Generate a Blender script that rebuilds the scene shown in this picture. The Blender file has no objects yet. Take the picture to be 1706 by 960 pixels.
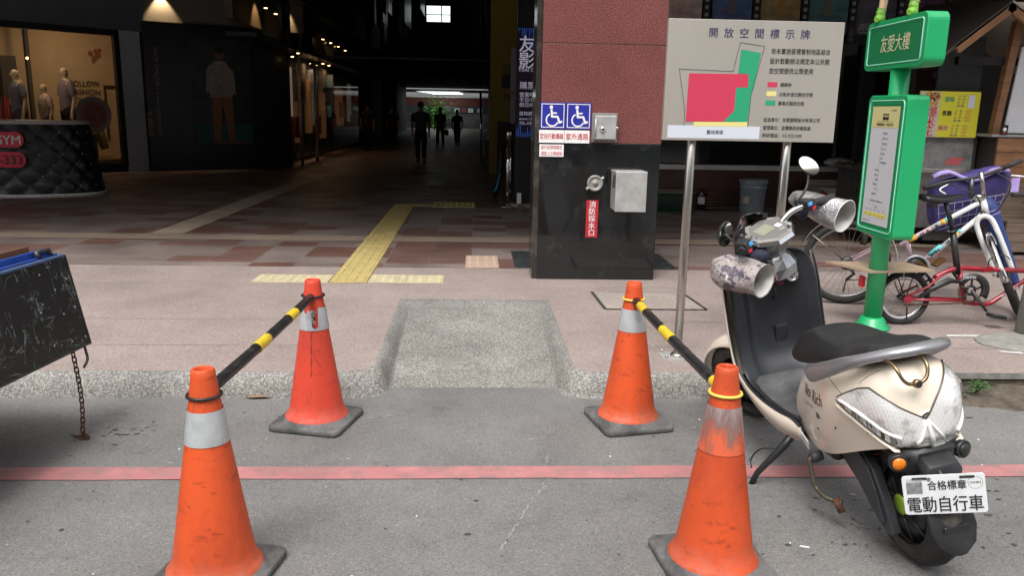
import bpy, math, random
from mathutils import Vector, Matrix
from mathutils.bvhtree import BVHTree
R = math.radians
sin, cos, pi = math.sin, math.cos, math.pi
scene = bpy.context.scene
COL = bpy.context.collection

# ------------------------------------------------------------------ camera
cam_data = bpy.data.cameras.new('camera')
cam = bpy.data.objects.new('camera', cam_data); COL.objects.link(cam)
scene.camera = cam
cam_data.sensor_width = 36.0
cam_data.lens = 28.73
cam_data.clip_start = 0.05
cam_data.clip_end = 500
def _cam():
    p, r, y = 0.2136985, 0.0186873, 0.0502485
    F = Vector((sin(y)*cos(p), cos(y)*cos(p), -sin(p)))
    Rt = Vector((cos(y), -sin(y), 0)); U = Rt.cross(F)
    R2 = cos(r)*Rt + sin(r)*U; U2 = -sin(r)*Rt + cos(r)*U
    m = Matrix((R2, U2, -F)).transposed().to_4x4()
    m.translation = Vector((0, 0, 1.478))
    cam.matrix_world = m
_cam()

# ------------------------------------------------------------------ world, sun, exposure
SUN_EL, SUN_AZ = 58, 200      # azimuth of the sun, clockwise from +Y
w = bpy.data.worlds.new('World'); scene.world = w; w.use_nodes = True
nt = w.node_tree; nt.nodes.clear()
out = nt.nodes.new('ShaderNodeOutputWorld'); bg = nt.nodes.new('ShaderNodeBackground')
sky = nt.nodes.new('ShaderNodeTexSky'); sky.sky_type = 'NISHITA'; sky.sun_disc = False
sky.sun_elevation = R(SUN_EL); sky.sun_rotation = R(SUN_AZ)
sky.air_density = 1.0; sky.dust_density = 4.0; sky.ozone_density = 1.0
hs = nt.nodes.new('ShaderNodeHueSaturation'); hs.inputs['Saturation'].default_value = 0.22
nt.links.new(sky.outputs[0], hs.inputs['Color']); nt.links.new(hs.outputs[0], bg.inputs[0])
bg.inputs[1].default_value = 0.14
nt.links.new(bg.outputs[0], out.inputs[0])
sd = bpy.data.lights.new('sun', 'SUN'); sd.energy = 0.9; sd.angle = R(28); sd.color = (1, .97, .93)
so = bpy.data.objects.new('sun', sd); COL.objects.link(so)
_d = Vector((sin(R(SUN_AZ))*cos(R(SUN_EL)), cos(R(SUN_AZ))*cos(R(SUN_EL)), sin(R(SUN_EL))))
so.rotation_euler = _d.to_track_quat('Z', 'Y').to_euler()
vs = scene.view_settings
vs.view_transform = 'Standard'; vs.look = 'None'; vs.exposure = 1.0; vs.gamma = 1; vs.use_curve_mapping = False
scene.cycles.max_bounces = 8
scene.cycles.use_denoising = True
scene.cycles.sample_clamp_indirect = 6

# ------------------------------------------------------------------ materials
MATS = {}
def srgb(r, g, b):
    f = lambda c: (c/255/12.92) if c/255 <= .04045 else ((c/255+.055)/1.055)**2.4
    return (f(r), f(g), f(b))
def mat(name, col, rough=.5, metal=0., var=0., vscale=5., bump=0., bscale=80., spec=.5, coat=0., alpha=1., trans=0.,
        dirt=None, dirtamt=.5, dscale=4., emit=0., rvar=0., stretch=None, dlo=.5, dhi=.7):
    if name in MATS: return MATS[name]
    m = bpy.data.materials.new(name); m.use_nodes = True; MATS[name] = m
    n = m.node_tree.nodes; l = m.node_tree.links; b = n['Principled BSDF']
    b.inputs['Base Color'].default_value = (*col, 1); b.inputs['Roughness'].default_value = rough
    b.inputs['Metallic'].default_value = metal; b.inputs['Specular IOR Level'].default_value = spec
    b.inputs['Coat Weight'].default_value = coat; b.inputs['Coat Roughness'].default_value = .1
    b.inputs['Alpha'].default_value = alpha; b.inputs['Transmission Weight'].default_value = trans
    if emit:
        b.inputs['Emission Color'].default_value = (*col, 1); b.inputs['Emission Strength'].default_value = emit
    if var or bump or dirt or rvar:
        tc = n.new('ShaderNodeTexCoord'); vec = tc.outputs['Object']
        if stretch:
            mp = n.new('ShaderNodeMapping'); mp.inputs['Scale'].default_value = stretch; l.new(vec, mp.inputs[0]); vec = mp.outputs[0]
    cs = None
    if var:
        t = n.new('ShaderNodeTexNoise'); t.inputs['Scale'].default_value = vscale; t.inputs['Detail'].default_value = 6; t.inputs['Roughness'].default_value = .65
        l.new(vec, t.inputs['Vector'])
        r = n.new('ShaderNodeValToRGB'); r.color_ramp.elements[0].position = .3; r.color_ramp.elements[1].position = .7
        r.color_ramp.elements[0].color = (*[c*(1-var) for c in col], 1); r.color_ramp.elements[1].color = (*[min(1, c*(1+var)) for c in col], 1)
        l.new(t.outputs['Fac'], r.inputs[0]); cs = r.outputs[0]
    if dirt:
        t = n.new('ShaderNodeTexNoise'); t.inputs['Scale'].default_value = dscale; t.inputs['Detail'].default_value = 9; t.inputs['Roughness'].default_value = .7
        l.new(vec, t.inputs['Vector'])
        mr = n.new('ShaderNodeMapRange'); mr.inputs['From Min'].default_value = dlo; mr.inputs['From Max'].default_value = dhi; mr.inputs['To Max'].default_value = dirtamt
        l.new(t.outputs['Fac'], mr.inputs[0])
        mx = n.new('ShaderNodeMix'); mx.data_type = 'RGBA'; l.new(mr.outputs[0], mx.inputs[0])
        if cs: l.new(cs, mx.inputs[6])
        else: mx.inputs[6].default_value = (*col, 1)
        mx.inputs[7].default_value = (*dirt, 1); cs = mx.outputs[2]
    if cs: l.new(cs, b.inputs['Base Color'])
    if rvar:
        t = n.new('ShaderNodeTexNoise'); t.inputs['Scale'].default_value = vscale*1.7; t.inputs['Detail'].default_value = 5; l.new(vec, t.inputs['Vector'])
        mr = n.new('ShaderNodeMapRange'); mr.inputs['From Min'].default_value = .3; mr.inputs['From Max'].default_value = .7
        mr.inputs['To Min'].default_value = max(0.02, rough-rvar); mr.inputs['To Max'].default_value = min(1, rough+rvar)
        l.new(t.outputs['Fac'], mr.inputs[0]); l.new(mr.outputs[0], b.inputs['Roughness'])
    if bump:
        t = n.new('ShaderNodeTexNoise'); t.inputs['Scale'].default_value = bscale; t.inputs['Detail'].default_value = 4; l.new(vec, t.inputs['Vector'])
        bp = n.new('ShaderNodeBump'); bp.inputs['Strength'].default_value = bump; bp.inputs['Distance'].default_value = .01
        l.new(t.outputs['Fac'], bp.inputs['Height']); l.new(bp.outputs[0], b.inputs['Normal'])
    return m
def glow(name, col, s):
    if name in MATS: return MATS[name]
    m = bpy.data.materials.new(name); m.use_nodes = True; MATS[name] = m
    b = m.node_tree.nodes['Principled BSDF']
    b.inputs['Base Color'].default_value = (*col, 1); b.inputs['Emission Color'].default_value = (*col, 1); b.inputs['Emission Strength'].default_value = s
    return m
def nodes_of(name):
    m = bpy.data.materials.new(name); m.use_nodes = True; MATS[name] = m
    n = m.node_tree.nodes; return m, n, m.node_tree.links, n['Principled BSDF']
def clear_glass(name, tint, gloss=.12, rough=.03):
    m = bpy.data.materials.new(name); m.use_nodes = True; MATS[name] = m
    n = m.node_tree.nodes; l = m.node_tree.links; n.clear()
    o = n.new('ShaderNodeOutputMaterial'); a = n.new('ShaderNodeBsdfTransparent'); a.inputs[0].default_value = (*tint, 1)
    g = n.new('ShaderNodeBsdfGlossy'); g.inputs['Roughness'].default_value = rough; g.inputs[0].default_value = (1, 1, 1, 1)
    f = n.new('ShaderNodeFresnel'); f.inputs[0].default_value = 1.45
    mx = n.new('ShaderNodeMixShader'); l.new(f.outputs[0], mx.inputs[0]); l.new(a.outputs[0], mx.inputs[1]); l.new(g.outputs[0], mx.inputs[2]); l.new(mx.outputs[0], o.inputs[0])
    return m

# ------------------------------------------------------------------ mesh builder
_txt = {}
def text_mesh(s, bold=0.):
    k = (s, bold)
    if k not in _txt:
        c = bpy.data.curves.new('lettering_curve', 'FONT'); c.body = s; c.size = 1; c.resolution_u = 2; c.offset = bold
        c.fill_mode = 'FRONT'
        o = bpy.data.objects.new('lettering_curve', c); COL.objects.link(o)
        dg = bpy.context.evaluated_depsgraph_get()
        me = bpy.data.meshes.new_from_object(o.evaluated_get(dg))
        v = [(p.co.x, p.co.y) for p in me.vertices]; f = [tuple(p.vertices) for p in me.polygons]
        bpy.data.objects.remove(o); bpy.data.curves.remove(c); bpy.data.meshes.remove(me)
        _txt[k] = (v, f)
    return _txt[k]
class Frame:
    """a flat drawing frame: origin, x axis, y axis; normal = x cross y faces the viewer"""
    def __init__(s, o, x, y=(0, 0, 1)):
        s.o = Vector(o); s.x = Vector(x).normalized(); s.y = Vector(y).normalized(); s.n = s.x.cross(s.y).normalized()
        s.y = s.n.cross(s.x)
    def p(s, a, b, h=0.): return s.o + s.x*a + s.y*b + s.n*h
class MB:
    def __init__(s): s.v = []; s.f = []; s.mi = []; s.sm = []; s.mats = []
    def k(s, m):
        if m not in s.mats: s.mats.append(m)
        return s.mats.index(m)
    def add(s, vs_, fs, m, smooth=False):
        o = len(s.v); s.v += [Vector(v) for v in vs_]; i = s.k(m)
        for f in fs: s.f.append(tuple(a+o for a in f)); s.mi.append(i); s.sm.append(smooth)
        return s
    def box(s, c, d, m, rot=None, taper=1.):
        x, y, z = d[0]/2, d[1]/2, d[2]/2
        vs_ = [Vector((a*x*(taper if e > 0 else 1), b*y*(taper if e > 0 else 1), e*z)) for e in (-1, 1) for b in (-1, 1) for a in (-1, 1)]
        if rot is not None: vs_ = [rot @ v for v in vs_]
        c = Vector(c); vs_ = [v+c for v in vs_]
        return s.add(vs_, [(0, 2, 3, 1), (4, 5, 7, 6), (0, 1, 5, 4), (2, 6, 7, 3), (0, 4, 6, 2), (1, 3, 7, 5)], m)
    def bb(s, a, b, m):
        return s.box([(a[i]+b[i])/2 for i in range(3)], [abs(b[i]-a[i]) for i in range(3)], m)
    def tube(s, pts, r, m, n=10, cap=True, flat=None, up=None, closed=False):
        pts = [Vector(p) for p in pts]; N = len(pts); rs = r if isinstance(r, (list, tuple)) else [r]*N
        rings = []; prev = None
        for i, p in enumerate(pts):
            if closed: t = pts[(i+1) % N]-pts[i-1]
            elif i == 0: t = pts[1]-p
            elif i == N-1: t = p-pts[i-1]
            else: t = (pts[i+1]-p).normalized()+(p-pts[i-1]).normalized()
            t.normalize()
            if prev is None:
                a = Vector(up) if up else (Vector((0, 0, 1)) if abs(t.z) < .9 else Vector((1, 0, 0)))
            else: a = prev
            a = (a - t*a.dot(t)).normalized(); b = t.cross(a); prev = a
            fl = flat or (1, 1)
            rings.append([p + a*cos(2*pi*k/n)*rs[i]*fl[0] + b*sin(2*pi*k/n)*rs[i]*fl[1] for k in range(n)])
        s.loft(rings, m, cap=cap and not closed, loop=closed); return s
    def loft(s, rings, m, cap=True, smooth=True, closed=True, loop=False):
        n = len(rings[0]); vs_ = [v for r_ in rings for v in r_]; fs = []
        L = len(rings)
        for i in range(L if loop else L-1):
            for k in range(n if closed else n-1):
                a = i*n+k; b = i*n+(k+1) % n; j = (i+1) % L
                fs.append((a, b, j*n+(k+1) % n, j*n+k))
        s.add(vs_, fs, m, smooth)
        if cap and closed:
            o = len(s.v)-len(vs_); i = s.k(m)
            s.f.append(tuple(o+k for k in reversed(range(n)))); s.mi.append(i); s.sm.append(False)
            s.f.append(tuple(o+(L-1)*n+k for k in range(n))); s.mi.append(i); s.sm.append(False)
        return s
    def lathe(s, prof, m, n=32, o=(0, 0, 0), axis=(0, 0, 1), cap=True, smooth=True, sy=1.):
        ax = Vector(axis).normalized(); q = ax.to_track_quat('Z', 'Y').to_matrix(); o = Vector(o)
        rings = [[o + q @ Vector((r*cos(2*pi*k/n), sy*r*sin(2*pi*k/n), z)) for k in range(n)] for r, z in prof]
        return s.loft(rings, m, cap=cap, smooth=smooth)
    def cyl(s, a, b, r, m, n=16, r2=None): return s.tube([a, b], [r, r if r2 is None else r2], m, n)
    def sphere(s, c, r, m, sc=(1, 1, 1), n=16):
        c = Vector(c); prof = []
        rings = [[c + Vector((sin(pi*i/n)*cos(2*pi*k/n)*r*sc[0], sin(pi*i/n)*sin(2*pi*k/n)*r*sc[1], -cos(pi*i/n)*r*sc[2])) for k in range(n)] for i in range(n+1)]
        rings[0] = [v + Vector((cos(2*pi*k/n), sin(2*pi*k/n), 0))*r*.002 for k, v in enumerate(rings[0])]
        rings[-1] = [v + Vector((cos(2*pi*k/n), sin(2*pi*k/n), 0))*r*.002 for k, v in enumerate(rings[-1])]
        return s.loft(rings, m)
    def torus(s, c, Rr, r, m, axis=(0, 0, 1), n=40, k=10, sc=(1, 1), flat=None):
        q = Vector(axis).normalized().to_track_quat('Z', 'Y').to_matrix(); c = Vector(c)
        pts = [c + q @ Vector((Rr*sc[0]*cos(2*pi*i/n), Rr*sc[1]*sin(2*pi*i/n), 0)) for i in range(n)]
        return s.tube(pts, r, m, k, closed=True, up=axis, flat=flat)
    def prism(s, poly, a, b, m, fn):
        """poly 2D; fn(x, y, t) gives the 3D point; t = a and b are the two faces"""
        n = len(poly); vs_ = [fn(x, y, a) for x, y in poly]+[fn(x, y, b) for x, y in poly]
        return s.add(vs_, [tuple(range(n)), tuple(reversed(range(n, 2*n)))]+[(k, n+k, n+(k+1) % n, (k+1) % n) for k in range(n)], m)
    # flat drawing
    def poly(s, F, pts, m, h=.001): return s.add([F.p(a, b, h) for a, b in pts], [tuple(range(len(pts)))], m)
    def rect(s, F, x0, y0, x1, y1, m, h=.001): return s.poly(F, [(x0, y0), (x1, y0), (x1, y1), (x0, y1)], m, h)
    def disc(s, F, x, y, r, m, h=.001, n=24, sy=1): return s.poly(F, [(x+r*cos(2*pi*i/n), y+r*sy*sin(2*pi*i/n)) for i in range(n)], m, h)
    def stroke(s, F, pts, w_, m, h=.001, closed=False):
        N = len(pts); rng = range(N if closed else N-1)
        for i in rng:
            a = Vector(pts[i]); b = Vector(pts[(i+1) % N]); d = (b-a)
            if d.length < 1e-6: continue
            d.normalize(); nn = Vector((-d.y, d.x))*w_/2; e = d*w_*.35
            s.poly(F, [tuple(a-e-nn), tuple(b+e-nn), tuple(b+e+nn), tuple(a-e+nn)], m, h + (.00006 if i % 2 else 0))
        return s
    def text(s, F, txt, x, y, size, m, h=.002, align='l', width=None, bold=0.0, vertical=False, ls=1.0):
        if vertical:
            for i, ch in enumerate(txt): s.text(F, ch, x, y-i*size*ls, size, m, h, 'c', None, bold)
            return s
        v, f = text_mesh(txt)
        if not v: return s
        if bold:
            b_ = bold*size*(.6 if width is None else .8)
            for q_, (ddx, ddy) in enumerate(((b_, 0), (-b_, 0), (0, b_))): s.text(F, txt, x+ddx, y+ddy, size, m, h-.00012*(q_+1), align, width, 0)
        x0 = min(a for a, b in v); x1 = max(a for a, b in v); W = x1-x0
        kx = size if width is None else width/W
        off = {'l': 0, 'c': -W/2, 'r': -W}[align]
        return s.add([F.p(x+(a-x0+off)*kx, y+b*size, h) for a, b in v], f, m)
    def roundrect(s, F, x0, y0, x1, y1, r, m, h=.001, n=6):
        pts = []
        for cx, cy, a0 in ((x1-r, y1-r, 0), (x0+r, y1-r, 90), (x0+r, y0+r, 180), (x1-r, y0+r, 270)):
            for i in range(n+1): a = R(a0+90*i/n); pts.append((cx+r*cos(a), cy+r*sin(a)))
        s.poly(F, pts, m, h); return pts
    def xf(s, M):
        s.v = [M @ v for v in s.v]; return s
    def build(s, name, parent=None, world=True, bevel=0, subsurf=0, solid=0, bseg=2, loc=None, label=None):
        me = bpy.data.meshes.new(name)
        vs_ = s.v
        if parent is not None and world:
            Mi = WM[parent.name].inverted(); vs_ = [Mi @ v for v in vs_]
        org = Vector((0, 0, 0))
        if parent is None and world and loc is not None:
            org = Vector(loc); vs_ = [v-org for v in vs_]
        me.from_pydata([tuple(v) for v in vs_], [], s.f)
        for m in s.mats: me.materials.append(m)
        me.polygons.foreach_set('material_index', s.mi); me.polygons.foreach_set('use_smooth', s.sm)
        me.update()
        o = bpy.data.objects.new(name, me); COL.objects.link(o)
        o.location = org
        if parent is not None: o.parent = parent; WM[o.name] = WM[parent.name].copy()
        else: WM[o.name] = Matrix.Translation(org)
        if solid: q = o.modifiers.new('solid', 'SOLIDIFY'); q.thickness = solid; q.offset = 0
        if subsurf: q = o.modifiers.new('sub', 'SUBSURF'); q.levels = subsurf; q.render_levels = subsurf
        if bevel: q = o.modifiers.new('bev', 'BEVEL'); q.width = bevel; q.segments = bseg; q.limit_method = 'ANGLE'; q.angle_limit = R(40)
        if label: o['label'] = label
        return o
WM = {}
def tag(o, label, cat, group=None):
    o['label'] = label; o['category'] = cat
    if group: o['group'] = group
    return o
def thing(name, label, cat, loc=(0, 0, 0), M=None, group=None):
    o = bpy.data.objects.new(name, None); COL.objects.link(o); o.empty_display_size = .1
    if M is None: M = Matrix.Translation(Vector(loc))
    o.matrix_world = M; WM[o.name] = M.copy()
    return tag(o, label, cat, group)
def structure(o): o['kind'] = 'structure'; return o
def bez(pts, n=8):
    """Catmull-Rom through points"""
    P = [Vector(p) for p in pts]; P = [2*P[0]-P[1]]+P+[2*P[-1]-P[-2]]; out = []
    for i in range(1, len(P)-2):
        a, b, c, d = P[i-1:i+3]
        for k in range(n):
            t = k/n; out.append(.5*((2*b)+(c-a)*t+(2*a-5*b+4*c-d)*t*t+(3*b-a-3*c+d)*t**3))
    out.append(P[-2]); return out

# shared materials
BLACK_RUB = mat('black_rubber', (.022, .022, .023), .75, var=.3, vscale=9, dirt=(.09, .085, .08), dirtamt=.5, dscale=6, bump=.15, bscale=120)
BLACK_PL = mat('black_plastic', (.018, .019, .021), .42, var=.2, vscale=6, dirt=(.06, .058, .055), dirtamt=.45, dscale=7, bump=.05, bscale=300)
DARK_PL = mat('dark_grey_plastic', (.035, .037, .043), .5, var=.15, vscale=6, dirt=(.10, .10, .10), dirtamt=.5, dscale=5, rvar=.1)
STEEL = mat('brushed_steel', (.52, .50, .46), .28, 1, var=.12, vscale=4, stretch=(1, 1, .15), rvar=.1)
CHROME = mat('chrome', (.8, .8, .8), .09, 1, dirt=(.4, .38, .35), dirtamt=.5, dscale=12)
RUST = mat('rusty_iron', (.11, .05, .028), .85, .2, var=.5, vscale=30, bump=.4, bscale=90)
WHITE = mat('white_paint', (.78, .78, .77), .45, var=.05)
BLACK_INK = mat('black_ink', (.02, .02, .022), .5)
NAVY_INK = mat('navy_ink', (.03, .03, .10), .5)
RED_INK = mat('red_ink', (.55, .02, .03), .5)
WHITE_INK = mat('white_ink', (.75, .75, .75), .5)
GREY_PL = mat('grey_bucket_plastic', (.24, .28, .31), .5, var=.12, vscale=5, dirt=(.25, .24, .22), dirtamt=.3)
# ------------------------------------------------------------------ ground materials
def road_material():
    m, n, l, b = nodes_of('road_surface')
    tc = n.new('ShaderNodeTexCoord'); V = tc.outputs['Object']
    def noise(sc, det=6, ro=.6, dist=0):
        t = n.new('ShaderNodeTexNoise'); t.inputs['Scale'].default_value = sc; t.inputs['Detail'].default_value = det; t.inputs['Roughness'].default_value = ro; t.inputs['Distortion'].default_value = dist
        l.new(V, t.inputs['Vector']); return t.outputs['Fac']
    def ramp(f, stops):
        r = n.new('ShaderNodeValToRGB'); e = r.color_ramp.elements
        e[0].position, e[0].color = stops[0][0], (*stops[0][1], 1); e[1].position, e[1].color = stops[-1][0], (*stops[-1][1], 1)
        for p, c in stops[1:-1]: q = e.new(p); q.color = (*c, 1)
        l.new(f, r.inputs[0]); return r.outputs[0]
    def mix(f, a, b_, mode='MIX'):
        x = n.new('ShaderNodeMix'); x.data_type = 'RGBA'; x.blend_type = mode
        if isinstance(f, float): x.inputs[0].default_value = f
        else: l.new(f, x.inputs[0])
        for i, c in ((6, a), (7, b_)):
            if isinstance(c, tuple): x.inputs[i].default_value = (*c, 1)
            else: l.new(c, x.inputs[i])
        return x.outputs[2]
    base = ramp(noise(1.3, 7, .62, .4), [(.3, (.145, .142, .138)), (.5, (.178, .174, .169)), (.72, (.215, .21, .203))])
    fine = ramp(noise(120, 8, .85), [(.34, (.35, .35, .35)), (.48, (.95, .95, .95)), (.66, (1.55, 1.54, 1.52))])
    c = mix(.62, base, fine, 'MULTIPLY')
    vs_ = n.new('ShaderNodeTexVoronoi'); vs_.inputs['Scale'].default_value = 170; l.new(V, vs_.inputs['Vector']); vc = n.new('ShaderNodeSeparateColor'); l.new(vs_.outputs['Color'], vc.inputs[0])
    c = mix(.75, c, ramp(vc.outputs[0], [(0, (.55, .55, .55)), (.12, (.85, .85, .85)), (.5, (1, 1, 1)), (.9, (1.12, 1.12, 1.12)), (1, (1.5, 1.5, 1.48))]), 'MULTIPLY')
    mid = ramp(noise(4.5, 9, .78, 0), [(.34, (.60, .59, .58)), (.45, (.95, .95, .95)), (.75, (1.12, 1.12, 1.11))])
    c = mix(.6, c, mid, 'MULTIPLY')
    # dark pits
    vo = n.new('ShaderNodeTexVoronoi'); vo.inputs['Scale'].default_value = 34; l.new(V, vo.inputs['Vector'])
    pit = n.new('ShaderNodeMapRange'); pit.inputs['From Min'].default_value = .13; pit.inputs['From Max'].default_value = .05; pit.inputs['To Max'].default_value = .6; l.new(vo.outputs['Distance'], pit.inputs[0])
    c = mix(pit.outputs[0], c, (.06, .058, .055))
    # hairline cracks: pale mineral trace where two noises cross
    nz = n.new('ShaderNodeTexNoise'); nz.inputs['Scale'].default_value = 1.1; nz.inputs['Detail'].default_value = 8; nz.inputs['Roughness'].default_value = .62; l.new(V, nz.inputs['Vector'])
    sub = n.new('ShaderNodeMath'); sub.operation = 'SUBTRACT'; sub.inputs[1].default_value = .47; l.new(nz.outputs['Fac'], sub.inputs[0])
    ab = n.new('ShaderNodeMath'); ab.operation = 'ABSOLUTE'; l.new(sub.outputs[0], ab.inputs[0])
    cr = n.new('ShaderNodeMapRange'); cr.inputs['From Min'].default_value = .0022; cr.inputs['From Max'].default_value = 0; cr.inputs['To Max'].default_value = .38; l.new(ab.outputs[0], cr.inputs[0])
    gate = n.new('ShaderNodeMapRange'); gate.inputs['From Min'].default_value = .55; gate.inputs['From Max'].default_value = .66; l.new(noise(.6, 2), gate.inputs[0])
    mu = n.new('ShaderNodeMath'); mu.operation = 'MULTIPLY'; l.new(cr.outputs[0], mu.inputs[0]); l.new(gate.outputs[0], mu.inputs[1])
    c = mix(mu.outputs[0], c, (.27, .25, .22))
    l.new(c, b.inputs['Base Color']); b.inputs['Roughness'].default_value = .82
    bp = n.new('ShaderNodeBump'); bp.inputs['Strength'].default_value = .6; bp.inputs['Distance'].default_value = .005
    l.new(noise(90, 6, .75), bp.inputs['Height']); l.new(bp.outputs[0], b.inputs['Normal'])
    return m
def granite(name, c1, c2, c3, rough=.6, tile=None, sc=1.0, big=.12, bump=.1):
    """speckled stone; tile = (w, h, joint colour) draws a grid of slabs"""
    m, n, l, b = nodes_of(name)
    tc = n.new('ShaderNodeTexCoord'); V = tc.outputs['Object']
    t = n.new('ShaderNodeTexNoise'); t.inputs['Scale'].default_value = 95*sc; t.inputs['Detail'].default_value = 5; t.inputs['Roughness'].default_value = .8; l.new(V, t.inputs['Vector'])
    r = n.new('ShaderNodeValToRGB'); e = r.color_ramp.elements
    e[0].position, e[0].color = .36, (*c3, 1); e[1].position, e[1].color = .68, (*c2, 1); q = e.new(.5); q.color = (*c1, 1)
    l.new(t.outputs['Fac'], r.inputs[0])
    t2 = n.new('ShaderNodeTexNoise'); t2.inputs['Scale'].default_value = 1.6; t2.inputs['Detail'].default_value = 7; t2.inputs['Roughness'].default_value = .65; l.new(V, t2.inputs['Vector'])
    r2 = n.new('ShaderNodeValToRGB'); e = r2.color_ramp.elements; e[0].position = .3; e[1].position = .7
    e[0].color = (1-big*2, 1-big*2, 1-big*2.1, 1); e[1].color = (1+big, 1+big, 1+big, 1); l.new(t2.outputs['Fac'], r2.inputs[0])
    x = n.new('ShaderNodeMix'); x.data_type = 'RGBA'; x.blend_type = 'MULTIPLY'; x.inputs[0].default_value = 1
    l.new(r.outputs[0], x.inputs[6]); l.new(r2.outputs[0], x.inputs[7]); c = x.outputs[2]
    if tile:
        br = n.new('ShaderNodeTexBrick'); l.new(V, br.inputs['Vector']); br.offset = 0; br.squash = 1
        br.inputs['Scale'].default_value = 1; br.inputs['Brick Width'].default_value = tile[0]; br.inputs['Row Height'].default_value = tile[1]
        br.inputs['Mortar Size'].default_value = tile[3] if len(tile) > 3 else .003; br.inputs['Mortar Smooth'].default_value = .1
        br.inputs['Color1'].default_value = (.93, .93, .93, 1); br.inputs['Color2'].default_value = (1.07, 1.07, 1.07, 1); br.inputs['Mortar'].default_value = (*tile[2], 1)
        x = n.new('ShaderNodeMix'); x.data_type = 'RGBA'; x.blend_type = 'MULTIPLY'; x.inputs[0].default_value = 1
        l.new(c, x.inputs[6]); l.new(br.outputs['Color'], x.inputs[7]); c = x.outputs[2]
    l.new(c, b.inputs['Base Color']); b.inputs['Roughness'].default_value = rough
    if bump:
        bp = n.new('ShaderNodeBump'); bp.inputs['Strength'].default_value = bump; bp.inputs['Distance'].default_value = .004
        l.new(t.outputs['Fac'], bp.inputs['Height']); l.new(bp.outputs[0], b.inputs['Normal'])
    return m
def aggregate():
    m, n, l, b = nodes_of('exposed_aggregate')
    tc = n.new('ShaderNodeTexCoord'); V = tc.outputs['Object']
    wn = n.new('ShaderNodeTexNoise'); wn.inputs['Scale'].default_value = 40; l.new(V, wn.inputs['Vector'])
    ad = n.new('ShaderNodeMix'); ad.data_type = 'VECTOR'; ad.inputs[0].default_value = .012
    l.new(V, ad.inputs[4]); l.new(wn.outputs['Color'], ad.inputs[5])
    vo = n.new('ShaderNodeTexVoronoi'); vo.inputs['Scale'].default_value = 150; l.new(ad.outputs[1], vo.inputs['Vector'])
    se = n.new('ShaderNodeSeparateColor'); l.new(vo.outputs['Color'], se.inputs[0])
    r = n.new('ShaderNodeValToRGB'); e = r.color_ramp.elements
    e[0].position, e[0].color = 0, (.10, .095, .09, 1); e[1].position, e[1].color = 1, (.50, .48, .445, 1)
    for p, c in ((.25, (.18, .172, .163)), (.5, (.26, .25, .236)), (.75, (.345, .33, .31))): q = e.new(p); q.color = (*c, 1)
    l.new(se.outputs[0], r.inputs[0])
    d = n.new('ShaderNodeMapRange'); d.inputs['From Min'].default_value = .25; d.inputs['From Max'].default_value = .62; d.inputs['To Max'].default_value = .45; l.new(vo.outputs['Distance'], d.inputs[0])
    x = n.new('ShaderNodeMix'); x.data_type = 'RGBA'; l.new(d.outputs[0], x.inputs[0]); l.new(r.outputs[0], x.inputs[6]); x.inputs[7].default_value = (.19, .182, .17, 1)
    t2 = n.new('ShaderNodeTexNoise'); t2.inputs['Scale'].default_value = 3; t2.inputs['Detail'].default_value = 7; l.new(V, t2.inputs['Vector'])
    r2 = n.new('ShaderNodeValToRGB'); r2.color_ramp.elements[0].position = .3; r2.color_ramp.elements[1].position = .7
    r2.color_ramp.elements[0].color = (.72, .72, .70, 1); r2.color_ramp.elements[1].color = (1.12, 1.12, 1.1, 1); l.new(t2.outputs['Fac'], r2.inputs[0])
    y = n.new('ShaderNodeMix'); y.data_type = 'RGBA'; y.blend_type = 'MULTIPLY'; y.inputs[0].default_value = 1; l.new(x.outputs[2], y.inputs[6]); l.new(r2.outputs[0], y.inputs[7])
    l.new(y.outputs[2], b.inputs['Base Color']); b.inputs['Roughness'].default_value = .7
    inv = n.new('ShaderNodeMath'); inv.operation = 'MULTIPLY'; inv.inputs[1].default_value = -1; l.new(vo.outputs['Distance'], inv.inputs[0])
    bp = n.new('ShaderNodeBump'); bp.inputs['Strength'].default_value = .8; bp.inputs['Distance'].default_value = .0025
    l.new(inv.outputs[0], bp.inputs['Height']); l.new(bp.outputs[0], b.inputs['Normal'])
    return m
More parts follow.
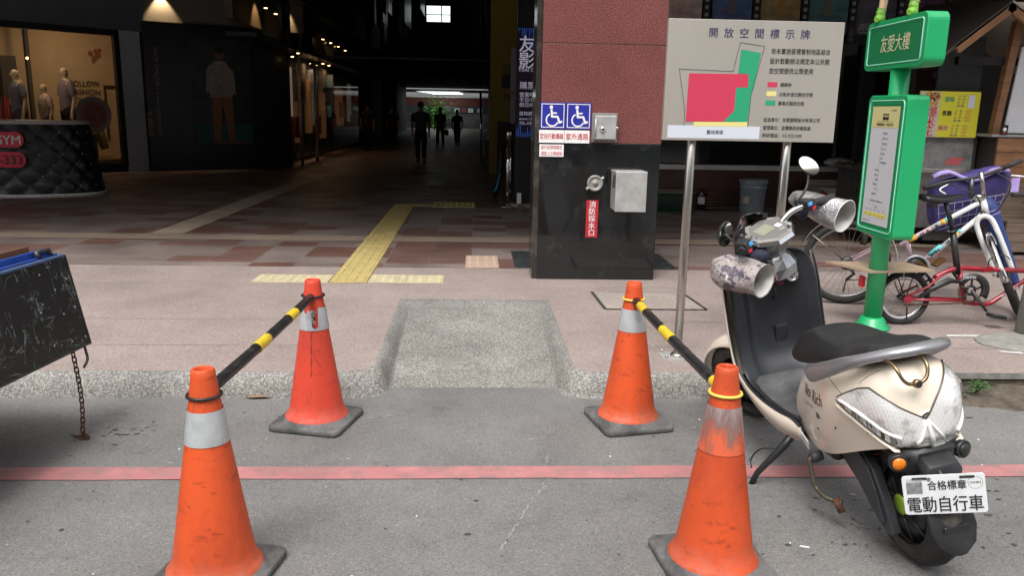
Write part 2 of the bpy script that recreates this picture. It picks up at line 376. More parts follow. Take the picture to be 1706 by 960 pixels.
def checker_tiles():
    m, n, l, b = nodes_of('checker_stone_tiles')
    tc = n.new('ShaderNodeTexCoord'); sp = n.new('ShaderNodeSeparateXYZ'); l.new(tc.outputs['Object'], sp.inputs[0])
    def math_(op, a, b_=None, c=None):
        k = n.new('ShaderNodeMath'); k.operation = op
        for i, v in enumerate((a, b_, c)):
            if v is None: continue
            if isinstance(v, (int, float)): k.inputs[i].default_value = v
            else: l.new(v, k.inputs[i])
        return k.outputs[0]
    def cell(tw, th, seed):
        yy = math_('DIVIDE', sp.outputs[1], th); fy = math_('FLOOR', yy)
        rr = n.new('ShaderNodeTexWhiteNoise'); rr.noise_dimensions = '1D'; l.new(math_('ADD', fy, seed), rr.inputs['W'])
        xo = math_('MULTIPLY', rr.outputs['Value'], 0.0 if seed < 5 else .5)
        xx = math_('ADD', math_('DIVIDE', sp.outputs[0], tw), xo); fx = math_('FLOOR', xx)
        cb = n.new('ShaderNodeCombineXYZ'); l.new(fx, cb.inputs[0]); l.new(fy, cb.inputs[1]); cb.inputs[2].default_value = seed
        wn = n.new('ShaderNodeTexWhiteNoise'); wn.noise_dimensions = '3D'; l.new(cb.outputs[0], wn.inputs['Vector'])
        ex = math_('MULTIPLY', math_('MINIMUM', math_('FRACT', xx), math_('SUBTRACT', 1, math_('FRACT', xx))), tw)
        ey = math_('MULTIPLY', math_('MINIMUM', math_('FRACT', yy), math_('SUBTRACT', 1, math_('FRACT', yy))), th)
        return wn, math_('MINIMUM', ex, ey)
    wn, e1 = cell(.78, .58, 1); wn2, e2 = cell(.39, .29, 2)
    # big slabs in one colour; some are cut into quarters that take a colour each
    big_gate = math_('GREATER_THAN', wn.outputs['Value'], .22)
    v1 = n.new('ShaderNodeSeparateColor'); l.new(wn.outputs['Color'], v1.inputs[0]); v2 = n.new('ShaderNodeSeparateColor'); l.new(wn2.outputs['Color'], v2.inputs[0])
    val = n.new('ShaderNodeMix'); l.new(big_gate, val.inputs[0]); l.new(v1.outputs[1], val.inputs[2]); l.new(v2.outputs[1], val.inputs[3])
    r = n.new('ShaderNodeValToRGB'); r.color_ramp.interpolation = 'CONSTANT'; e = r.color_ramp.elements
    e[0].position, e[0].color = 0, (.15, .078, .062, 1); e[1].position, e[1].color = .82, (.20, .155, .14, 1)
    for p, c in ((.18, (.165, .095, .078)), (.44, (.215, .17, .155)), (.62, (.235, .188, .172))): q = e.new(p); q.color = (*c, 1)
    l.new(val.outputs[0], r.inputs[0])
    V = tc.outputs['Object']
    t = n.new('ShaderNodeTexNoise'); t.inputs['Scale'].default_value = 70; t.inputs['Detail'].default_value = 6; t.inputs['Roughness'].default_value = .8; l.new(V, t.inputs['Vector'])
    r2 = n.new('ShaderNodeValToRGB'); r2.color_ramp.elements[0].position = .3; r2.color_ramp.elements[1].position = .7
    r2.color_ramp.elements[0].color = (.72, .72, .72, 1); r2.color_ramp.elements[1].color = (1.25, 1.25, 1.25, 1); l.new(t.outputs['Fac'], r2.inputs[0])
    x = n.new('ShaderNodeMix'); x.data_type = 'RGBA'; x.blend_type = 'MULTIPLY'; x.inputs[0].default_value = 1; l.new(r.outputs[0], x.inputs[6]); l.new(r2.outputs[0], x.inputs[7])
    t3 = n.new('ShaderNodeTexNoise'); t3.inputs['Scale'].default_value = 2.2; t3.inputs['Detail'].default_value = 6; l.new(V, t3.inputs['Vector'])
    r3 = n.new('ShaderNodeValToRGB'); r3.color_ramp.elements[0].position = .3; r3.color_ramp.elements[1].position = .7
    r3.color_ramp.elements[0].color = (.75, .75, .75, 1); r3.color_ramp.elements[1].color = (1.12, 1.12, 1.12, 1); l.new(t3.outputs['Fac'], r3.inputs[0])
    x2 = n.new('ShaderNodeMix'); x2.data_type = 'RGBA'; x2.blend_type = 'MULTIPLY'; x2.inputs[0].default_value = 1; l.new(x.outputs[2], x2.inputs[6]); l.new(r3.outputs[0], x2.inputs[7])
    jg = math_('MULTIPLY', math_('LESS_THAN', e2, .003), big_gate); j = math_('MAXIMUM', jg, math_('LESS_THAN', e1, .003)); j = math_('MULTIPLY', j, .5)
    x3 = n.new('ShaderNodeMix'); x3.data_type = 'RGBA'; l.new(j, x3.inputs[0]); l.new(x2.outputs[2], x3.inputs[6]); x3.inputs[7].default_value = (.30, .26, .24, 1)
    l.new(x3.outputs[2], b.inputs['Base Color'])
    mr = n.new('ShaderNodeMapRange'); mr.inputs['From Min'].default_value = .3; mr.inputs['From Max'].default_value = .7; mr.inputs['To Min'].default_value = .38; mr.inputs['To Max'].default_value = .6
    l.new(t3.outputs['Fac'], mr.inputs[0]); l.new(mr.outputs[0], b.inputs['Roughness'])
    return m
ROAD = road_material()
WALKM = granite('pink_granite_paving', (.33, .268, .245), (.45, .378, .348), (.18, .14, .128), .62, big=.11)
AGG = aggregate()
CHK = checker_tiles()

# ------------------------------------------------------------------ ground
g = MB(); g.add([(-60, -40, 0), (60, -40, 0), (60, 4.3, 0), (-60, 4.3, 0)], [(0, 1, 2, 3)], ROAD); structure(g.build('road'))
g = MB(); g.add([(-60, -60, -.03), (60, -60, -.03), (60, 90, -.03), (-60, 90, -.03)], [(0, 1, 2, 3)], mat('bare_ground', (.15, .14, .13), .9, var=.2)); structure(g.build('ground'))
REDLINE = mat('worn_red_road_paint', (.44, .185, .185), .7, var=.14, vscale=9, dirt=(.22, .17, .16), dirtamt=.8, dscale=7, dlo=.46, dhi=.66)
g = MB()
for i in range(60):
    x0 = -9+i*.3; a = .003*sin(i*1.7); c_ = .003*sin(i*2.3+1); a2 = .003*sin((i+1)*1.7); c2 = .003*sin((i+1)*2.3+1)
    g.add([(x0, 3.105+a, .004), (x0+.3, 3.105+a2, .004), (x0+.3, 3.222+c2, .004), (x0, 3.222+c_, .004)], [(0, 1, 2, 3)], REDLINE)
structure(g.build('road_marking'))

XC, WI = .015, .455
def low(x, y):
    d1 = y-4.065; d2 = abs(x-XC)-(WI+.0*(y-4)); d2 = max(d2, y-5.76)
    k = .16; h = max(k-abs(d1-d2), 0)/k
    return min(d1, d2)-h*h*k*.25
def prof(x, y):
    zl = .12*min(1, (y-4.235)/1.525)
    d = low(x, y); t = max(0, min(1, d/.085)); t = 1-(1-t)**2.2
    return zl+(.12-zl)*t, d
ax = MB(); sw = MB(); st = .0125
rng = random.Random(3)
xs = [-.95+st*i for i in range(int(1.95/st)+1)]; ys = [4.04+st*i for i in range(int(1.82/st)+1)]
idx = {}
Va = []
for j, y in enumerate(ys):
    for i, x in enumerate(xs):
        z, d = prof(x, y); idx[i, j] = len(Va); Va.append((x, y, z if d > 0 or y > 4.235 else min(z, -.006)))
fa, fw = [], []
for j in range(len(ys)-1):
    for i in range(len(xs)-1):
        x = xs[i]+st/2; y = ys[j]+st/2; z, d = prof(x, y)
        q = (idx[i, j], idx[i+1, j], idx[i+1, j+1], idx[i, j+1])
        if d < -.03 and y < 4.2: continue
        if d < .088: fa.append(q)
        else: fw.append(q)
ax.add(Va, fa, AGG, True); sw.add(Va, fw, WALKM)
xl, xr, yt = xs[0], xs[-1], ys[-1]
def kerb_strip(x0, x1, n):
    P = []
    for i in range(n+1):
        x = x0+(x1-x0)*i/n
        P.append([(x, 4.065+d, .12*(1-(1-d/.085)**2.2)) for d in (0, .006, .014, .026, .042, .06, .075, .085)])
    ax.loft(P, AGG, cap=False, closed=False)
for P in ((-14, xl, 60), (xr, 2.62, 20)): kerb_strip(*P)
structure(ax.build('kerb'))
for x0, x1 in ((-14, xl), (xr, 16)):
    sw.add([(x0, 4.15, .12), (x1, 4.15, .12), (x1, yt, .12), (x0, yt, .12)], [(0, 1, 2, 3)], WALKM)
sw.add([(-14, yt, .12), (16, yt, .12), (16, 7.05, .12), (-14, 7.05, .12)], [(0, 1, 2, 3)], WALKM)
sw.add([(2.62, 4.15, .12), (16, 4.15, .12), (16, 4.15, .085), (2.62, 4.15, .085)], [(3, 2, 1, 0)], mat('slab_edge', (.2, .19, .175), .9, var=.3, vscale=20))
structure(sw.build('sidewalk'))
g = MB(); g.add([(-14, 7.05, .12), (16, 7.05, .12), (16, 62, .12), (-14, 62, .12)], [(0, 1, 2, 3)], CHK); structure(g.build('tile_paving'))
# beige bands in the paving
BEI = granite('beige_band_stone', (.33, .255, .195), (.42, .335, .27), (.23, .175, .13), .5, tile=(.6, 30, (.8, .78, .75), .004))
g = MB(); g.add([(-14, 8.47, .124), (16, 8.5, .124), (16, 8.86, .124), (-14, 8.83, .124)], [(0, 1, 2, 3)], BEI)
g.add([(-3.45, 8.86, .124), (-3.1, 8.86, .124), (-2.97, 17, .124), (-3.32, 17, .124)], [(0, 1, 2, 3)], granite('beige_band_stone_inner', (.50, .39, .30), (.6, .48, .38), (.35, .27, .2), .5))
structure(g.build('paving_band'))
# tactile paving
YEL = mat('yellow_tactile_tile', (.52, .41, .16), .6, var=.12, vscale=6, dirt=(.25, .2, .13), dirtamt=.55, dscale=9)
YEL2 = mat('pale_yellow_tactile_tile', (.53, .46, .29), .6, var=.1, vscale=6, dirt=(.33, .28, .2), dirtamt=.5, dscale=9)
PNK = mat('pale_pink_tactile_tile', (.50, .355, .27), .6, var=.08, vscale=6)
JNT = mat('tile_joint', (.21, .165, .09), .8)
def tactile(mb, x0, y0, nx, ny, s, m, kind, skew=0., joint=JNT):
    for i in range(nx):
        for j in range(ny):
            cx = x0+i*s+skew*j; cy = y0+j*s
            mb.bb((cx+.0015, cy+.0015, .118), (cx+s-.0015, cy+s-.0015, .125), m)
            for k in range(4):
                if kind == 'bar':
                    xx = cx+s*(k+.5)/4; mb.bb((xx-.011, cy+.02, .125), (xx+.011, cy+s-.02, .129), m)
                else:
                    for q in range(4):
                        mb.box((cx+s*(k+.5)/4, cy+s*(q+.5)/4, .127), (.028, .028, .004), m, taper=.7)
g = MB(); tactile(g, -1.13, 6.39, 1, 19, .292, YEL, 'bar')
g.add([(-1.135, 6.385, .1215), (-.83, 6.385, .1215), (-.83, 11.95, .1215), (-1.135, 11.95, .1215)], [(0, 1, 2, 3)], JNT)
tactile(g, -.84, 11.75, 2, 1, .2, YEL, 'bar'); tactile(g, -.58, 11.62, 2, 2, .31, YEL, 'dot')
structure(g.build('tactile_paving'))
g = MB(); tactile(g, -1.74, 6.39, 2, 1, .3, YEL2, 'dot'); tactile(g, -.83, 6.41, 2, 1, .3, YEL2, 'dot'); structure(g.build('tactile_paving'))
g = MB(); tactile(g, -.06, 7.07, 1, 2, .3, PNK, 'dot', joint=PNK); structure(g.build('tactile_paving'))
# steel plates let into the paving at the pillar foot, hatch outline in front
PLT = mat('worn_floor_plate', (.17, .19, .20), .35, .8, var=.2, vscale=8, rvar=.15)
g = MB(); g.bb((.38, 7.08, .118), (.55, 7.95, .125), PLT); g.bb((1.62, 7.08, .118), (1.83, 7.86, .125), PLT); structure(g.build('floor_plate'))
g = MB(); DK = mat('hatch_seam', (.06, .06, .055), .6, .3, var=.3, vscale=20)
HM = granite('hatch_granite', (.385, .325, .29), (.47, .41, .37), (.24, .2, .175), .62)
g.add([(.945, 5.57, .123), (1.66, 5.57, .123), (1.62, 6.1, .123), (.93, 6.12, .123)], [(0, 1, 2, 3)], HM)
for a, b_ in (((.94, 5.56), (1.665, 5.56)), ((.94, 5.56), (.925, 6.12)), ((1.665, 5.56), (1.625, 6.1)), ((.925, 6.12), (1.625, 6.1))):
    a = Vector((*a, 0)); b_ = Vector((*b_, 0)); d = (b_-a).normalized(); nn = Vector((-d.y, d.x, 0))*(.012 if a.y < 5.9 or b_.y < 5.9 else .003)
    g.add([(*(a-nn).xy, .1245), (*(b_-nn).xy, .1245), (*(b_+nn).xy, .1245), (*(a+nn).xy, .1245)], [(0, 1, 2, 3)], DK)
structure(g.build('paving_hatch'))
# joints and stains in the granite
g = MB(); J2 = mat('paving_joint', (.19, .16, .145), .8)
for y in (4.62, 5.22, 6.3): g.add([(xr, y, .1215), (16, y, .1215), (16, y+.005, .1215), (xr, y+.005, .1215)], [(0, 1, 2, 3)], J2); g.add([(-14, y, .1215), (xl, y, .1215), (xl, y+.004, .1215), (-14, y+.004, .1215)], [(0, 1, 2, 3)], J2)
structure(g.build('paving_joint'))
# patches of white paint and the round concrete footing of the post on the right
g = MB(); WP = mat('old_white_paint', (.55, .54, .52), .7, var=.15, vscale=12, dirt=(.3, .26, .24), dirtamt=.6, dscale=10)
def blob(cx, cy, rx, ry, z, m, n=22, seed=1, wob=.18):
    rr = random.Random(seed); g.add([(cx+rx*cos(2*pi*i/n)*(1+wob*(rr.random()-.5)), cy+ry*sin(2*pi*i/n)*(1+wob*(rr.random()-.5)), z) for i in range(n)], [tuple(range(n))], m)
g.add([(3.02, 4.88, .124), (3.37, 4.87, .124), (3.38, 4.92, .124), (3.05, 4.93, .124)], [(0, 1, 2, 3)], WP)
g.add([(3.10, 4.74, .124), (3.18, 4.74, .124), (3.18, 4.755, .124), (3.1, 4.755, .124)], [(0, 1, 2, 3)], WP)
g.add([(3.16, 4.53, .124), (3.3, 4.49, .124), (3.28, 4.55, .124), (3.15, 4.575, .124)], [(0, 1, 2, 3)], WP)
structure(g.build('road_marking'))
g = MB(); CON = mat('rough_concrete', (.25, .245, .22), .9, var=.25, vscale=14, bump=.5, bscale=70)
n_ = 30; rr = random.Random(4)
ring = [(3.62+.47*cos(2*pi*i/n_)*(1+.05*rr.random()), 4.74+.24*sin(2*pi*i/n_)*(1+.08*rr.random())) for i in range(n_)]
g.loft([[Vector((x, y, .119)) for x, y in ring], [Vector((x, y, .131)) for x, y in ring], [Vector((3.62+(x-3.62)*.9, 4.74+(y-4.74)*.9, .137)) for x, y in ring]], CON)
structure(g.build('concrete_footing', bevel=.003))
# broken kerb with soil on the far right
SOIL = mat('wet_soil', (.085, .07, .052), .9, var=.55, vscale=14, bump=.8, bscale=40, dirt=(.16, .13, .095), dirtamt=.8, dscale=16)
g = MB(); import mathutils
NX, NY = 70, 20; Vs = []
for j in range(NY+1):
    for i in range(NX+1):
        x = 2.60+i*.045; y = 3.84+j*.0175
        e = mathutils.noise.fractal(Vector((x*6, y*6, 1.3)), 1, 2, 5); t = j/NY
        z = -.012+.055*t**1.3+.035*e*min(1, t*2.2)*(1 if i else .2)+.02*max(0, mathutils.noise.noise(Vector((x*14, y*14, 0))))*t
        Vs.append((x, y+.02*mathutils.noise.noise(Vector((x*5, 0, 3))), min(z, .1)))
g.add(Vs, [(j*(NX+1)+i, j*(NX+1)+i+1, (j+1)*(NX+1)+i+1, (j+1)*(NX+1)+i) for j in range(NY) for i in range(NX)], SOIL, True)
g.add([(2.6, 4.165, .118), (16, 4.165, .118), (16, 4.165, -.02), (2.6, 4.165, -.02)], [(3, 2, 1, 0)], SOIL)
structure(g.build('soil_bank'))
g = MB(); n_ = 28
g.lathe([(.14, -.005), (.14, .006), (.12, .012)], mat('iron_valve_cover', (.22, .205, .18), .8, .2, var=.25, vscale=20, bump=.3, bscale=60), 28, (3.02, 3.92, 0)); structure(g.build('valve_cover'))
# a chunk of kerb and a weed growing in the gap
g = MB(); g.sphere((2.60, 4.10, .06), .062, AGG, (.9, 1, 1.0), 8)
rr = random.Random(8)
g.v = [v+Vector((rr.uniform(-.008, .008), rr.uniform(-.008, .008), rr.uniform(-.008, .008))) for v in g.v]
tag(g.build('kerb_fragment', loc=(2.6, 4.1, .0)), 'broken grey lump of kerb stone beside the small weed', 'rubble')
g = MB(); LEAF = mat('weed_leaf', (.05, .15, .03), .5, var=.3, vscale=30)
def leaf(mb, p, d, L, W_, m):
    d = Vector(d).normalized(); s_ = d.cross(Vector((0, 0, 1))).normalized(); p = Vector(p)
    mb.add([p, p+d*L*.5+s_*W_/2+Vector((0, 0, .003)), p+d*L, p+d*L*.5-s_*W_/2+Vector((0, 0, .003))], [(0, 1, 2, 3)], m)
rr = random.Random(5)
for i in range(90):
    a = rr.uniform(0, 2*pi); r_ = abs(rr.gauss(0, .035)); p = (2.72+r_*cos(a)*1.3, 4.06+r_*sin(a)*.6-.01, .05+rr.uniform(0, .055)-r_*.3)
    leaf(g, p, (cos(a), sin(a), rr.uniform(-.2, .8)), rr.uniform(.015, .03), rr.uniform(.009, .017), LEAF)
w_ = thing('weed', 'small bright green weed growing out of the broken kerb', 'plant', (2.72, 4.06, .04)); g.build('foliage', w_)
g = MB()
for i in range(7): g.tube([(2.72, 4.07, .03), (2.72+.02*sin(i*2), 4.06+.01*cos(i*3), .07), (2.72+.045*sin(i*2), 4.055+.02*cos(i*3), .1)], .0015, LEAF, 5)
g.build('stem', w_)

# ------------------------------------------------------------------ the building: dark arcade, shops and the passage
WALLG = mat('slate_grey_panel', (.17, .185, .215), .45, var=.08, vscale=3)
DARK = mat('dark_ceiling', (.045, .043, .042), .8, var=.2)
BLKM = mat('black_shop_panel', (.016, .015, .015), .28, var=.2, vscale=3)
WARMW = mat('warm_plaster', (.40, .31, .21), .8, var=.08, vscale=3)
MARO = granite('maroon_dado_stone', (.075, .028, .026), (.11, .045, .04), (.04, .016, .015), .35, tile=(.9, .6, (.4, .4, .4)))
bld = thing('arcade_building', 'dark covered arcade and passage running through the ground floor of the building', 'building', (0, 7, .12))
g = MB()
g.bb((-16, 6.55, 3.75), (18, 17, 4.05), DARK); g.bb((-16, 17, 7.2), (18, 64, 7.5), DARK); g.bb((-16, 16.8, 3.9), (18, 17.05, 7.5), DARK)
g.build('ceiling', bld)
g = MB(); g.bb((-16, 6.35, 3.6), (18, 6.55, 16), mat('facade_cladding', (.3, .27, .24), .6, var=.1)); g.build('facade', bld)
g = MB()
g.bb((-16, 6.6, .0), (-15.7, 64, 7.2), DARK); g.bb((12, 7.6, 0), (12.3, 64, 7.2), DARK)  # outer side walls, out of view, added to block light
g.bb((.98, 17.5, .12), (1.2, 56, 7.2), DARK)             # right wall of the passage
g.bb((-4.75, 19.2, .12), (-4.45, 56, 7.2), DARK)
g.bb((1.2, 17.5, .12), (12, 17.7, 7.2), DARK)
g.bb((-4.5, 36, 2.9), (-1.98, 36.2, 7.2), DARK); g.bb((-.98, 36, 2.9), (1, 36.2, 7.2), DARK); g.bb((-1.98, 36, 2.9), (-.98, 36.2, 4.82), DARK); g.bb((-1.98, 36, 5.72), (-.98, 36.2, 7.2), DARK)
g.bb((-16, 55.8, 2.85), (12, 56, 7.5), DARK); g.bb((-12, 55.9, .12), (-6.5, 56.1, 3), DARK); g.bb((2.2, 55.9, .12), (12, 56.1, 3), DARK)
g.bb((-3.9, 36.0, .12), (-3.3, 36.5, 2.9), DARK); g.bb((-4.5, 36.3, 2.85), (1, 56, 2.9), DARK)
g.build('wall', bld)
wf = MB(); wf.bb((-2.0, 36.05, 4.8), (-.96, 36.1, 5.74), glow('glowing_window_pane', (.75, .83, .85), .9))  # pane glows by itself in place of daylight from outside
FR = mat('dark_frame', (.02, .02, .022), .4)
win = wf.build('window', bld)
wf = MB()
for x in (-2.0, -1.36, -.98): wf.bb((x-.02, 35.98, 4.8), (x+.02, 36.04, 5.74), FR)
wf.bb((-2, 35.98, 5.35), (-.96, 36.03, 5.38), FR); wf.bb((-2, 35.98, 4.8), (-.96, 36.03, 4.84), FR)
wf.build('window_frame', win)
wf = MB(); wf.bb((-1.98, 36.0, 4.84), (-1.0, 36.03, 5.08), mat('brick_red', (.18, .05, .04), .8)); wf.build('balcony', win)

# left shop with the lit window (its wall runs at an angle)
H = R(41); D_ = Vector((sin(H), cos(H), 0)); NB = Vector((-cos(H), sin(H), 0)); A0 = Vector((-6.9, 17.35, 0))
def WA(s_, off, z): return A0+D_*s_+NB*off+Vector((0, 0, z))
def wab(mb, s0, s1, o0, o1, z0, z1, m):
    vs_ = [WA(a, b_, c) for c in (z0, z1) for b_ in (o0, o1) for a in (s0, s1)]
    mb.add(vs_, [(0, 1, 3, 2), (4, 6, 7, 5), (0, 4, 5, 1), (2, 3, 7, 6), (0, 2, 6, 4), (1, 5, 7, 3)], m)
shop = thing('fashion_shop', 'dark grey shopfront with a warm lit display window on the left', 'shop', WA(0, 0, .12))
g = MB(); wab(g, -8, .35, 0, .2, 2.9, 7, WALLG); wab(g, -.2, .24, 0, .2, .12, 2.9, mat('blue_grey_jamb', (.60, .66, .75), .5, var=.05)); wab(g, -8, -.2, 0, .2, .12, .24, BLKM)
wab(g, .24, .32, 0, .4, .12, 2.9, BLKM)
g.build('wall', shop)
g = MB(); wab(g, -8, -.26, -.02, .06, 2.78, 2.9, FR); wab(g, -.3, -.2, -.03, .08, .24, 2.9, FR); wab(g, -8, -.2, -.02, .06, .24, .30, FR); wab(g, -2.62, -2.55, 0, .06, .3, 2.8, FR)
wn_ = g.build('window_frame', shop)
g = MB(); g.add([WA(-8, .05, .3), WA(-.26, .05, .3), WA(-.26, .05, 2.8), WA(-8, .05, 2.8)], [(0, 1, 2, 3)], clear_glass('shop_glass', (.62, .62, .64))); g.build('glass', shop)
g = MB(); wab(g, -8, 1.5, 2.6, 2.75, .12, 3.2, WARMW); wab(g, 1.35, 1.5, .2, 2.6, .12, 3.2, WARMW); wab(g, -8, 1.5, .2, 2.6, 3.1, 3.2, WARMW); wab(g, -8, -7.8, .2, 2.6, .12, 3.2, DARK)
wab(g, -1.05, -.98, 2.2, 2.3, .3, 3.1, DARK); wab(g, -2.35, -2.1, 2.0, 2.3, .3, 3.1, DARK); wab(g, -3.2, -2.5, 1.9, 1.95, .3, 3.1, mat('shop_grey_panel', (.22, .2, .18), .8)); wab(g, -2.1, -1.95, 2.35, 2.5, .3, 3.1, mat('shop_gold_panel', (.28, .16, .04), .6)); wab(g, -1.5, -1.2, 2.35, 2.58, .3, 2.4, DARK)
g.build('interior_wall', shop)
g = MB(); wab(g, -8, 1.4, .1, 2.6, .26, .38, mat('shop_floor', (.25, .17, .1), .4)); g.build('display_floor', shop)
TF = Frame(WA(-.06, 2.58, 1.84), D_)
g = MB(); bk = mat('brown_ink', (.035, .02, .012), .6)
for i, s_ in enumerate(('FOLLOW', 'FASHION', 'FOLLOW')): g.text(TF, s_, .0, -.18*i, .175, bk, .01, 'l', .64, .02)
for a, b_, r_ in ((.58, .62, .06), (.66, .7, .07), (.5, .72, .06), (.62, .78, .05), (.55, .55, .04), (.71, .8, .05)): g.disc(TF, a, b_, r_, mat('flower_print', (.2, .08, .04), .8), .008, 10)
g.build('lettering', shop)
g = MB()
pass
g.rect(TF, .72, -.02, 1.2, .04, bk, .021); g.rect(TF, .72, -1.2, .77, .03, bk, .022); g.build('mirror_frame', shop)
g = MB(); CF = Frame(WA(-.81, -.005, 1.26), D_); g.disc(CF, 0, 0, .35, mat('circle_sticker_rim', (.36, .31, .27), .6), .001, 40); g.disc(CF, 0, 0, .26, mat('circle_sticker', (.34, .15, .15), .6, var=.4, vscale=8), .002, 40)
g.build('window_sticker', shop)
GOLDL = glow('warm_lamp', (1, .62, .22), 6); COOLL = glow('cool_lamp', (.9, .95, 1), 3)
g = MB(); g.box(WA(-1.75, .25, 2.84), (.14, .05, .05), GOLDL, Matrix.Rotation(pi/2-H, 3, 'Z')); g.box(WA(-1.6, .25, 2.83), (.14, .05, .03), COOLL, Matrix.Rotation(pi/2-H, 3, 'Z')); g.box(WA(-1.93, .25, 2.85), (.12, .05, .03), COOLL, Matrix.Rotation(pi/2-H, 3, 'Z'))
g.build('lamp', shop)
def area(name, loc, target, size, energy, col, parent=None, spot=None):
    if spot: d = bpy.data.lights.new(name, 'SPOT'); d.spot_size = R(spot); d.spot_blend = .5; d.shadow_soft_size = size
    else: d = bpy.data.lights.new(name, 'AREA'); d.size = size
    d.energy = energy; d.color = col
    o = bpy.data.objects.new(name, d); COL.objects.link(o); o.location = loc
    o.rotation_euler = (Vector(target)-Vector(loc)).to_track_quat('-Z', 'Y').to_euler()
    return o
area('shop_light', WA(-.3, 1.2, 3.05), WA(.1, 2.6, 1.6), .4, 11, (1, .68, .36))
area('shop_light', WA(-1.6, .9, 3.05), WA(-1.6, 1.2, 0), .4, 9, (1, .68, .38))
area('shop_light', WA(-2.9, .6, 3.05), WA(-2.9, 1.8, 0), .4, 7, (1, .75, .5))

# dark shop with the advertisement panel
H2 = R(60); D2 = Vector((sin(H2), cos(H2), 0)); N2 = Vector((-cos(H2), sin(H2), 0)); B0 = Vector((-6.7, 17.55, 0))
def WBp(s_, off, z): return B0+D2*s_+N2*off+Vector((0, 0, z))
def wbb(mb, s0, s1, o0, o1, z0, z1, m):
    vs_ = [WBp(a, b_, c) for c in (z0, z1) for b_ in (o0, o1) for a in (s0, s1)]
    mb.add(vs_, [(0, 1, 3, 2), (4, 6, 7, 5), (0, 4, 5, 1), (2, 3, 7, 6), (0, 2, 6, 4), (1, 5, 7, 3)], m)
sh2 = thing('corner_shop', 'black shopfront with a tall poster of a standing man', 'shop', WBp(0, 0, .12))
g = MB(); wbb(g, 0, 3, 0, .3, .12, .65, BLKM); wbb(g, 0, .9, .0, .3, .65, 3.08, BLKM); wbb(g, 2.2, 3, .0, .3, .65, 3.08, BLKM); wbb(g, .9, 2.2, .1, .3, .65, 3.08, BLKM)
g.build('wall', sh2)
g = MB(); wbb(g, 0, 3.4, .12, .4, 3.1, 6.8, mat('bulkhead_plaster', (.25, .22, .19), .7, var=.1)); wbb(g, .0, 3, -.06, .3, 3.06, 3.12, BLKM); g.build('bulkhead', sh2)
PF = Frame(WBp(.9, .095, .65), D2)
g = MB()
g.rect(PF, 0, 0, 1.28, 2.2, mat('poster_night', (.03, .036, .042), .3, var=.8, vscale=3), .002); g.rect(PF, .02, 0, 1.25, .45, mat('poster_teal', (.025, .15, .13), .4), .003)
g.rect(PF, .4, .0, 1.2, .08, mat('poster_tan', (.25, .15, .09), .4), .004)
SK, TR, SHC, HR = mat('poster_skin', (.24, .12, .09), .5), mat('poster_orange', (.42, .18, .10), .5), mat('poster_shirt', (.42, .38, .34), .5, var=.3, vscale=9), mat('poster_hair', (.006, .006, .007), .5)
g.poly(PF, [(.42, .08), (.56, .08), (.63, 1.0), (.42, 1.05)], TR, .005); g.poly(PF, [(.75, .08), (.88, .08), (.84, 1.02), (.62, 1.0)], TR, .005)
g.poly(PF, [(.38, 1.0), (.86, 1.0), (.84, 1.6), (.72, 1.76), (.52, 1.76), (.36, 1.62)], SHC, .006); g.poly(PF, [(.3, 1.1), (.38, 1.1), (.42, 1.66), (.34, 1.58)], SHC, .007); g.poly(PF, [(.84, 1.1), (.93, 1.05), (.9, 1.55), (.82, 1.62)], SHC, .007)
g.disc(PF, .62, 1.9, .1, SK, .007, 20, 1.25); g.disc(PF, .62, 1.98, .1, HR, .008, 20, .7)
g.stroke(PF, [(.02, .3), (.4, .1)], .01, mat('poster_line', (.05, .12, .1), .5), .0045); g.stroke(PF, [(.9, .35), (1.25, .12)], .01, mat('poster_line', (.05, .12, .1), .5), .0045)
g.build('advert_panel', sh2)
g = MB(); SF = Frame(WBp(.19, -.004, 2.62), Vector((0, 0, -1)), D2)
g.text(SF, 'SHOP ONLINE / www.fashion.com', 0, 0, .12, mat('dim_white_letters', (.35, .28, .25), .6), .002, 'l', 1.75); g.text(SF, '首爾時尚', 1.28, -.2, .12, mat('dim_white_letters', (.35, .28, .25), .6), .002, 'l', .5)
g.build('lettering', sh2)
area('cove_light', WBp(.42, -.02, 3.72), WBp(.42, .16, 3.1), .02, 26, (1, .74, .42), spot=75)

# passage shops on the left: fascia with small spotlights, chrome posts, glass
ps = thing('passage_shop', 'row of dim glass fronted shops along the left of the passage', 'shop', (-4.3, 25, .12))
g = MB(); BR = mat('passage_wall_brown', (.16, .11, .07), .8, var=.1)
g.bb((-4.44, 15.5, 3.0), (-4.3, 34, 4.5), BR)
for y in (17.6, 18.4, 19.6, 21.2, 22.8, 24.4, 27): g.bb((-4.3, y, 2.75), (-3.98, y+.35, 3.75), BLKM)
g.bb((-4.44, 15.5, 2.7), (-3.9, 34, 2.78), BLKM); g.bb((-4.44, 15.5, 3.7), (-3.7, 34, 4.6), DARK)
g.build('fascia', ps)
g = MB()
for y in (19.7, 21.6): g.cyl((-4.02, y, .12), (-4.02, y, 2.6), .04, mat('pale_door_post', (.75, .75, .74), .3, .5), 10)
g.build('door_post', ps)
g = MB(); g.add([(-4.1, 19.4, .3), (-4.1, 34, .3), (-4.1, 34, 2.7), (-4.1, 19.4, 2.7)], [(0, 1, 2, 3)], clear_glass('passage_glass', (.5, .5, .5))); g.build('glass', ps)
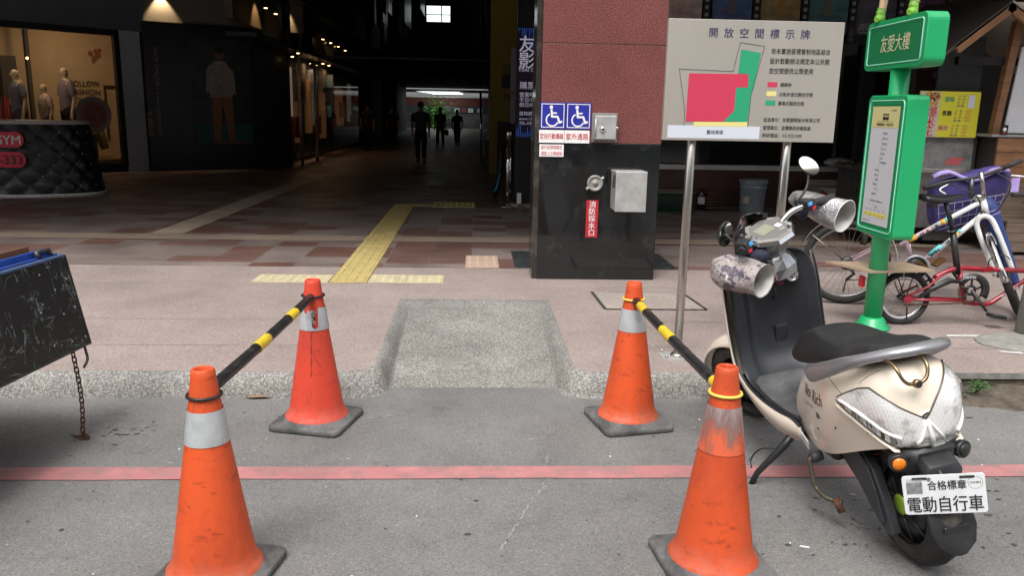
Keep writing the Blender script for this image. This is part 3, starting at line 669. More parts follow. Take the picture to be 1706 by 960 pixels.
for i, (y, z) in enumerate(((16.4, 3.30), (17.2, 3.28), (22.4, 3.22), (23.6, 3.22), (24.9, 3.22), (26.2, 3.2), (19.2, 2.66), (18.6, 2.55), (22.3, 2.6), (23.2, 2.6))):
    g = MB(); g.lathe([(.02, .03), (.045, .03), (.045, 0), (.03, -.005)], BLKM, 10, (-3.93, y, z)); s_ = g.build('lamp_can', None)
    s_.name = 'ceiling_spotlight'; WM[s_.name] = Matrix.Identity(4)
    tag(s_, ['small warm spotlight nearest the street in the upper row of the passage', 'second warm spotlight of the near pair above the passage shops', 'first of the four small warm spotlights deeper in the passage', 'second of the four small warm spotlights deeper in the passage', 'third of the four small warm spotlights deeper in the passage', 'farthest of the four small warm spotlights in the passage', 'small low spotlight under the shop fascia, upper one of the near pair', 'small low spotlight under the shop fascia, lower one of the near pair', 'low spotlight above the glass door, left one', 'low spotlight above the glass door, right one'][i], 'spotlight', 'small spotlights along the passage shops')
    g = MB(); g.lathe([(.032, -.004), (.032, -.012), (.01, -.016)], GOLDL, 10, (-3.93, y, z)); b_ = g.build('bulb', None, world=True); b_.parent = s_
for y in (17.0, 19.0, 22.0, 24.0): area('wash_light', (-4.0, y+.05, 3.66), (-4.28, y+.1, 2.9), .03, 14, (1, .7, .35), spot=70)
g = MB()
for i in range(16):
    y = 20.4+i*.8; g.box((-4.3-.1*(i % 3), y, 1.0+.4*(i % 4)), (.25, .3, .5), [mat('goods_red', (.35, .05, .03), .6), mat('goods_tan', (.4, .25, .12), .6), BLKM, mat('goods_blue', (.1, .12, .16), .6)][i % 4])
g.build('display_goods', ps)
area('display_light', (-4.25, 22.5, 2.6), (-4.3, 22.5, .5), .2, 5, (1, .6, .3)); area('display_light', (-4.25, 25.5, 2.6), (-4.3, 25.5, .5), .2, 5, (1, .6, .3))

# far end of the passage: lit ceiling, glass door frame, red fascia, street shrub
fe = thing('far_arcade', 'distant bright arcade with red shop fascia seen through the passage', 'building', (-2, 60, 0))
g = MB(); g.bb((-12, 62.5, 0), (6, 63, 1.2), mat('far_shop_grey', (.06, .06, .06), .6, var=.6, vscale=1.5)); g.bb((-12, 62.5, 1.2), (6, 63, 1.75), mat('far_glass', (.06, .07, .08), .2)); g.bb((-12, 62.4, 1.75), (6, 63, 2.35), mat('far_red_fascia', (.12, .015, .015), .6)); g.bb((-12, 62.3, 2.35), (6, 63, 2.45), WHITE); g.bb((-12, 57, 2.72), (6, 63, 2.8), DARK)
g.build('wall', fe)
g = MB(); TB = glow('far_tube', (.82, .92, .88), .9); TBB = glow('far_tube_bright', (.9, 1, .95), 1.6)
g.add([(-3.9, 57.2, 2.66), (-1.0, 57.2, 2.66), (-.7, 61, 2.6), (-3.1, 61, 2.6)], [(3, 2, 1, 0)], TB); g.bb((-2.9, 59.6, 2.56), (-1.5, 60, 2.6), TBB); g.bb((-1.4, 59.6, 2.56), (-.75, 60, 2.6), TBB); g.bb((-9.3, 59, 2.5), (-7.4, 60, 2.62), TB)
g.build('ceiling_light', fe)
g = MB()
for x, c in ((-.4, (.5, .5, .5)), (-.9, (.2, .02, .02)), (-1.4, (.4, .4, .38)), (.3, (.3, .32, .34)), (-2.1, (.1, .12, .1))): g.bb((x, 62.3, 1.3), (x+.4, 62.4, 1.6), mat('far_sign_%d' % int(x*10+90), c, .6))
g.build('sign_board', fe)
g = MB(); FL = mat('far_leaf', (.12, .32, .05), .5, var=.4, vscale=5); rr = random.Random(2)
for i in range(1100):
    p = (rr.gauss(-2.75, .45), 61.2+rr.uniform(-.4, .4), abs(rr.gauss(1.1, .6))+.15); a = rr.uniform(0, 6.28)
    leaf(g, p, (cos(a), sin(a), rr.uniform(-.5, .5)), rr.uniform(.18, .32), .11, FL)
wd = thing('street_shrub', 'bright green leafy shrub at the far end of the dark passage', 'plant', (-3.1, 61.2, .0)); g.build('foliage', wd)
g = MB()
for i in range(4): g.cyl((-3.3+.15*i, 61.2, 0), (-3.5+.3*i, 61.2, 1.2), .02, RUST, 6)
g.build('stem', wd)
area('far_daylight', (-2.5, 59.2, 2.5), (-3.0, 61.8, .6), 1.5, 38, (.9, 1, .95))
gd = thing('glass_door_frame', 'tall thin reflective steel door frame standing in the passage', 'door', (.0, 22, .12))
g = MB(); g.cyl((.22, 22, .12), (.19, 22, 1.95), .032, CHROME, 10); g.bb((-4.3, 21.98, 2.72), (.95, 22.04, 2.78), FR); g.cyl((-2.95, 30, .12), (-2.95, 30, 2.2), .025, STEEL, 8); g.build('frame', gd)
g = MB(); g.add([(.24, 22, .2), (.95, 22, .2), (.95, 22, 2.7), (.24, 22, 2.7)], [(0, 1, 2, 3)], clear_glass('door_glass', (.7, .72, .72))); g.build('glass', gd)
tb = thing('side_table', 'small dim glass table with bottles beside the passage door frame', 'table', (.5, 20, .12))
g = MB(); g.bb((.25, 19.8, .78), (.9, 20.2, .80), mat('table_glass', (.05, .06, .06), .1)); g.build('tabletop', tb)
for x, y in ((.27, 19.82), (.88, 19.82), (.27, 20.18), (.88, 20.18)): g = MB(); g.cyl((x, y, .12), (x, y, .78), .012, STEEL, 8); g.build('leg', tb)
for i, x in enumerate((.3, .52, .72)):
    g = MB(); g.lathe([(.03, 0), (.032, .08), (.02, .11)], mat('pale_cup', (.3, .3, .29), .5), 10, (x, 20, .8)); tag(g.build('cup', loc=(x, 20, .8)), ['pale cup on the dim glass table, left one', 'pale cup on the dim glass table, middle one', 'pale cup on the dim glass table, right one'][i], 'cup', 'cups on the glass table')
g = MB(); YC = mat('mustard_column_paint', (.34, .23, .03), .6, var=.1)
col_ = thing('column', 'dark mustard yellow column at the right of the passage', 'column', (.65, 18.2, .12))
g.bb((.36, 18, 1.25), (.93, 18.5, 7.2), YC); g.bb((.36, 18, .12), (.52, 18.5, 1.25), YC); g.bb((.52, 18.01, .12), (.93, 18.5, 1.25), mat('purple_base_paint', (.05, .035, .045), .6)); g.build('shaft', col_)
g = MB(); KF = Frame((.62, 17.995, 2.35), (1, 0, 0)); g.rect(KF, -.02, -.4, .26, -.12, BLKM, .002); g.text(KF, '竹節', .0, -.62, .12, BLACK_INK, .003); g.rect(KF, -.02, -.1, .27, .1, mat('yellow_label', (.2, .15, .03), .5), .001); g.build('notice', col_)

# right-hand rear wall behind the sign: maroon dado, dark glass, film posters
rw = thing('cinema_wall', 'dark glass wall with maroon stone base and film posters behind the information sign', 'wall', (5, 11.9, .12))
g = MB(); g.bb((1.9, 11.85, .12), (11, 12.1, .70), MARO); g.bb((1.9, 11.78, .12), (11, 11.87, .16), mat('dark_skirting', (.06, .05, .05), .5)); g.bb((1.9, 11.9, .78), (11, 12.1, 2.5), mat('black_glass', (.012, .014, .012), .06)); g.bb((1.9, 11.95, 2.5), (11, 12.1, 4), BLKM)
g.build('wall', rw)
g = MB(); g.bb((1.9, 11.78, .695), (11, 11.9, .765), mat('aluminium_sill', (.55, .55, .54), .45, .3, var=.1)); g.bb((5.55, 11.75, .76), (5.72, 11.9, 2.5), DARK); g.build('sill', rw)
titles = [('極能追緝', (.26, .2, .18), (.03, .02, .02)), ('英雄本色', (.035, .07, .16), (.55, .55, .55)), ('福島50英雄', (.16, .12, .05), (.6, .58, .5)), ('夏海遊戲', (.03, .09, .10), (.10, .35, .38)), ('晨昏', (.05, .05, .07), (.5, .5, .5)), ('夢境', (.05, .015, .04), (.5, .5, .5))]
px0 = [2.62, 3.33, 4.02, 4.71, 5.40, 6.09]
for i, (tt, c1, c2) in enumerate(titles):
    x0 = px0[i]; x1 = x0+.56; pf = Frame((x0, 11.86, 2.62), (1, 0, 0))
    po = thing('film_poster', ['pale film poster with dark title, leftmost above the information sign', 'blue film poster second from the left above the sign', 'brown film poster with the number fifty in its title', 'dark teal film poster fourth from the left above the sign', 'dark film poster just left of the green sign head', 'purple black film poster right behind the green sign head'][i], 'poster', (x0, 11.86, 2.6), group='film posters above the dark glass wall')
    g = MB(); g.bb((x0, 11.86, 2.62), (x1, 11.9, 3.5), mat('poster_paper_%d' % i, tuple(min(.6, c*2.2) for c in c1), .4, var=.5, vscale=6, dirt=(c1[2]*3, c1[1]*1.6, c1[0]*1.8), dirtamt=.8, dscale=4)); g.build('sheet', po)
    g = MB(); g.text(pf, tt, .03, .07, .11, mat('poster_ink_%d' % i, c2, .5), .003, 'l', .5, bold=.01); g.rect(pf, .05, .03, .5, .045, mat('poster_ink_%d' % i, c2, .5), .002)
    if i in (1, 2, 3): g.poly(pf, [(.22, .25), (.34, .25), (.30, .8), (.25, .8)], mat('poster_figure_%d' % i, (c1[0]*2+.1, c1[1]*2, c1[2]*1.2), .5), .002)
    g.build('lettering', po)
g = MB(); HL = mat('film_hole', (.32, .32, .34), .5)
for i in range(6):
    x0 = px0[i]+.575; g.bb((x0, 11.84, 2.55), (x0+.1, 11.88, 3.6), BLKM); ff = Frame((x0, 11.84, 2.55), (1, 0, 0))
    for k in range(9): g.roundrect(ff, .025, .27+k*.1, .075, .32+k*.1, .01, HL, .003, 3)
    g.rect(ff, .01, -.02, .09, .19, mat('plum_label', (.05, .03, .06), .5), .002); g.text(ff, '上映中', .05, .12, .07, HL, .004, vertical=True)
g.build('film_strip', rw)

# unseen building added across the street, for reflections and shade
ob = thing('added_street_block', 'unseen pale block added behind the viewer for reflections and shade', 'building', (0, -16, 0))
g = MB(); g.bb((-30, -18, 0), (30, -16, 13), mat('far_render', (.30, .28, .25), .8, var=.1)); g.build('wall', ob)
for i in range(10):
    for j in range(3): g = MB(); g.bb((-25+i*5, -16.0, 3.2+j*3.2), (-22.6+i*5, -15.97, 4.9+j*3.2), mat('far_window', (.04, .05, .06), .1)); g.build('window', ob)

# dark hanging rods and strips in the tall part of the passage
hg = thing('hanging_decoration', 'dark hanging rods and ribbons high up in the passage beside the bright window', 'decoration', (-3, 30, 6.9))
rr = random.Random(12); g = MB(); HGM = mat('hanging_grey', (.12, .12, .13), .4)
for i in range(34):
    x = -4.2+rr.uniform(0, 2.4) if i < 24 else -.6+rr.uniform(0, 1.2); zb = rr.uniform(3.8, 5.4); g.bb((x, 30+rr.uniform(-2, 2), zb), (x+rr.uniform(.015, .05), 32, 6.9), HGM if i % 3 else BLKM)
g.build('rods', hg)

# wear on the road: pale scuffs, tar spots, an old crack
g = MB(); PALE_ = mat('pale_road_scuff', (.30, .285, .265), .9, var=.3, vscale=40); TAR = mat('dark_road_spot', (.055, .052, .05), .85)
rr = random.Random(33)
def ribbon(pts, w_, m, z=.0022):
    for a, b_ in zip(pts, pts[1:]):
        if rr.random() < .28: continue
        a = Vector((*a, z)); b_ = Vector((*b_, z)); d = (b_-a).normalized(); n_ = Vector((-d.y, d.x, 0))*w_*rr.uniform(.3, 1.3)
        g.add([a-n_, b_-n_*.8, b_+n_*.8, a+n_], [(0, 1, 2, 3)], m)
def wander(x0, y0, x1, y1, n, amp):
    return [(x0+(x1-x0)*i/n+rr.uniform(-amp, amp), y0+(y1-y0)*i/n+rr.uniform(-amp, amp)) for i in range(n+1)]
ribbon(wander(.10, 2.55, .30, 3.05, 34, .008), .0035, PALE_); ribbon(wander(.30, 3.05, .34, 3.35, 22, .007), .003, PALE_)
ribbon(wander(-1.0, 3.15, -.92, 3.55, 26, .008), .004, PALE_); ribbon(wander(-.5, 3.78, -.3, 3.84, 16, .012), .005, PALE_)
structure(g.build('road_wear'))
g = MB()
for i in range(150):
    x, y = rr.uniform(-2.2, 3.2), rr.uniform(1.9, 4.02); r_ = rr.uniform(.002, .009)*(1.6 if rr.random() < .08 else 1); n_ = 7
    g.add([(x+r_*(1.5 if rr.random() < .3 else 1)*cos(2*pi*k/n_)*rr.uniform(.6, 1.2), y+r_*sin(2*pi*k/n_)*rr.uniform(.5, 1.1), .0024+i*.000004) for k in range(n_)], [tuple(range(n_))], TAR if i % 4 else PALE_)
for cx, cy, sx in ((1.45, 2.62, .16), (1.75, 2.9, .22), (2.1, 2.6, .2), (-1.6, 3.6, .12)):
    for i in range(30):
        x, y = rr.gauss(cx, sx), rr.gauss(cy, sx*.4); r_ = rr.uniform(.003, .014); g.add([(x+r_*cos(2*pi*k/8)*rr.uniform(.5, 1.4), y+r_*.6*sin(2*pi*k/8)*rr.uniform(.5, 1.3), .0031+i*.000003) for k in range(8)], [tuple(range(8))], mat('oil_spot', (.07, .067, .064), .6))
structure(g.build('road_stains'))

g = MB(); LITP = glow('added_glow_panel', (.42, .19, .07), .12); LIT2 = glow('added_glow_panel_pale', (.5, .4, .3), .10); LIT3 = glow('added_glow_panel_teal', (.08, .2, .2), .10)  # glowing panels added to brighten the passage shops
for y0_, y1_, z0_, z1_, m_ in ((19.5, 19.9, .7, 2.3, LITP), (20.1, 20.5, 1.2, 2.4, LIT2), (20.9, 21.2, .6, 1.6, LITP), (22.2, 22.9, .8, 2.2, LITP), (23.2, 23.5, 1.0, 2.5, LIT2), (24.2, 25.0, .6, 1.9, LITP), (25.6, 26.0, 1.2, 2.3, LIT3), (27, 28.4, .9, 2.1, LITP), (29.5, 30.2, 1, 2.3, LIT2)):
    g.bb((-4.42, y0_, z0_), (-4.36, y1_, z1_), m_)
g.build('added_display_glow', ps)
# ------------------------------------------------------------------ pillar
GR = granite('red_polished_granite', (.185, .058, .054), (.31, .155, .145), (.07, .025, .024), .22, sc=1.1, big=.1, bump=0)
BG = mat('polished_black_granite', (.010, .011, .012), .06, spec=.55, dirt=(.085, .083, .08), dirtamt=.4, dscale=2.0, dlo=.57, dhi=.72, rvar=.03)
pil = thing('pillar', 'square stone pillar with red granite above and polished black granite below', 'pillar', (1.02, 7.05, .12))
g = MB(); g.bb((.533, 6.605, .12), (1.508, 7.6, 1.236), BG); g.build('base_cladding', pil, bevel=.004)
g = MB(); g.bb((.536, 6.61, 1.238), (1.512, 7.6, 2.0), GR); g.bb((.536, 6.61, 2.005), (1.512, 7.6, 3.76), GR); g.bb((.54, 6.615, 1.2), (1.505, 7.59, 3.7), DK); g.build('upper_cladding', pil, bevel=.002)
g = MB(); g.bb((.527, 6.64, .12), (.5335, 6.67, 3.7), STEEL); g.bb((.49, 6.62, .125), (.533, 6.9, 3.7), mat('smoky_side_stone', (.03, .026, .022), .15, dirt=(.15, .14, .13), dirtamt=.5, dscale=3)); g.build('edge_trim', pil)
# signs on the pillar
PFm = Frame((0, 6.6, 0), (1, 0, 0))
def pick(lo, hi, v): return lo+(hi-lo)*v
BLU = mat('sign_blue', (.025, .03, .30), .35)
def wheelchair(mb, F, cx, cy, s, m, h):
    P = lambda a, b: (cx+a*s, cy+b*s)
    mb.disc(F, *P(-.07, .36), .075*s, m, h)
    mb.stroke(F, [P(-.06, .24), P(-.03, -.03), P(.2, -.03), P(.29, -.27), P(.37, -.23)], .085*s, m, h)
    mb.stroke(F, [P(-.05, .12), P(.15, .12)], .06*s, m, h+.0002)
    pts = [P(-.02+.25*cos(R(a)), -.16+.25*sin(R(a))) for a in range(118, 345, 12)]
    mb.stroke(F, pts, .06*s, m, h+.0001)
for i, (x0, lab) in enumerate(((.53, 'square blue wheelchair sign on the pillar, left one above the longer red text'), (.735, 'square blue wheelchair sign on the pillar, right one next to the steel box'))):
    t = thing('wheelchair_sign', lab, 'sign', (x0, 6.6, 1.35), group='blue wheelchair signs on the pillar')
    g = MB(); g.bb((x0, 6.598, 1.345), (x0+.2, 6.606, 1.55), BLU); g.build('plate', t)
    F_ = Frame((x0, 6.598, 1.345), (1, 0, 0)); g = MB()
    g.stroke(F_, [(.012, .012), (.188, .012), (.188, .193), (.012, .193)], .006, WHITE_INK, .001, True)
    wheelchair(g, F_, .1, .1, .19, WHITE_INK, .0012); g.build('symbol', t)
def strip_sign(name, lab, x0, z0, x1, z1, lines, m, ink, size, width=None, bold=.01, y=6.6):
    t = thing(name, lab, 'sign', (x0, y, z0)); g = MB(); g.bb((x0, y-.003, z0), (x1, y+.003, z1), m); g.build('plate', t)
    F_ = Frame((x0, y-.003, z0), (1, 0, 0)); g = MB(); n = len(lines)
    for i, s_ in enumerate(lines):
        g.text(F_, s_, (x1-x0)/2, (z1-z0)*(n-i-.5)/n-size*.36, size, ink, .0015, 'c', width, bold)
    g.build('lettering', t); return t
strip_sign('guide_sign', 'white strip sign with red characters under the left wheelchair sign', .525, 1.235, .725, 1.335, ['定向行動導線'], WHITE, RED_INK, .05, .185)
strip_sign('passage_sign', 'white strip sign with larger red characters under the right wheelchair sign', .728, 1.235, .928, 1.335, ['室外通路'], WHITE, RED_INK, .055, .18)
strip_sign('notice_sign', 'small white notice with two lines of thin red characters, lowest on the pillar left', .53, 1.125, .725, 1.222, ['盲行色帶停車在', '通路上之障礙物'], WHITE, mat('pink_ink', (.6, .12, .14), .5), .036, .17, .003)
t = thing('hydrant_sign', 'narrow vertical red sign with white characters below the valve cap', 'sign', (.965, 6.6, .47))
g = MB(); g.bb((.925, 6.596, .475), (1.022, 6.606, .78), mat('sign_red', (.42, .02, .03), .4)); g.build('plate', t)
F_ = Frame((.925, 6.596, .475), (1, 0, 0)); g = MB(); g.text(F_, '消防採水口', .0485, .25, .058, WHITE_INK, .0015, vertical=True, bold=.015); g.build('lettering', t)
BOXM = mat('scuffed_steel_box', (.45, .45, .44), .5, .4, var=.2, vscale=7, rvar=.12, dirt=(.3, .3, .29), dirtamt=.5)
t = thing('valve_box', 'small square steel cover box with round lock on the pillar', 'box', (1.05, 6.6, 1.3))
g = MB(); g.bb((.96, 6.53, 1.27), (1.13, 6.606, 1.455), BOXM); g.bb((.945, 6.595, 1.245), (1.15, 6.607, 1.475), mat('grey_sealant', (.2, .19, .18), .9, var=.3, vscale=20)); g.build('housing', t, bevel=.006)
g = MB(); g.lathe([(.022, 0), (.022, .012), (.012, .02)], CHROME, 16, (1.02, 6.53, 1.35), (0, -1, 0)); g.lathe([(.012, 0), (.012, .02)], CHROME, 10, (1.13, 6.56, 1.36), (1, 0, 0)); g.cyl((.965, 6.527, 1.29), (.965, 6.527, 1.43), .008, BOXM, 8); g.build('lock', t)
t = thing('fire_inlet', 'round steel cap of the fire water inlet on black granite', 'fire inlet', (.985, 6.6, .92))
g = MB(); g.lathe([(.060, 0), (.064, .01), (.066, .026), (.062, .034), (.050, .036), (.048, .030), (.018, .030), (.016, .042), (.001, .043)], mat('dull_alloy', (.30, .29, .27), .6, .4, var=.25, vscale=30), 32, (.985, 6.6, .92), (0, -1, 0)); g.build('cap', t)
for a in (35, 215): g = MB(); d = Vector((cos(R(a)), 0, sin(R(a)))); c_ = Vector((.985, 6.575, .92)); g.cyl(c_+d*.055, c_+d*.085, .011, BOXM, 8); g.build('lug', t)
t = thing('junction_box', 'larger grey steel junction box with hinged front on black granite', 'box', (1.24, 6.6, .9))
g = MB(); g.bb((1.12, 6.38, .72), (1.36, 6.606, 1.02), BOXM); g.build('housing', t, bevel=.004)
g = MB(); g.bb((1.118, 6.37, .715), (1.364, 6.381, 1.028), BOXM); g.bb((1.115, 6.375, 1.015), (1.366, 6.606, 1.03), BOXM); g.build('door', t, bevel=.003)
g = MB(); g.bb((1.108, 6.40, .93), (1.121, 6.45, 1.0), DK); g.bb((1.10, 6.41, .90), (1.12, 6.43, .96), DK); g.build('latch', t)

# ------------------------------------------------------------------ information sign on two posts
SG = mat('sign_steel_face', (.44, .41, .365), .45, .35, var=.07, vscale=3, stretch=(1, 1, .1), rvar=.06)
t = thing('information_sign', 'large brushed steel information sign with coloured site plan on two steel posts', 'sign', (1.45, 4.42, .12))
tilt = R(0)
g = MB(); g.bb((1.003, 4.365, 1.342), (1.93, 4.395, 1.96), SG); g.build('board', t, bevel=.002)
SF = Frame((1.003, 4.365, 1.342), (1, 0, 0)); W_, H_ = .927, .618
# board image coordinates: crop pixels of the photograph's board mapped on the board's own width and height
def sp(u, v):
    # bilinear inverse for the quad (98,118) (1212,155) (1115,915) (45,890)
    tx = (u-98+(v-118)*.069)/1105; ty = (v-118-(u-98)*.0325)/766
    return (tx*W_, H_*(1-ty))
g = MB(); PINKR = mat('plan_red', (.58, .04, .09), .5); GRN = mat('plan_green', (.02, .33, .16), .5); YL = mat('plan_yellow', (.75, .66, .25), .5)
g.poly(SF, [sp(*a) for a in ((435, 768), (505, 700), (518, 553), (592, 553), (592, 470), (530, 462), (547, 315), (673, 338), (628, 560), (612, 600), (590, 775))], GRN, .0012)
g.poly(SF, [sp(*a) for a in ((195, 765), (220, 460), (595, 470), (592, 553), (516, 553), (505, 700), (435, 770))], PINKR, .0016)
g.poly(SF, [sp(*a) for a in ((247, 768), (590, 775), (588, 805), (245, 796))], YL, .0016)
g.stroke(SF, [sp(*a) for a in ((185, 795), (190, 690), (158, 432), (497, 452), (542, 272), (695, 297), (612, 600), (592, 808))], .0022, BLACK_INK, .0018)
for c_, y0 in ((PINKR, 537), (YL, 595), (GRN, 654)):
    a = sp(715-(y0-537)*.1, y0+15); b_ = sp(780-(y0-537)*.1, y0-14); g.rect(SF, a[0], a[1], b_[0], b_[1], c_, .0012)
g.build('site_plan', t)
g = MB(); a = sp(80, 885); b_ = sp(672, 815); g.rect(SF, .025, .012, .025+.495, .078, mat('white_strip', (.62, .65, .72), .4), .0012); g.build('street_strip', t)
g = MB()
for i, ch in enumerate('開放空間標示牌'):
    p = sp(372+i*96, 232+i*3.2); g.text(SF, ch, p[0], p[1]-.0, .052, NAVY_INK, .0015, 'c', bold=.012)
def line(s_, u, v, u2, size, bold=.006, ink=BLACK_INK):
    p = sp(u, v); p2 = sp(u2, v); g.text(SF, s_, p[0], p[1], size, ink, .0015, 'l', p2[0]-p[0], bold)
line('依未實施容積管制地區綜合', 737, 342, 1112, .032); line('設計鼓勵辦法規定本公共開', 730, 403, 1106, .032); line('放空間提供公眾使用', 724, 465, 1003, .032)
line('建築物', 797, 550, 868, .023); line('沿街步道式開放空間', 790, 611, 1005, .023); line('廣場式開放空間', 784, 668, 950, .023)
line('起造單位：友愛國際股份有限公司', 693, 772, 1055, .024, .004); line('管理單位：宜蘭縣政府建設處', 690, 824, 998, .024, .004); line('申訴電話：03-9251000', 685, 873, 942, .024, .004)
g.text(SF, '舊城東路', .235, .036, .024, BLACK_INK, .0022, 'l', .09, .004)
g.build('lettering', t)
for x in (1.177, 1.70):
    g = MB(); g.tube([(x-.005, 4.42, .125), (x, 4.42, 1.9)], .024, STEEL, 20); g.build('post', t)
    g = MB(); g.bb((x-.1, 4.345, .12), (x+.085, 4.50, .13), BOXM); g.lathe([(.04, .13), (.04, .14), (.026, .15)], STEEL, 20, (x-.005, 4.42, 0)); b_ = g.build('base_plate', t)
    for sx in (-.08, .065):
        for sy in (-.055, .06): g = MB(); g.cyl((x+sx, 4.42+sy, .13), (x+sx, 4.42+sy, .152), .007, STEEL, 6); g.build('bolt', b_)

# ------------------------------------------------------------------ bus stop
GP = mat('bus_stop_green', (.012, .36, .125), .38, coat=.3, var=.05, vscale=3, dirt=(.05, .3, .16), dirtamt=.3, dscale=6)
GPd = mat('bus_stop_dark_green', (.010, .20, .07), .42); PALE = mat('pale_green_line', (.35, .72, .58), .45)
t = thing('bus_stop', 'bright green bus stop post with timetable panel and name board', 'bus stop', (2.635, 5.1, .12))
g = MB(); g.tube([(2.635, 5.10, .12), (2.635, 5.10, 1.8)], .057, GP, 28); g.lathe([(.115, .12), (.115, .135), (.09, .15), (.075, .19), (.062, .2)], GP, 32, (2.635, 5.10, 0)); g.build('pole', t)
def rounded_box(cx, cy, hd, L, T, z0, z1, r, m):
    """slab whose face looks along -x turned by hd; length L along depth, thickness T"""
    F_ = Frame((cx, cy, (z0+z1)/2), Vector((-sin(hd), -cos(hd), 0)))   # x runs from the far to the near edge as seen from the left
    F_.y = Vector((0, 0, 1)); F_.n = F_.x.cross(F_.y)
    pts = []
    hx, hz = L/2, (z1-z0)/2
    for ax_, az_, a0 in ((hx-r, hz-r, 0), (-hx+r, hz-r, 90), (-hx+r, -hz+r, 180), (hx-r, -hz+r, 270)):
        for i in range(7): a = R(a0+15*i); pts.append((ax_+r*cos(a), az_+r*sin(a)))
    g = MB(); e = .006
    rings = []
    for h, k in ((-T/2, .985), (-T/2+e, 1), (T/2-e, 1), (T/2, .985)): rings.append([F_.p(a*k, b*k, h) for a, b in pts])
    g.loft(rings, m, smooth=False)
    F_.o = F_.p(0, 0, T/2)
    return g, F_
def outline(mb, F_, hx, hz, r, w_, m, h):
    pts = []
    for ax_, az_, a0 in ((hx-r, hz-r, 0), (-hx+r, hz-r, 90), (-hx+r, -hz+r, 180), (hx-r, -hz+r, 270)):
        for i in range(6): a = R(a0+18*i); pts.append(F_.p(ax_+r*cos(a), az_+r*sin(a), h))
    mb.tube(pts, w_, m, 6, closed=True)
g, F2 = rounded_box(2.637, 5.09, R(0), .49, .135, .739, 1.616, .035, GP); g.build('timetable_case', t)
g = MB(); outline(g, F2, .215, .405, .03, .0035, PALE, .002); g.build('trim', t)
g = MB(); g.rect(F2, -.185, -.385, .185, .385, GPd, .0012); g.rect(F2, -.172, -.37, .172, .37, mat('timetable_paper', (.62, .63, .66), .35), .002); g.rect(F2, -.172, .24, .172, .37, mat('timetable_yellow', (.66, .60, .28), .4), .003)
g.build('timetable', t)
g = MB(); K = BLACK_INK; h = .004
g.roundrect(F2, -.03, .29, .045, .325, .006, K, h)
for x in (-.012, .03): g.disc(F2, x, .289, .006, K, h)
for x in (-.022, -.004, .014, .03): g.rect(F2, x, .305, x+.011, .318, mat('timetable_yellow', (.66, .60, .28), .4), h+.001)
g.rect(F2, -.1, .278, .1, .2795, K, h); g.text(F2, '宜蘭轉運站－市區公車', 0, .252, .02, K, h, 'c', .21, .01); g.text(F2, '小巴時刻', .06, .34, .016, K, h, 'l', .07)
R1 = [('東港路口', .2), ('宜蘭火車站', .168), ('舊城東路口', .136), ('中山公園', .104), ('文昌廟', .075), ('新民', .045), ('宜蘭轉運站南', .02)]
R2 = [('碧霞宮', -.03), ('昭應宮', -.06), ('南門', -.09), ('宜蘭設治', -.12), ('西門', -.15), ('舊城南路', -.18)]
for s_, z in R1: g.text(F2, s_, .0, z, .013, K, h, 'l', None); g.disc(F2, -.008, z+.005, .003, K, h, 8)
for s_, z in R2: g.text(F2, s_, -.02, z, .013, K, h, 'r', None); g.disc(F2, -.01, z+.005, .003, K, h, 8)
g.stroke(F2, [(-.008, .205), (-.012, .02), (-.012, -.18)], .0012, K, h); g.disc(F2, -.012, -.085, .005, RED_INK, h+.0003, 10)
g.text(F2, '宜蘭市公所關心您', 0, -.225, .013, K, h, 'c', .17); g.rect(F2, -.1, -.245, .1, -.2455, K, h); g.text(F2, '行駛時間', 0, -.262, .011, K, h, 'c')
for i in range(5): g.text(F2, '%02d:20' % (7+i*2), -.13+i*.055, -.282, .013, K, h, 'l'); g.rect(F2, -.133+i*.055, -.318, -.083+i*.055, -.294, mat('yellow_marker', (.8, .7, .08), .5), h-.0005); g.text(F2, '%02d:40' % (7+i*2), -.13+i*.055, -.313, .013, K, h, 'l')
g.text(F2, '服務電話 03-9325164', -.15, -.355, .012, K, h, 'l', .1); g.build('lettering', t)
g, F3 = rounded_box(2.634, 5.10, R(2), .79, .125, 1.775, 2.078, .05, GP); g.build('name_board', t)
g = MB(); outline(g, F3, .35, .118, .02, .0035, PALE, .002); g.build('trim', t)
g = MB(); g.rect(F3, -.34, -.108, .34, .108, GPd, .0012); g.text(F3, '友愛大樓', 0.02, -.04, .11, mat('cream_letters', (.62, .6, .38), .5), .003, 'c', .38, .012); g.build('lettering', t)
# small figure standing on the board: only its boots and shins reach into the photograph
t = thing('figurine', 'small figurine with green boots standing on top of the green name board', 'figurine', (2.63, 5.1, 2.08))
LG = mat('lime_boot', (.18, .42, .05), .4); SKN = mat('figurine_skin', (.62, .42, .25), .5)
for y, ly in ((5.38, .0), (4.98, .015)):
    g = MB(); g.tube([(2.60, y, 2.11+ly), (2.61, y-.005, 2.16), (2.62, y-.01, 2.3)], [.026, .022, .03], SKN, 12); g.build('leg', t)
    g = MB(); g.tube(bez([(2.56, y-.045, 2.088), (2.585, y-.02, 2.096), (2.605, y, 2.10), (2.605, y, 2.135), (2.61, y, 2.16)], 4), [.015]*3+[.027]*3+[.03]*4+[.028]*4+[.026]*2+[.032], LG, 12); g.build('boot', t)
g = MB(); g.tube([(2.62, 4.97, 2.3), (2.62, 5.18, 2.42), (2.62, 5.37, 2.3)], [.05, .07, .05], LG, 12); g.tube([(2.62, 5.18, 2.4), (2.62, 5.18, 2.62)], [.08, .06], LG, 14); g.sphere((2.62, 5.18, 2.73), .1, SKN); g.build('body', t)

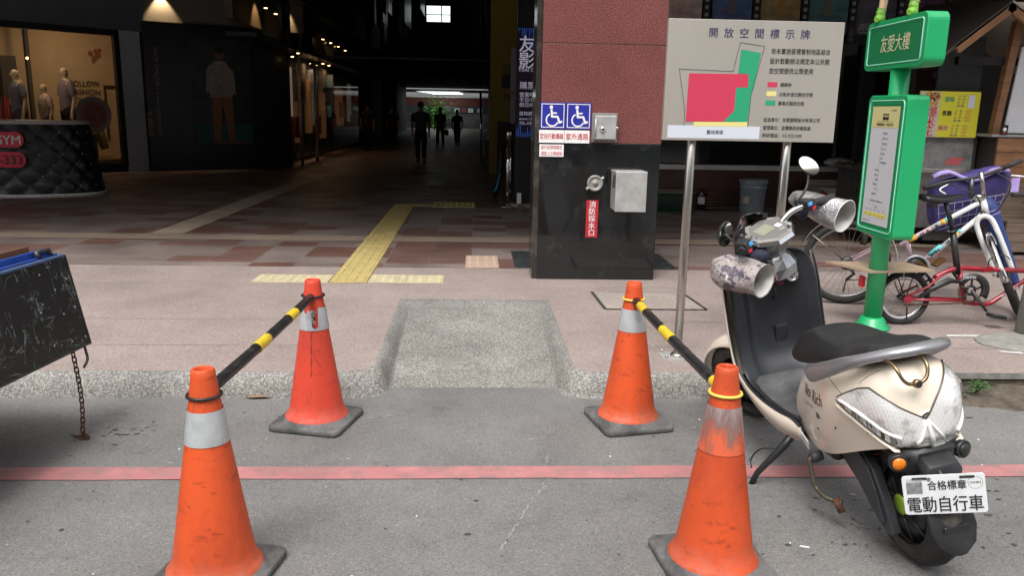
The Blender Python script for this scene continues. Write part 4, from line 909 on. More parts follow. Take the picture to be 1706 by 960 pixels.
# ------------------------------------------------------------------ traffic cones and bars
ORB = dict(o1=(.78, .135, .035), o2=(.80, .115, .05))
def cone_material(name, base, dark, dust, seed):
    m, n, l, b = nodes_of(name)
    tc = n.new('ShaderNodeTexCoord'); mp0 = n.new('ShaderNodeMapping'); mp0.inputs['Location'].default_value = (seed, seed*1.7, 0); l.new(tc.outputs['Object'], mp0.inputs[0]); V = mp0.outputs[0]
    def noise(sc, det, ro, scale=None, dist=0.):
        v = V
        if scale: q = n.new('ShaderNodeMapping'); q.inputs['Scale'].default_value = scale; l.new(V, q.inputs[0]); v = q.outputs[0]
        t_ = n.new('ShaderNodeTexNoise'); t_.inputs['Scale'].default_value = sc; t_.inputs['Detail'].default_value = det; t_.inputs['Roughness'].default_value = ro; t_.inputs['Distortion'].default_value = dist; l.new(v, t_.inputs['Vector']); return t_.outputs['Fac']
    def rng(f, a_, b_, lo=0., hi=1.):
        q = n.new('ShaderNodeMapRange'); q.inputs['From Min'].default_value = a_; q.inputs['From Max'].default_value = b_; q.inputs['To Min'].default_value = lo; q.inputs['To Max'].default_value = hi; l.new(f, q.inputs[0]); return q.outputs[0]
    def mix(f, c1_, c2_):
        x = n.new('ShaderNodeMix'); x.data_type = 'RGBA'; l.new(f, x.inputs[0])
        for i, c in ((6, c1_), (7, c2_)):
            if isinstance(c, tuple): x.inputs[i].default_value = (*c, 1)
            else: l.new(c, x.inputs[i])
        return x.outputs[2]
    c = mix(rng(noise(3.2, 3, .5), .35, .65), base, tuple(k*.84 for k in base))
    c = mix(rng(noise(5, 8, .75, (1, 1, .45)), .48, .68, 0, .75), c, dark)
    c = mix(rng(noise(16, 6, .7, (1, 1, 2.2)), .58, .66, 0, .6), c, tuple(k*.6 for k in dark))       # short level scuffs
    # hair scratches: thin ridges of a stretched noise
    f = noise(7, 5, .6, (1, 1, .35), 1.2); s1 = n.new('ShaderNodeMath'); s1.operation = 'SUBTRACT'; s1.inputs[1].default_value = .5; l.new(f, s1.inputs[0]); s2 = n.new('ShaderNodeMath'); s2.operation = 'ABSOLUTE'; l.new(s1.outputs[0], s2.inputs[0])
    g1 = n.new('ShaderNodeMath'); g1.operation = 'MULTIPLY'; l.new(rng(s2.outputs[0], .007, .0015, 0, .85), g1.inputs[0]); l.new(rng(noise(4, 2, .5), .5, .62), g1.inputs[1])
    c = mix(g1.outputs[0], c, (.22, .045, .025))
    vo = n.new('ShaderNodeTexVoronoi'); vo.inputs['Scale'].default_value = 34; l.new(V, vo.inputs['Vector'])
    g2 = n.new('ShaderNodeMath'); g2.operation = 'MULTIPLY'; l.new(rng(vo.outputs['Distance'], .09, .05, 0, .85), g2.inputs[0]); l.new(rng(noise(5, 2, .5), .55, .6), g2.inputs[1])
    c = mix(g2.outputs[0], c, (.14, .035, .02))
    # dust gathered on the foot
    sx = n.new('ShaderNodeSeparateXYZ'); l.new(tc.outputs['Object'], sx.inputs[0]); df = rng(sx.outputs[2], .13, .04, 0, 1)
    g3 = n.new('ShaderNodeMath'); g3.operation = 'MULTIPLY'; l.new(df, g3.inputs[0]); l.new(rng(noise(12, 6, .7), .35, .7, 0, .55), g3.inputs[1]); c = mix(g3.outputs[0], c, dust)
    l.new(c, b.inputs['Base Color']); l.new(rng(noise(6, 4, .6), .3, .7, .38, .62), b.inputs['Roughness']); b.inputs['Specular IOR Level'].default_value = .4
    bp = n.new('ShaderNodeBump'); bp.inputs['Strength'].default_value = .12; bp.inputs['Distance'].default_value = .01; l.new(noise(14, 4, .6), bp.inputs['Height']); l.new(bp.outputs[0], b.inputs['Normal'])
    return m
OR_A = cone_material('cone_orange', (.68, .092, .022), (.42, .06, .024), (.50, .24, .18), 0.)
OR_D = cone_material('cone_orange_worn', (.65, .088, .022), (.38, .055, .025), (.45, .22, .18), 3.1)
OR_B = cone_material('cone_orange_red', (.72, .072, .036), (.48, .055, .035), (.55, .2, .16), 7.)
SLV = mat('silver_reflective_band', (.50, .52, .53), .38, .25, var=.08, vscale=9, dirt=(.3, .3, .3), dirtamt=.5, dscale=12, bump=.2, bscale=24)
FAINT = mat('scuff_mark', (.42, .07, .03), .8)
def frustum_r(z):   # radius of the cone body at height z over the base
    return .0365+(.135-.0365)*(1-(z-.03)/.65)**1.06
def dirty_sleeve():
    m, n, l, b = nodes_of('clouded_clear_sleeve')
    tc = n.new('ShaderNodeTexCoord'); mp = n.new('ShaderNodeMapping'); mp.inputs['Scale'].default_value = (1, 1, .35); l.new(tc.outputs['Object'], mp.inputs[0])
    t_ = n.new('ShaderNodeTexNoise'); t_.inputs['Scale'].default_value = 26; t_.inputs['Detail'].default_value = 9; t_.inputs['Roughness'].default_value = .7; l.new(mp.outputs[0], t_.inputs['Vector'])
    sp_ = n.new('ShaderNodeSeparateXYZ'); l.new(tc.outputs['Object'], sp_.inputs[0])
    ad = n.new('ShaderNodeMath'); ad.operation = 'MULTIPLY_ADD'; ad.inputs[1].default_value = 2.6; ad.inputs[2].default_value = -1.30; l.new(sp_.outputs[2], ad.inputs[0])
    sm = n.new('ShaderNodeMath'); sm.operation = 'ADD'; l.new(ad.outputs[0], sm.inputs[0]); l.new(t_.outputs['Fac'], sm.inputs[1])
    r = n.new('ShaderNodeValToRGB'); e = r.color_ramp.elements; e[0].position, e[0].color = .34, (.66, .12, .05, 1); e[1].position, e[1].color = .78, (.36, .29, .27, 1)
    for p, c in ((.44, (.42, .11, .07)), (.52, (.21, .125, .11)), (.64, (.27, .19, .18))): q = e.new(p); q.color = (*c, 1)
    l.new(sm.outputs[0], r.inputs[0]); l.new(r.outputs[0], b.inputs['Base Color']); b.inputs['Roughness'].default_value = .25; b.inputs['Coat Weight'].default_value = .5
    return m
DSL = dirty_sleeve()
def cone(x, y, label, body, band, base_r, ring_m, ring_z=.61, h=.70, band_z=(.47, .575), torn=False):
    t = thing('traffic_cone', label, 'traffic cone', (x, y, 0), M=Matrix.Translation((x, y, 0)) @ Matrix.Rotation(base_r, 4, 'Z'), group='orange traffic cones on the road')
    g = MB(); s = .174; r = .032; pts = []
    for cx, cy, a0 in ((s-r, s-r, 0), (-s+r, s-r, 90), (-s+r, -s+r, 180), (s-r, -s+r, 270)):
        for i in range(7): a = R(a0+15*i); pts.append((cx+r*cos(a), cy+r*sin(a)))
    rings = [[Vector((a*k, b*k, z)) for a, b in pts] for k, z in ((.97, 0), (1, .004), (1, .024), (.97, .030))]
    n = len(pts)
    circ = lambda rr, z: [Vector((rr*cos(2*pi*(i-3)/n+R(45)), rr*sin(2*pi*(i-3)/n+R(45)), z)) for i in range(n)]
    rings += [circ(.163, .031), circ(.156, .043), circ(.142, .046), circ(.136, .05)]
    g.loft(rings, mat('cone_base_rubber', (.075, .075, .076), .8, var=.3, vscale=9, dirt=(.22, .215, .21), dirtamt=.7, dscale=7, dlo=.42, dhi=.65, bump=.2, bscale=90), cap=True); g.build('base', t, world=False)
    g = MB(); prof = [(.150, .036), (.148, .046), (.141, .056)]
    N = 26
    for i in range(1, N+1):
        z = .056+(h-.056)*i/N; rr = frustum_r(min(z, .68)); prof.append((rr, z))
    prof[-1] = (.031, h); prof.insert(-1, (.0355, h-.005)); prof += [(.026, h+.001), (.023, h-.004), (.023, h-.1)]
    g.lathe(prof, body, 48, cap=False)
    rr = random.Random(int(abs(x*1000)+y*100))
    for k in range(12):   # scuffs
        a = rr.uniform(pi*.9, pi*2.1); z = rr.uniform(.1, .44); L = rr.uniform(.005, .03); da = rr.uniform(-.45, .45); wv = rr.uniform(.0005, .0012)
        P = []
        for i in range(7):
            zz = z+L*(i/6-.5); aa = a+da*(i/6-.5); q = frustum_r(zz)+.0006; P.append((Vector((q*cos(aa-wv/.1), q*sin(aa-wv/.1), zz)), Vector((q*cos(aa+wv/.1), q*sin(aa+wv/.1), zz))))
        g.add([v for p in P for v in p], [(2*i, 2*i+1, 2*i+3, 2*i+2) for i in range(6)], FAINT)
    g.build('body', t, world=False)
    g = MB(); z0, z1 = band_z
    if not torn:
        rows = [[Vector(((frustum_r(z)+.0025+(.0008*sin(9*a_) if 0 else 0))*cos(a_), (frustum_r(z)+.0025)*sin(a_), z)) for a_ in [2*pi*i/48 for i in range(48)]] for z in [z0+(z1-z0)*j/6 for j in range(7)]]
        g.loft(rows, band, cap=False)
    else:
        # torn band: a sheet with a ragged upper edge and a missing strip
        def top(a):
            d = (a-4.15)
            v = .5+.5*sin(a*5+1)+.35*sin(a*13)
            if 4.25 < a < 4.62: return z1-.022-.012*v
            if 4.62 <= a < 5.02: return z1-.012
            if 5.02 <= a < 5.45: return z0+.012*v+.002
            return z1-.004*v
        A = [2*pi*i/110 for i in range(111)]; V_ = []; F_ = []
        for a_ in A:
            for j in range(6):
                z = z0+(top(a_)-z0)*j/5; q = frustum_r(z)+.0028+.0016*sin(a_*17+z*80); V_.append((q*cos(a_), q*sin(a_), z))
        for i in range(110):
            for j in range(5): F_.append((i*6+j, (i+1)*6+j, (i+1)*6+j+1, i*6+j+1))
        g.add(V_, F_, band, True)
        for k, (a_, z) in enumerate(((5.0, .55), (5.06, .53), (5.1, .5), (4.98, .515), (5.15, .545))):
            q = frustum_r(z)+.002; p = Vector((q*cos(a_), q*sin(a_), z)); o_ = Vector((cos(a_), sin(a_), .2)); s_ = Vector((-sin(a_), cos(a_), 0))
            g.add([p, p+s_*.012, p+o_*.016+s_*.01+Vector((0, 0, .014)), p+o_*.008+Vector((0, 0, .02))], [(0, 1, 2, 3)], band); g.add([p+Vector((0, 0, -.03)), p+s_*.008+Vector((0, 0, -.03)), p+o_*.012+s_*.006], [(0, 1, 2)], BLACK_PL)
    g.build('reflective_band', t, world=False)
    return t
OR_C = OR_A
c1 = cone(-.81, 2.40, 'near left orange cone with a clean silver band and black ring', OR_A, SLV, R(-10), None)
c2 = cone(.81, 2.44, 'near right orange cone with a dirty clouded band and yellow ring', OR_D, DSL, R(6), None, band_z=(.425, .575))
c3 = cone(-.735, 3.735, 'far left red orange cone with a torn silver band', OR_B, SLV, R(-14), None, torn=True)
c4 = cone(.765, 3.735, 'far right orange cone with a smooth silver band and yellow ring', OR_A, SLV, R(12), None)
# black smears on the far left cone
g = MB(); SM = mat('black_smear', (.24, .03, .022), .8)
for a0, z0_, z1_, da, w_ in ((4.93, .46, .26, .02, .0022), (4.93, .26, .262, .55, .003), (5.12, .27, .275, .35, .004), (5.05, .36, .30, .35, .0015), (4.98, .56, .46, .02, .002), (4.45, .43, .425, .25, .0012)):
    P = []
    for i in range(12):
        f_ = i/11; z = z0_+(z1_-z0_)*f_; a = a0+da*f_+.015*sin(i*2.1); q = frustum_r(z)+.0009; wv = w_*(1+.6*sin(i*1.9))/max(q, .03)
        P += [Vector((q*cos(a-wv), q*sin(a-wv), z)), Vector((q*cos(a+wv), q*sin(a+wv), z))]
    g.add(P, [(2*i, 2*i+1, 2*i+3, 2*i+2) for i in range(11)], SM)
g.build('smear', c3, world=False)
YB = mat('bar_yellow', (.72, .50, .03), .45, var=.1, vscale=8, dirt=(.3, .22, .06), dirtamt=.7, dscale=14)
YR = mat('ring_yellow', (.78, .58, .10), .45)
BB_ = mat('bar_black', (.014, .014, .015), .4, dirt=(.12, .12, .11), dirtamt=.4, dscale=14, var=.2)
def cone_bar(p0, p1, label, rm, segs, rad=.0195):
    p0, p1 = Vector(p0), Vector(p1); t = thing('cone_bar', label, 'barrier bar', p0.lerp(p1, .5), group='striped bars linking the cones'); d = (p1-p0).normalized()
    a, b_ = p0+d*.055, p1-d*.055; L = (b_-a).length
    g = MB(); cuts = [0]+[s for s in segs]+[1]
    g.tube([a.lerp(b_, i/24)+Vector((0, 0, -.006*sin(pi*i/24))) for i in range(25)], rad, BB_, 18); g.build('tube', t)
    for s0, s1 in zip(segs[::2], segs[1::2]):
        g = MB(); n = 5
        g.tube([a.lerp(b_, s0+(s1-s0)*i/n)+Vector((0, 0, -.006*sin(pi*(s0+(s1-s0)*i/n)))) for i in range(n+1)], rad+.0014, YB, 18, cap=False); g.build('stripe', t)
    for p, dd in ((p0, d), (p1, -d)):
        g = MB(); g.torus(p, .050, .0052, rm, (0, 0, 1), 36, 8); g.tube([p+dd*.046, p+dd*.062, p+dd*.095], [.009, .0165, .0175], rm if rm is YR else BB_, 14); g.build('end_ring', t)
cone_bar((-.81, 2.40, .617), (-.735, 3.735, .625), 'black and yellow bar with black end rings linking the two left cones', BB_, [.36, .47, .70, .79])
cone_bar((.81, 2.44, .612), (.765, 3.735, .62), 'black and yellow bar with yellow end rings linking the two right cones', YR, [.0, .05, .47, .60, .83, .93], .019)

# ------------------------------------------------------------------ hand cart with dropped tail board and chain (far left)
t = thing('hand_cart', 'low handcart bed corner with scratched black side panel, blue edge and rusty chain', 'cart', (-2.5, 2.8, 0))
def scratched():
    m, n, l, b = nodes_of('scratched_black_board')
    tc = n.new('ShaderNodeTexCoord'); V = tc.outputs['Object']
    def strk(scale, rot, thr, gate, gthr):
        mp = n.new('ShaderNodeMapping'); mp.inputs['Rotation'].default_value = (0, R(rot), 0); l.new(V, mp.inputs[0])
        mp2 = n.new('ShaderNodeMapping'); mp2.inputs['Scale'].default_value = scale; l.new(mp.outputs[0], mp2.inputs[0])
        q = n.new('ShaderNodeTexNoise'); q.inputs['Scale'].default_value = 1; q.inputs['Detail'].default_value = 3; q.inputs['Distortion'].default_value = .6; l.new(mp2.outputs[0], q.inputs['Vector'])
        s_ = n.new('ShaderNodeMath'); s_.operation = 'SUBTRACT'; s_.inputs[1].default_value = .5; l.new(q.outputs['Fac'], s_.inputs[0])
        a = n.new('ShaderNodeMath'); a.operation = 'ABSOLUTE'; l.new(s_.outputs[0], a.inputs[0])
        c = n.new('ShaderNodeMapRange'); c.inputs['From Min'].default_value = thr; c.inputs['From Max'].default_value = thr*.3; l.new(a.outputs[0], c.inputs[0])
        gq = n.new('ShaderNodeTexNoise'); gq.inputs['Scale'].default_value = gate; gq.inputs['Detail'].default_value = 2; l.new(V, gq.inputs['Vector'])
        gr = n.new('ShaderNodeMapRange'); gr.inputs['From Min'].default_value = gthr; gr.inputs['From Max'].default_value = gthr+.08; l.new(gq.outputs['Fac'], gr.inputs[0])
        mu = n.new('ShaderNodeMath'); mu.operation = 'MULTIPLY'; l.new(c.outputs[0], mu.inputs[0]); l.new(gr.outputs[0], mu.inputs[1]); return mu.outputs[0]
    outs = [strk((26, 26, 5), 12, .012, 9, .5), strk((6, 6, 30), 25, .010, 8, .53), strk((12, 12, 12), 60, .007, 6, .52)]
    a = n.new('ShaderNodeMath'); a.operation = 'MAXIMUM'; l.new(outs[0], a.inputs[0]); l.new(outs[1], a.inputs[1])
    a2 = n.new('ShaderNodeMath'); a2.operation = 'MAXIMUM'; l.new(a.outputs[0], a2.inputs[0]); l.new(outs[2], a2.inputs[1])
    sc_ = n.new('ShaderNodeMath'); sc_.operation = 'MULTIPLY'; sc_.inputs[1].default_value = .75; l.new(a2.outputs[0], sc_.inputs[0])
    x = n.new('ShaderNodeMix'); x.data_type = 'RGBA'; l.new(sc_.outputs[0], x.inputs[0]); x.inputs[6].default_value = (.014, .015, .016, 1); x.inputs[7].default_value = (.27, .34, .32, 1)
    l.new(x.outputs[2], b.inputs['Base Color']); b.inputs['Roughness'].default_value = .38
    return m
SCR = scratched(); CBL = mat('cart_blue_paint', (.012, .055, .30), .45, var=.25, vscale=8, dirt=(.06, .045, .04), dirtamt=.8, dscale=10)
# the panel runs almost straight towards the street, leaning a little inwards; a = distance from its rear corner
CH = R(6); CD = Vector((-sin(CH), -cos(CH), 0)); CU = Vector((-.19, 0, 1)).normalized(); CO = Vector((cos(CH), -sin(CH), 0))
CB = Vector((-1.712, 3.62, .43))
def CP(a, b_, c=0): return CB+CD*a+CU*b_-CO*c
def slab(mb, a0, a1, b0, b1, c0, c1, m):
    vs_ = [CP(a, b_, c) for c in (c0, c1) for b_ in (b0, b1) for a in (a0, a1)]
    mb.add(vs_, [(0, 1, 3, 2), (4, 6, 7, 5), (0, 4, 5, 1), (2, 3, 7, 6), (0, 2, 6, 4), (1, 5, 7, 3)], m)
CHH = .395
g = MB(); slab(g, 0, 2.3, 0, CHH, 0, .012, SCR); g.build('side_panel', t, bevel=.002)
g = MB(); IRON = mat('dark_iron', (.09, .085, .08), .5, .7, var=.3, vscale=20)
slab(g, -.004, 2.3, -.010, .0, -.004, .03, IRON); slab(g, -.006, 0, -.01, CHH+.004, -.003, .02, IRON); slab(g, -.005, 2.3, CHH, CHH+.008, -.004, .022, mat('worn_blue_edge', (.05, .08, .16), .5, var=.3, vscale=20)); g.build('edge_trim', t)
g = MB()
for a, b_ in ((.02, .03), (.03, .17), (.035, .30), (.12, .035), (.12, .16), (.13, .27), (.2, .35), (.24, .05), (.26, .2)): p = CP(a, b_, 0); g.lathe([(.0045, 0), (.004, .002)], mat('pale_rivet', (.5, .5, .48), .4, .6), 8, p, CO)
g.build('rivet', t)
g = MB(); slab(g, .0, 2.3, CHH-.03, CHH+.012, .03, .05, CBL); slab(g, .02, 2.3, CHH-.05, CHH+.035, .06, .075, CBL); slab(g, .06, 2.3, CHH-.03, CHH+.05, .11, .125, mat('cart_wood_edge', (.12, .055, .03), .7)); slab(g, 0.05, 2.3, .0, .03, .02, 1.2, IRON); g.build('deck', t)
g = MB(); g.tube([CP(.12, CHH+.01, .035), CP(.12, CHH+.035, .04), CP(.04, CHH+.035, .04), CP(.04, CHH+.01, .035)], .011, IRON, 8); g.build('latch', t)
g = MB(); g.tube(bez([CP(.03, .0, .012), CP(.03, -.04, .012), CP(.035, -.075, .012), CP(.075, -.10, .012)], 5), .006, IRON, 8); g.build('hook', t)
# chain
ch0 = CP(.085, .0, .012); zz = ch0.z; k = 0
g = MB(); sway = lambda z: Vector((ch0.x-.012+.012*sin(z*9), ch0.y, z))
while zz > .03:
    c_ = sway(zz-.014); dirv = (sway(zz-.03)-sway(zz)).normalized(); side = Vector((1, 0, 0)) if k % 2 == 0 else Vector((.25, 1, 0)).normalized()
    side = (side-dirv*side.dot(dirv)).normalized(); nn = dirv.cross(side); pts = []
    for i in range(14):
        a = 2*pi*i/14; pts.append(c_+side*.0085*cos(a)+dirv*(.0105*sin(a)+(.0055 if sin(a) > 0 else -.0055)))
    g.tube(pts, .003, RUST, 6, closed=True, up=nn); zz -= .0235; k += 1
rr = random.Random(9)
for i in range(8):
    c_ = Vector((ch0.x-.01+rr.uniform(-.03, .03), ch0.y+rr.uniform(-.012, .012), .006+.006*(i//4))); a0 = rr.uniform(0, pi); pts = []
    for j in range(12): a = 2*pi*j/12; u_, v_ = .015*sin(a), .0085*cos(a); pts.append(c_+Vector((u_*cos(a0)-v_*sin(a0), u_*sin(a0)+v_*cos(a0), 0)))
    g.tube(pts, .003, RUST, 6, closed=True)
g.build('chain', t)
for y in (2.2, 3.3): g = MB(); g.torus((-2.75, y, .25), .2, .05, BLACK_RUB, (1, 0, 0), 36, 10); g.cyl((-2.78, y, .25), (-2.72, y, .25), .16, IRON, 20); g.build('wheel', t)
g = MB(); g.bb((-2.9, 2.1, .24), (-2.6, 3.4, .27), IRON); g.bb((-2.85, 2.2, .27), (-2.75, 3.3, .44), IRON); g.build('axle', t)

# ------------------------------------------------------------------ tufted counter (left rear)
def tufted():
    m, n, l, b = nodes_of('tufted_black_leather')
    b.inputs['Base Color'].default_value = (.016, .016, .018, 1); b.inputs['Roughness'].default_value = .33; return m
t = thing('tufted_counter', 'black tufted leather counter with white studded trim and red name plates', 'counter', (-6.9, 12.9, .12))
LE = tufted(); LTR = mat('white_trim', (.8, .8, .8), .5); STUD = mat('crystal_stud', (.7, .7, .75), .15, .8)
def cpt(a, z, off=0.):
    """outline of the counter: rounded end, flaring downwards; a is the angle"""
    f_ = (1.12-z)/1.0; rx = .98+.16*f_+off; ry = .62+.1*f_+off
    return Vector((-6.77+rx*cos(a), 12.75+ry*sin(a), .12+z+.07*0))
NA, NZ = 120, 44; V_ = []; studs = []
for j in range(NZ+1):
    z = .04+1.02*j/NZ
    for i in range(NA+1):
        a = -pi*1.0+pi*1.25*i/NA
        s_ = a*1.0/.17; q = z/.155
        # diamond tufting
        u_ = s_+q; v_ = s_-q
        d = abs(sin(pi*u_/2))**.55*abs(sin(pi*v_/2))**.55
        V_.append(cpt(a, z, .028*d-.02))
g = MB(); g.add(V_, [(j*(NA+1)+i, j*(NA+1)+i+1, (j+1)*(NA+1)+i+1, (j+1)*(NA+1)+i) for j in range(NZ) for i in range(NA)], LE, True); g.build('padding', t)
g = MB()
for jz in range(0, 8):
    for ia in range(-40, 12):
        z = jz*.155; a = ia*.17
        if (ia+jz) % 2: continue
        if .06 < z < 1.05 and -pi < a < pi*.25: g.sphere(cpt(a, z, -.012), .011, STUD, n=6)
g.build('stud', t)
g = MB()
for z in (.03, 1.07):
    g.loft([[cpt(-pi+pi*1.25*i/60, z+dz, o_) for dz, o_ in ((-.022, .0), (-.022, .018), (.022, .018), (.022, 0))] for i in range(61)], LTR, cap=False, closed=False)
g.build('trim', t)
g = MB()
for z in (.03, 1.07):
    for i in range(110): g.sphere(cpt(-pi+pi*1.25*i/110, z, .019), .009, DK, n=4)
g.build('trim_stud', t)
g = MB(); g.add([cpt(-pi+pi*2*i/60, 1.09, 0) for i in range(60)], [tuple(range(60))], BLKM); g.build('countertop', t)
RP = mat('cherry_red_plate', (.75, .03, .07), .4)
for z, s_, x1 in ((.83, 'GYM', -6.42), (.55, '039-333', -6.40)):
    F_ = Frame(Vector((x1, 12.085 if z > .7 else 12.055, .12+z)), Vector((1, .10, 0))); g = MB(); g.roundrect(F_, -.9, -.11, .05, .11, .105, RP, 0.012, 10)
    g.roundrect(F_, -.9, -.11, .05, .11, .105, RP, .0, 10); nm = g.build('name_plate', t); g = MB()
    g.text(F_, s_, .01, -.065, .178, WHITE_INK if z > .7 else BLACK_INK, .016, 'r', None, .035); g.build('lettering', nm)

# ------------------------------------------------------------------ banner stand, stanchion behind the pillar
t = thing('banner_stand', 'dark purple backlit banner with white lettering behind the pillar', 'banner', (.9, 11.85, .12))
BPU = mat('banner_purple', (.015, .008, .045), .4); LV = glow('banner_letters', (.62, .6, .75), .15); BL_ = glow('banner_blue_glow', (.03, .12, .5), .25)
g = MB(); g.bb((.60, 11.82, .14), (1.5, 11.88, 1.12), BLKM); g.bb((.60, 11.82, 2.6), (1.5, 11.88, 2.95), BLKM); g.bb((.60, 11.82, 1.12), (1.5, 11.88, 2.62), BPU); g.build('panel', t)
BF = Frame((.60, 11.82, 1.12), (1, 0, 0)); g = MB(); rr = random.Random(7)
for i in range(34):
    x = .02+i*.025; g.rect(BF, x, .0, x+.006, .05+rr.random()*.2, BL_, .002); g.rect(BF, x, 1.49-rr.random()*.3, x+.006, 1.49, BL_, .002)
g.build('light_pattern', t)
g = MB(); g.text(BF, '友愛', .035, 1.18, .24, LV, .004, 'l', None, .02); g.text(BF, '影城', .035, .96, .24, LV, .004, 'l', None, .02); g.text(BF, 'YoAi Cinema', .025, .90, .075, LV, .004, 'l')
for s_, z, sz in (('購票資訊', .67, .11), ('營業時間', .56, .07), ('平日/10:00', .49, .07), ('假日/09:30', .42, .07), ('首映網站', .30, .065), ('www.1234', .235, .055), ('TEL-039', .17, .06)): g.text(BF, s_, .05, z, sz, LV, .004, 'l')
g.build('lettering', t)
g = MB(); g.bb((.54, 11.75, .12), (1.5, 11.95, .17), STEEL); g.bb((.64, 11.78, .17), (.70, 11.81, .32), WHITE); g.build('base', t)
t = thing('notice_sheet', 'narrow pale grey notice panel just left of the purple banner', 'sign', (.56, 12.0, 1.2))
g = MB(); g.bb((.53, 12.0, 1.75), (.60, 12.06, 2.35), mat('dim_grey_panel', (.18, .17, .2), .6)); g.bb((.535, 12.0, 1.3), (.60, 12.06, 1.72), mat('dim_grey_panel', (.18, .17, .2), .6)); g.build('sheet', t)
for i, (x, y, lab) in enumerate(((.50, 11.8, 'slim chrome queue post left of the banner base'), (.56, 12.2, 'slim chrome queue post close behind the first one'))):
    t = thing('queue_post', lab, 'stanchion', (x, y, .12), group='chrome queue posts'); g = MB(); g.cyl((x, y, .13), (x, y, 1.16), .024, CHROME, 16); g.build('pole', t)
    g = MB(); g.lathe([(.15, .12), (.15, .13), (.1, .145), (.03, .16)], STEEL, 28, (x, y, 0)); g.build('base', t); g = MB(); g.lathe([(.03, 0), (.03, .1), (.022, .115)], CHROME, 16, (x, y, 1.08)); g.build('cap', t)
t = thing('umbrella', 'blue handled dark umbrella leaning by the queue posts', 'umbrella', (.38, 12.6, .12)); g = MB(); g.tube([(.34, 12.6, .16), (.42, 12.55, .6), (.44, 12.5, .95)], [.03, .05, .03], mat('umbrella_black', (.01, .01, .012), .6), 10); g.build('canopy', t)
g = MB(); g.tube([(.30, 12.55, .26), (.36, 12.5, .3), (.42, 12.5, .55)], .018, mat('cyan_plastic', (.02, .2, .32), .4), 8); g.build('handle', t)

# ------------------------------------------------------------------ things along the maroon wall
def bucket(x, y, z, label, r=.165, h=.46, m=GREY_PL, sticker=True, lid=True, grp='grey plastic buckets'):
    t = thing('bucket', label, 'bucket', (x, y, z), group=grp); g = MB()
    g.lathe([(r*.88, 0), (r*.9, .006), (r*.97, h*.72), (r*1.03, h*.74), (r*1.03, h*.79), (r*.98, h*.80), (r*1.0, h*.86), (r*1.06, h*.87), (r*1.06, h*.90)], m, 36, (x, y, z)); g.build('body', t)
    if lid: g = MB(); g.lathe([(r*1.06, h*.90), (r*1.08, h*.91), (r*1.08, h*.97), (r*1.04, h), (r*.9, h*.99), (.001, h*.98)], m, 36, (x, y, z)); g.build('lid', t)
    g = MB(); g.tube(bez([(x-r*1.06, y, z+h*.84), (x-r*1.12, y-.05, z+h*.72), (x-r*1.05, y-.09, z+h*.66)], 5), .004, STEEL, 6); g.build('handle', t)
    if sticker:
        g = MB(); A = [R(205+i*4) for i in range(9)]; g.add([Vector((x+r*.96*cos(a)*1.01, y+r*.96*sin(a)*1.01, z+zz)) for zz in (.14, .24) for a in A], [(i, i+1, i+10, i+9) for i in range(8)], mat('tape_label', (.5, .42, .28), .6)); g.build('label', t)
    return t
bucket(3.97, 11.45, .12, 'grey plastic bucket with lid standing alone by the maroon wall', r=.185, h=.475)
bucket(5.4, 11.35, .12, 'dark grey bucket half hidden behind the scooter handle cover', r=.21, h=.36, m=mat('dark_bucket', (.06, .07, .075), .5, var=.1), sticker=False)
t = thing('wire_crate', 'dark green wire crate on the ground right of the pillar', 'crate', (2.85, 11.5, .12)); g = MB(); GW = mat('green_wire', (.01, .07, .045), .5)
x0, x1, y0, y1, z0, z1 = 2.45, 3.12, 11.35, 11.7, .125, .39
for i in range(19):
    x = x0+(x1-x0)*i/18
    for y in (y0, y1): g.cyl((x, y, z0), (x, y, z1), .0035, GW, 5)
for i in range(6):
    z = z0+(z1-z0)*i/5
    for y in (y0, y1): g.cyl((x0, y, z), (x1, y, z), .0045, GW, 5)
    for x in (x0, x1): g.cyl((x, y0, z), (x, y1, z), .0045, GW, 5)
g.build('wire_mesh', t); g = MB(); g.bb((x0, y0, z1), (x1, y0+.02, z1+.02), mat('tan_board', (.22, .15, .1), .7)); g.bb((x0, y1-.02, z1), (x1, y1, z1+.02), mat('tan_board', (.22, .15, .1), .7)); g.bb((x0+.01, y0+.02, .13), (x1-.01, y1-.02, .14), GW); g.build('rim', t)
t = thing('bottle', 'small dark bottle with white label next to the wire crate', 'bottle', (3.31, 11.7, .12)); g = MB(); g.lathe([(.05, 0), (.052, .2), (.03, .25), (.02, .3)], mat('brown_bottle', (.05, .02, .01), .2), 16, (3.31, 11.7, .13)); g.build('body', t); g = MB(); g.lathe([(.0535, .08), (.0535, .18)], WHITE, 16, (3.31, 11.7, .13), cap=False); g.build('label', t)
t = thing('rope_coil', 'small brown coil stacked beside the little bottle', 'rope', (3.45, 11.68, .12)); g = MB()
for i in range(6): g.torus((3.45, 11.68, .15+i*.045), .07, .018, mat('brown_rope', (.12, .06, .03), .9), (0, .1, 1), 20, 6)
g.build('coil', t)
t = thing('cardboard_box', 'pale cardboard box with red print by the dark wall', 'box', (5.1, 11.5, .12)); g = MB(); CBM = mat('pale_cardboard', (.30, .27, .26), .8, var=.1); g.bb((4.86, 11.3, .12), (5.55, 11.72, .5), CBM); g.build('carton', t)
g = MB(); g.add([(4.86, 11.3, .5), (5.55, 11.3, .5), (5.5, 11.18, .42), (5.0, 11.16, .38)], [(0, 3, 2, 1)], CBM); g.add([(4.86, 11.72, .5), (5.55, 11.72, .5), (5.56, 11.75, .58), (4.9, 11.75, .58)], [(0, 1, 2, 3)], CBM); g.build('flap', t)
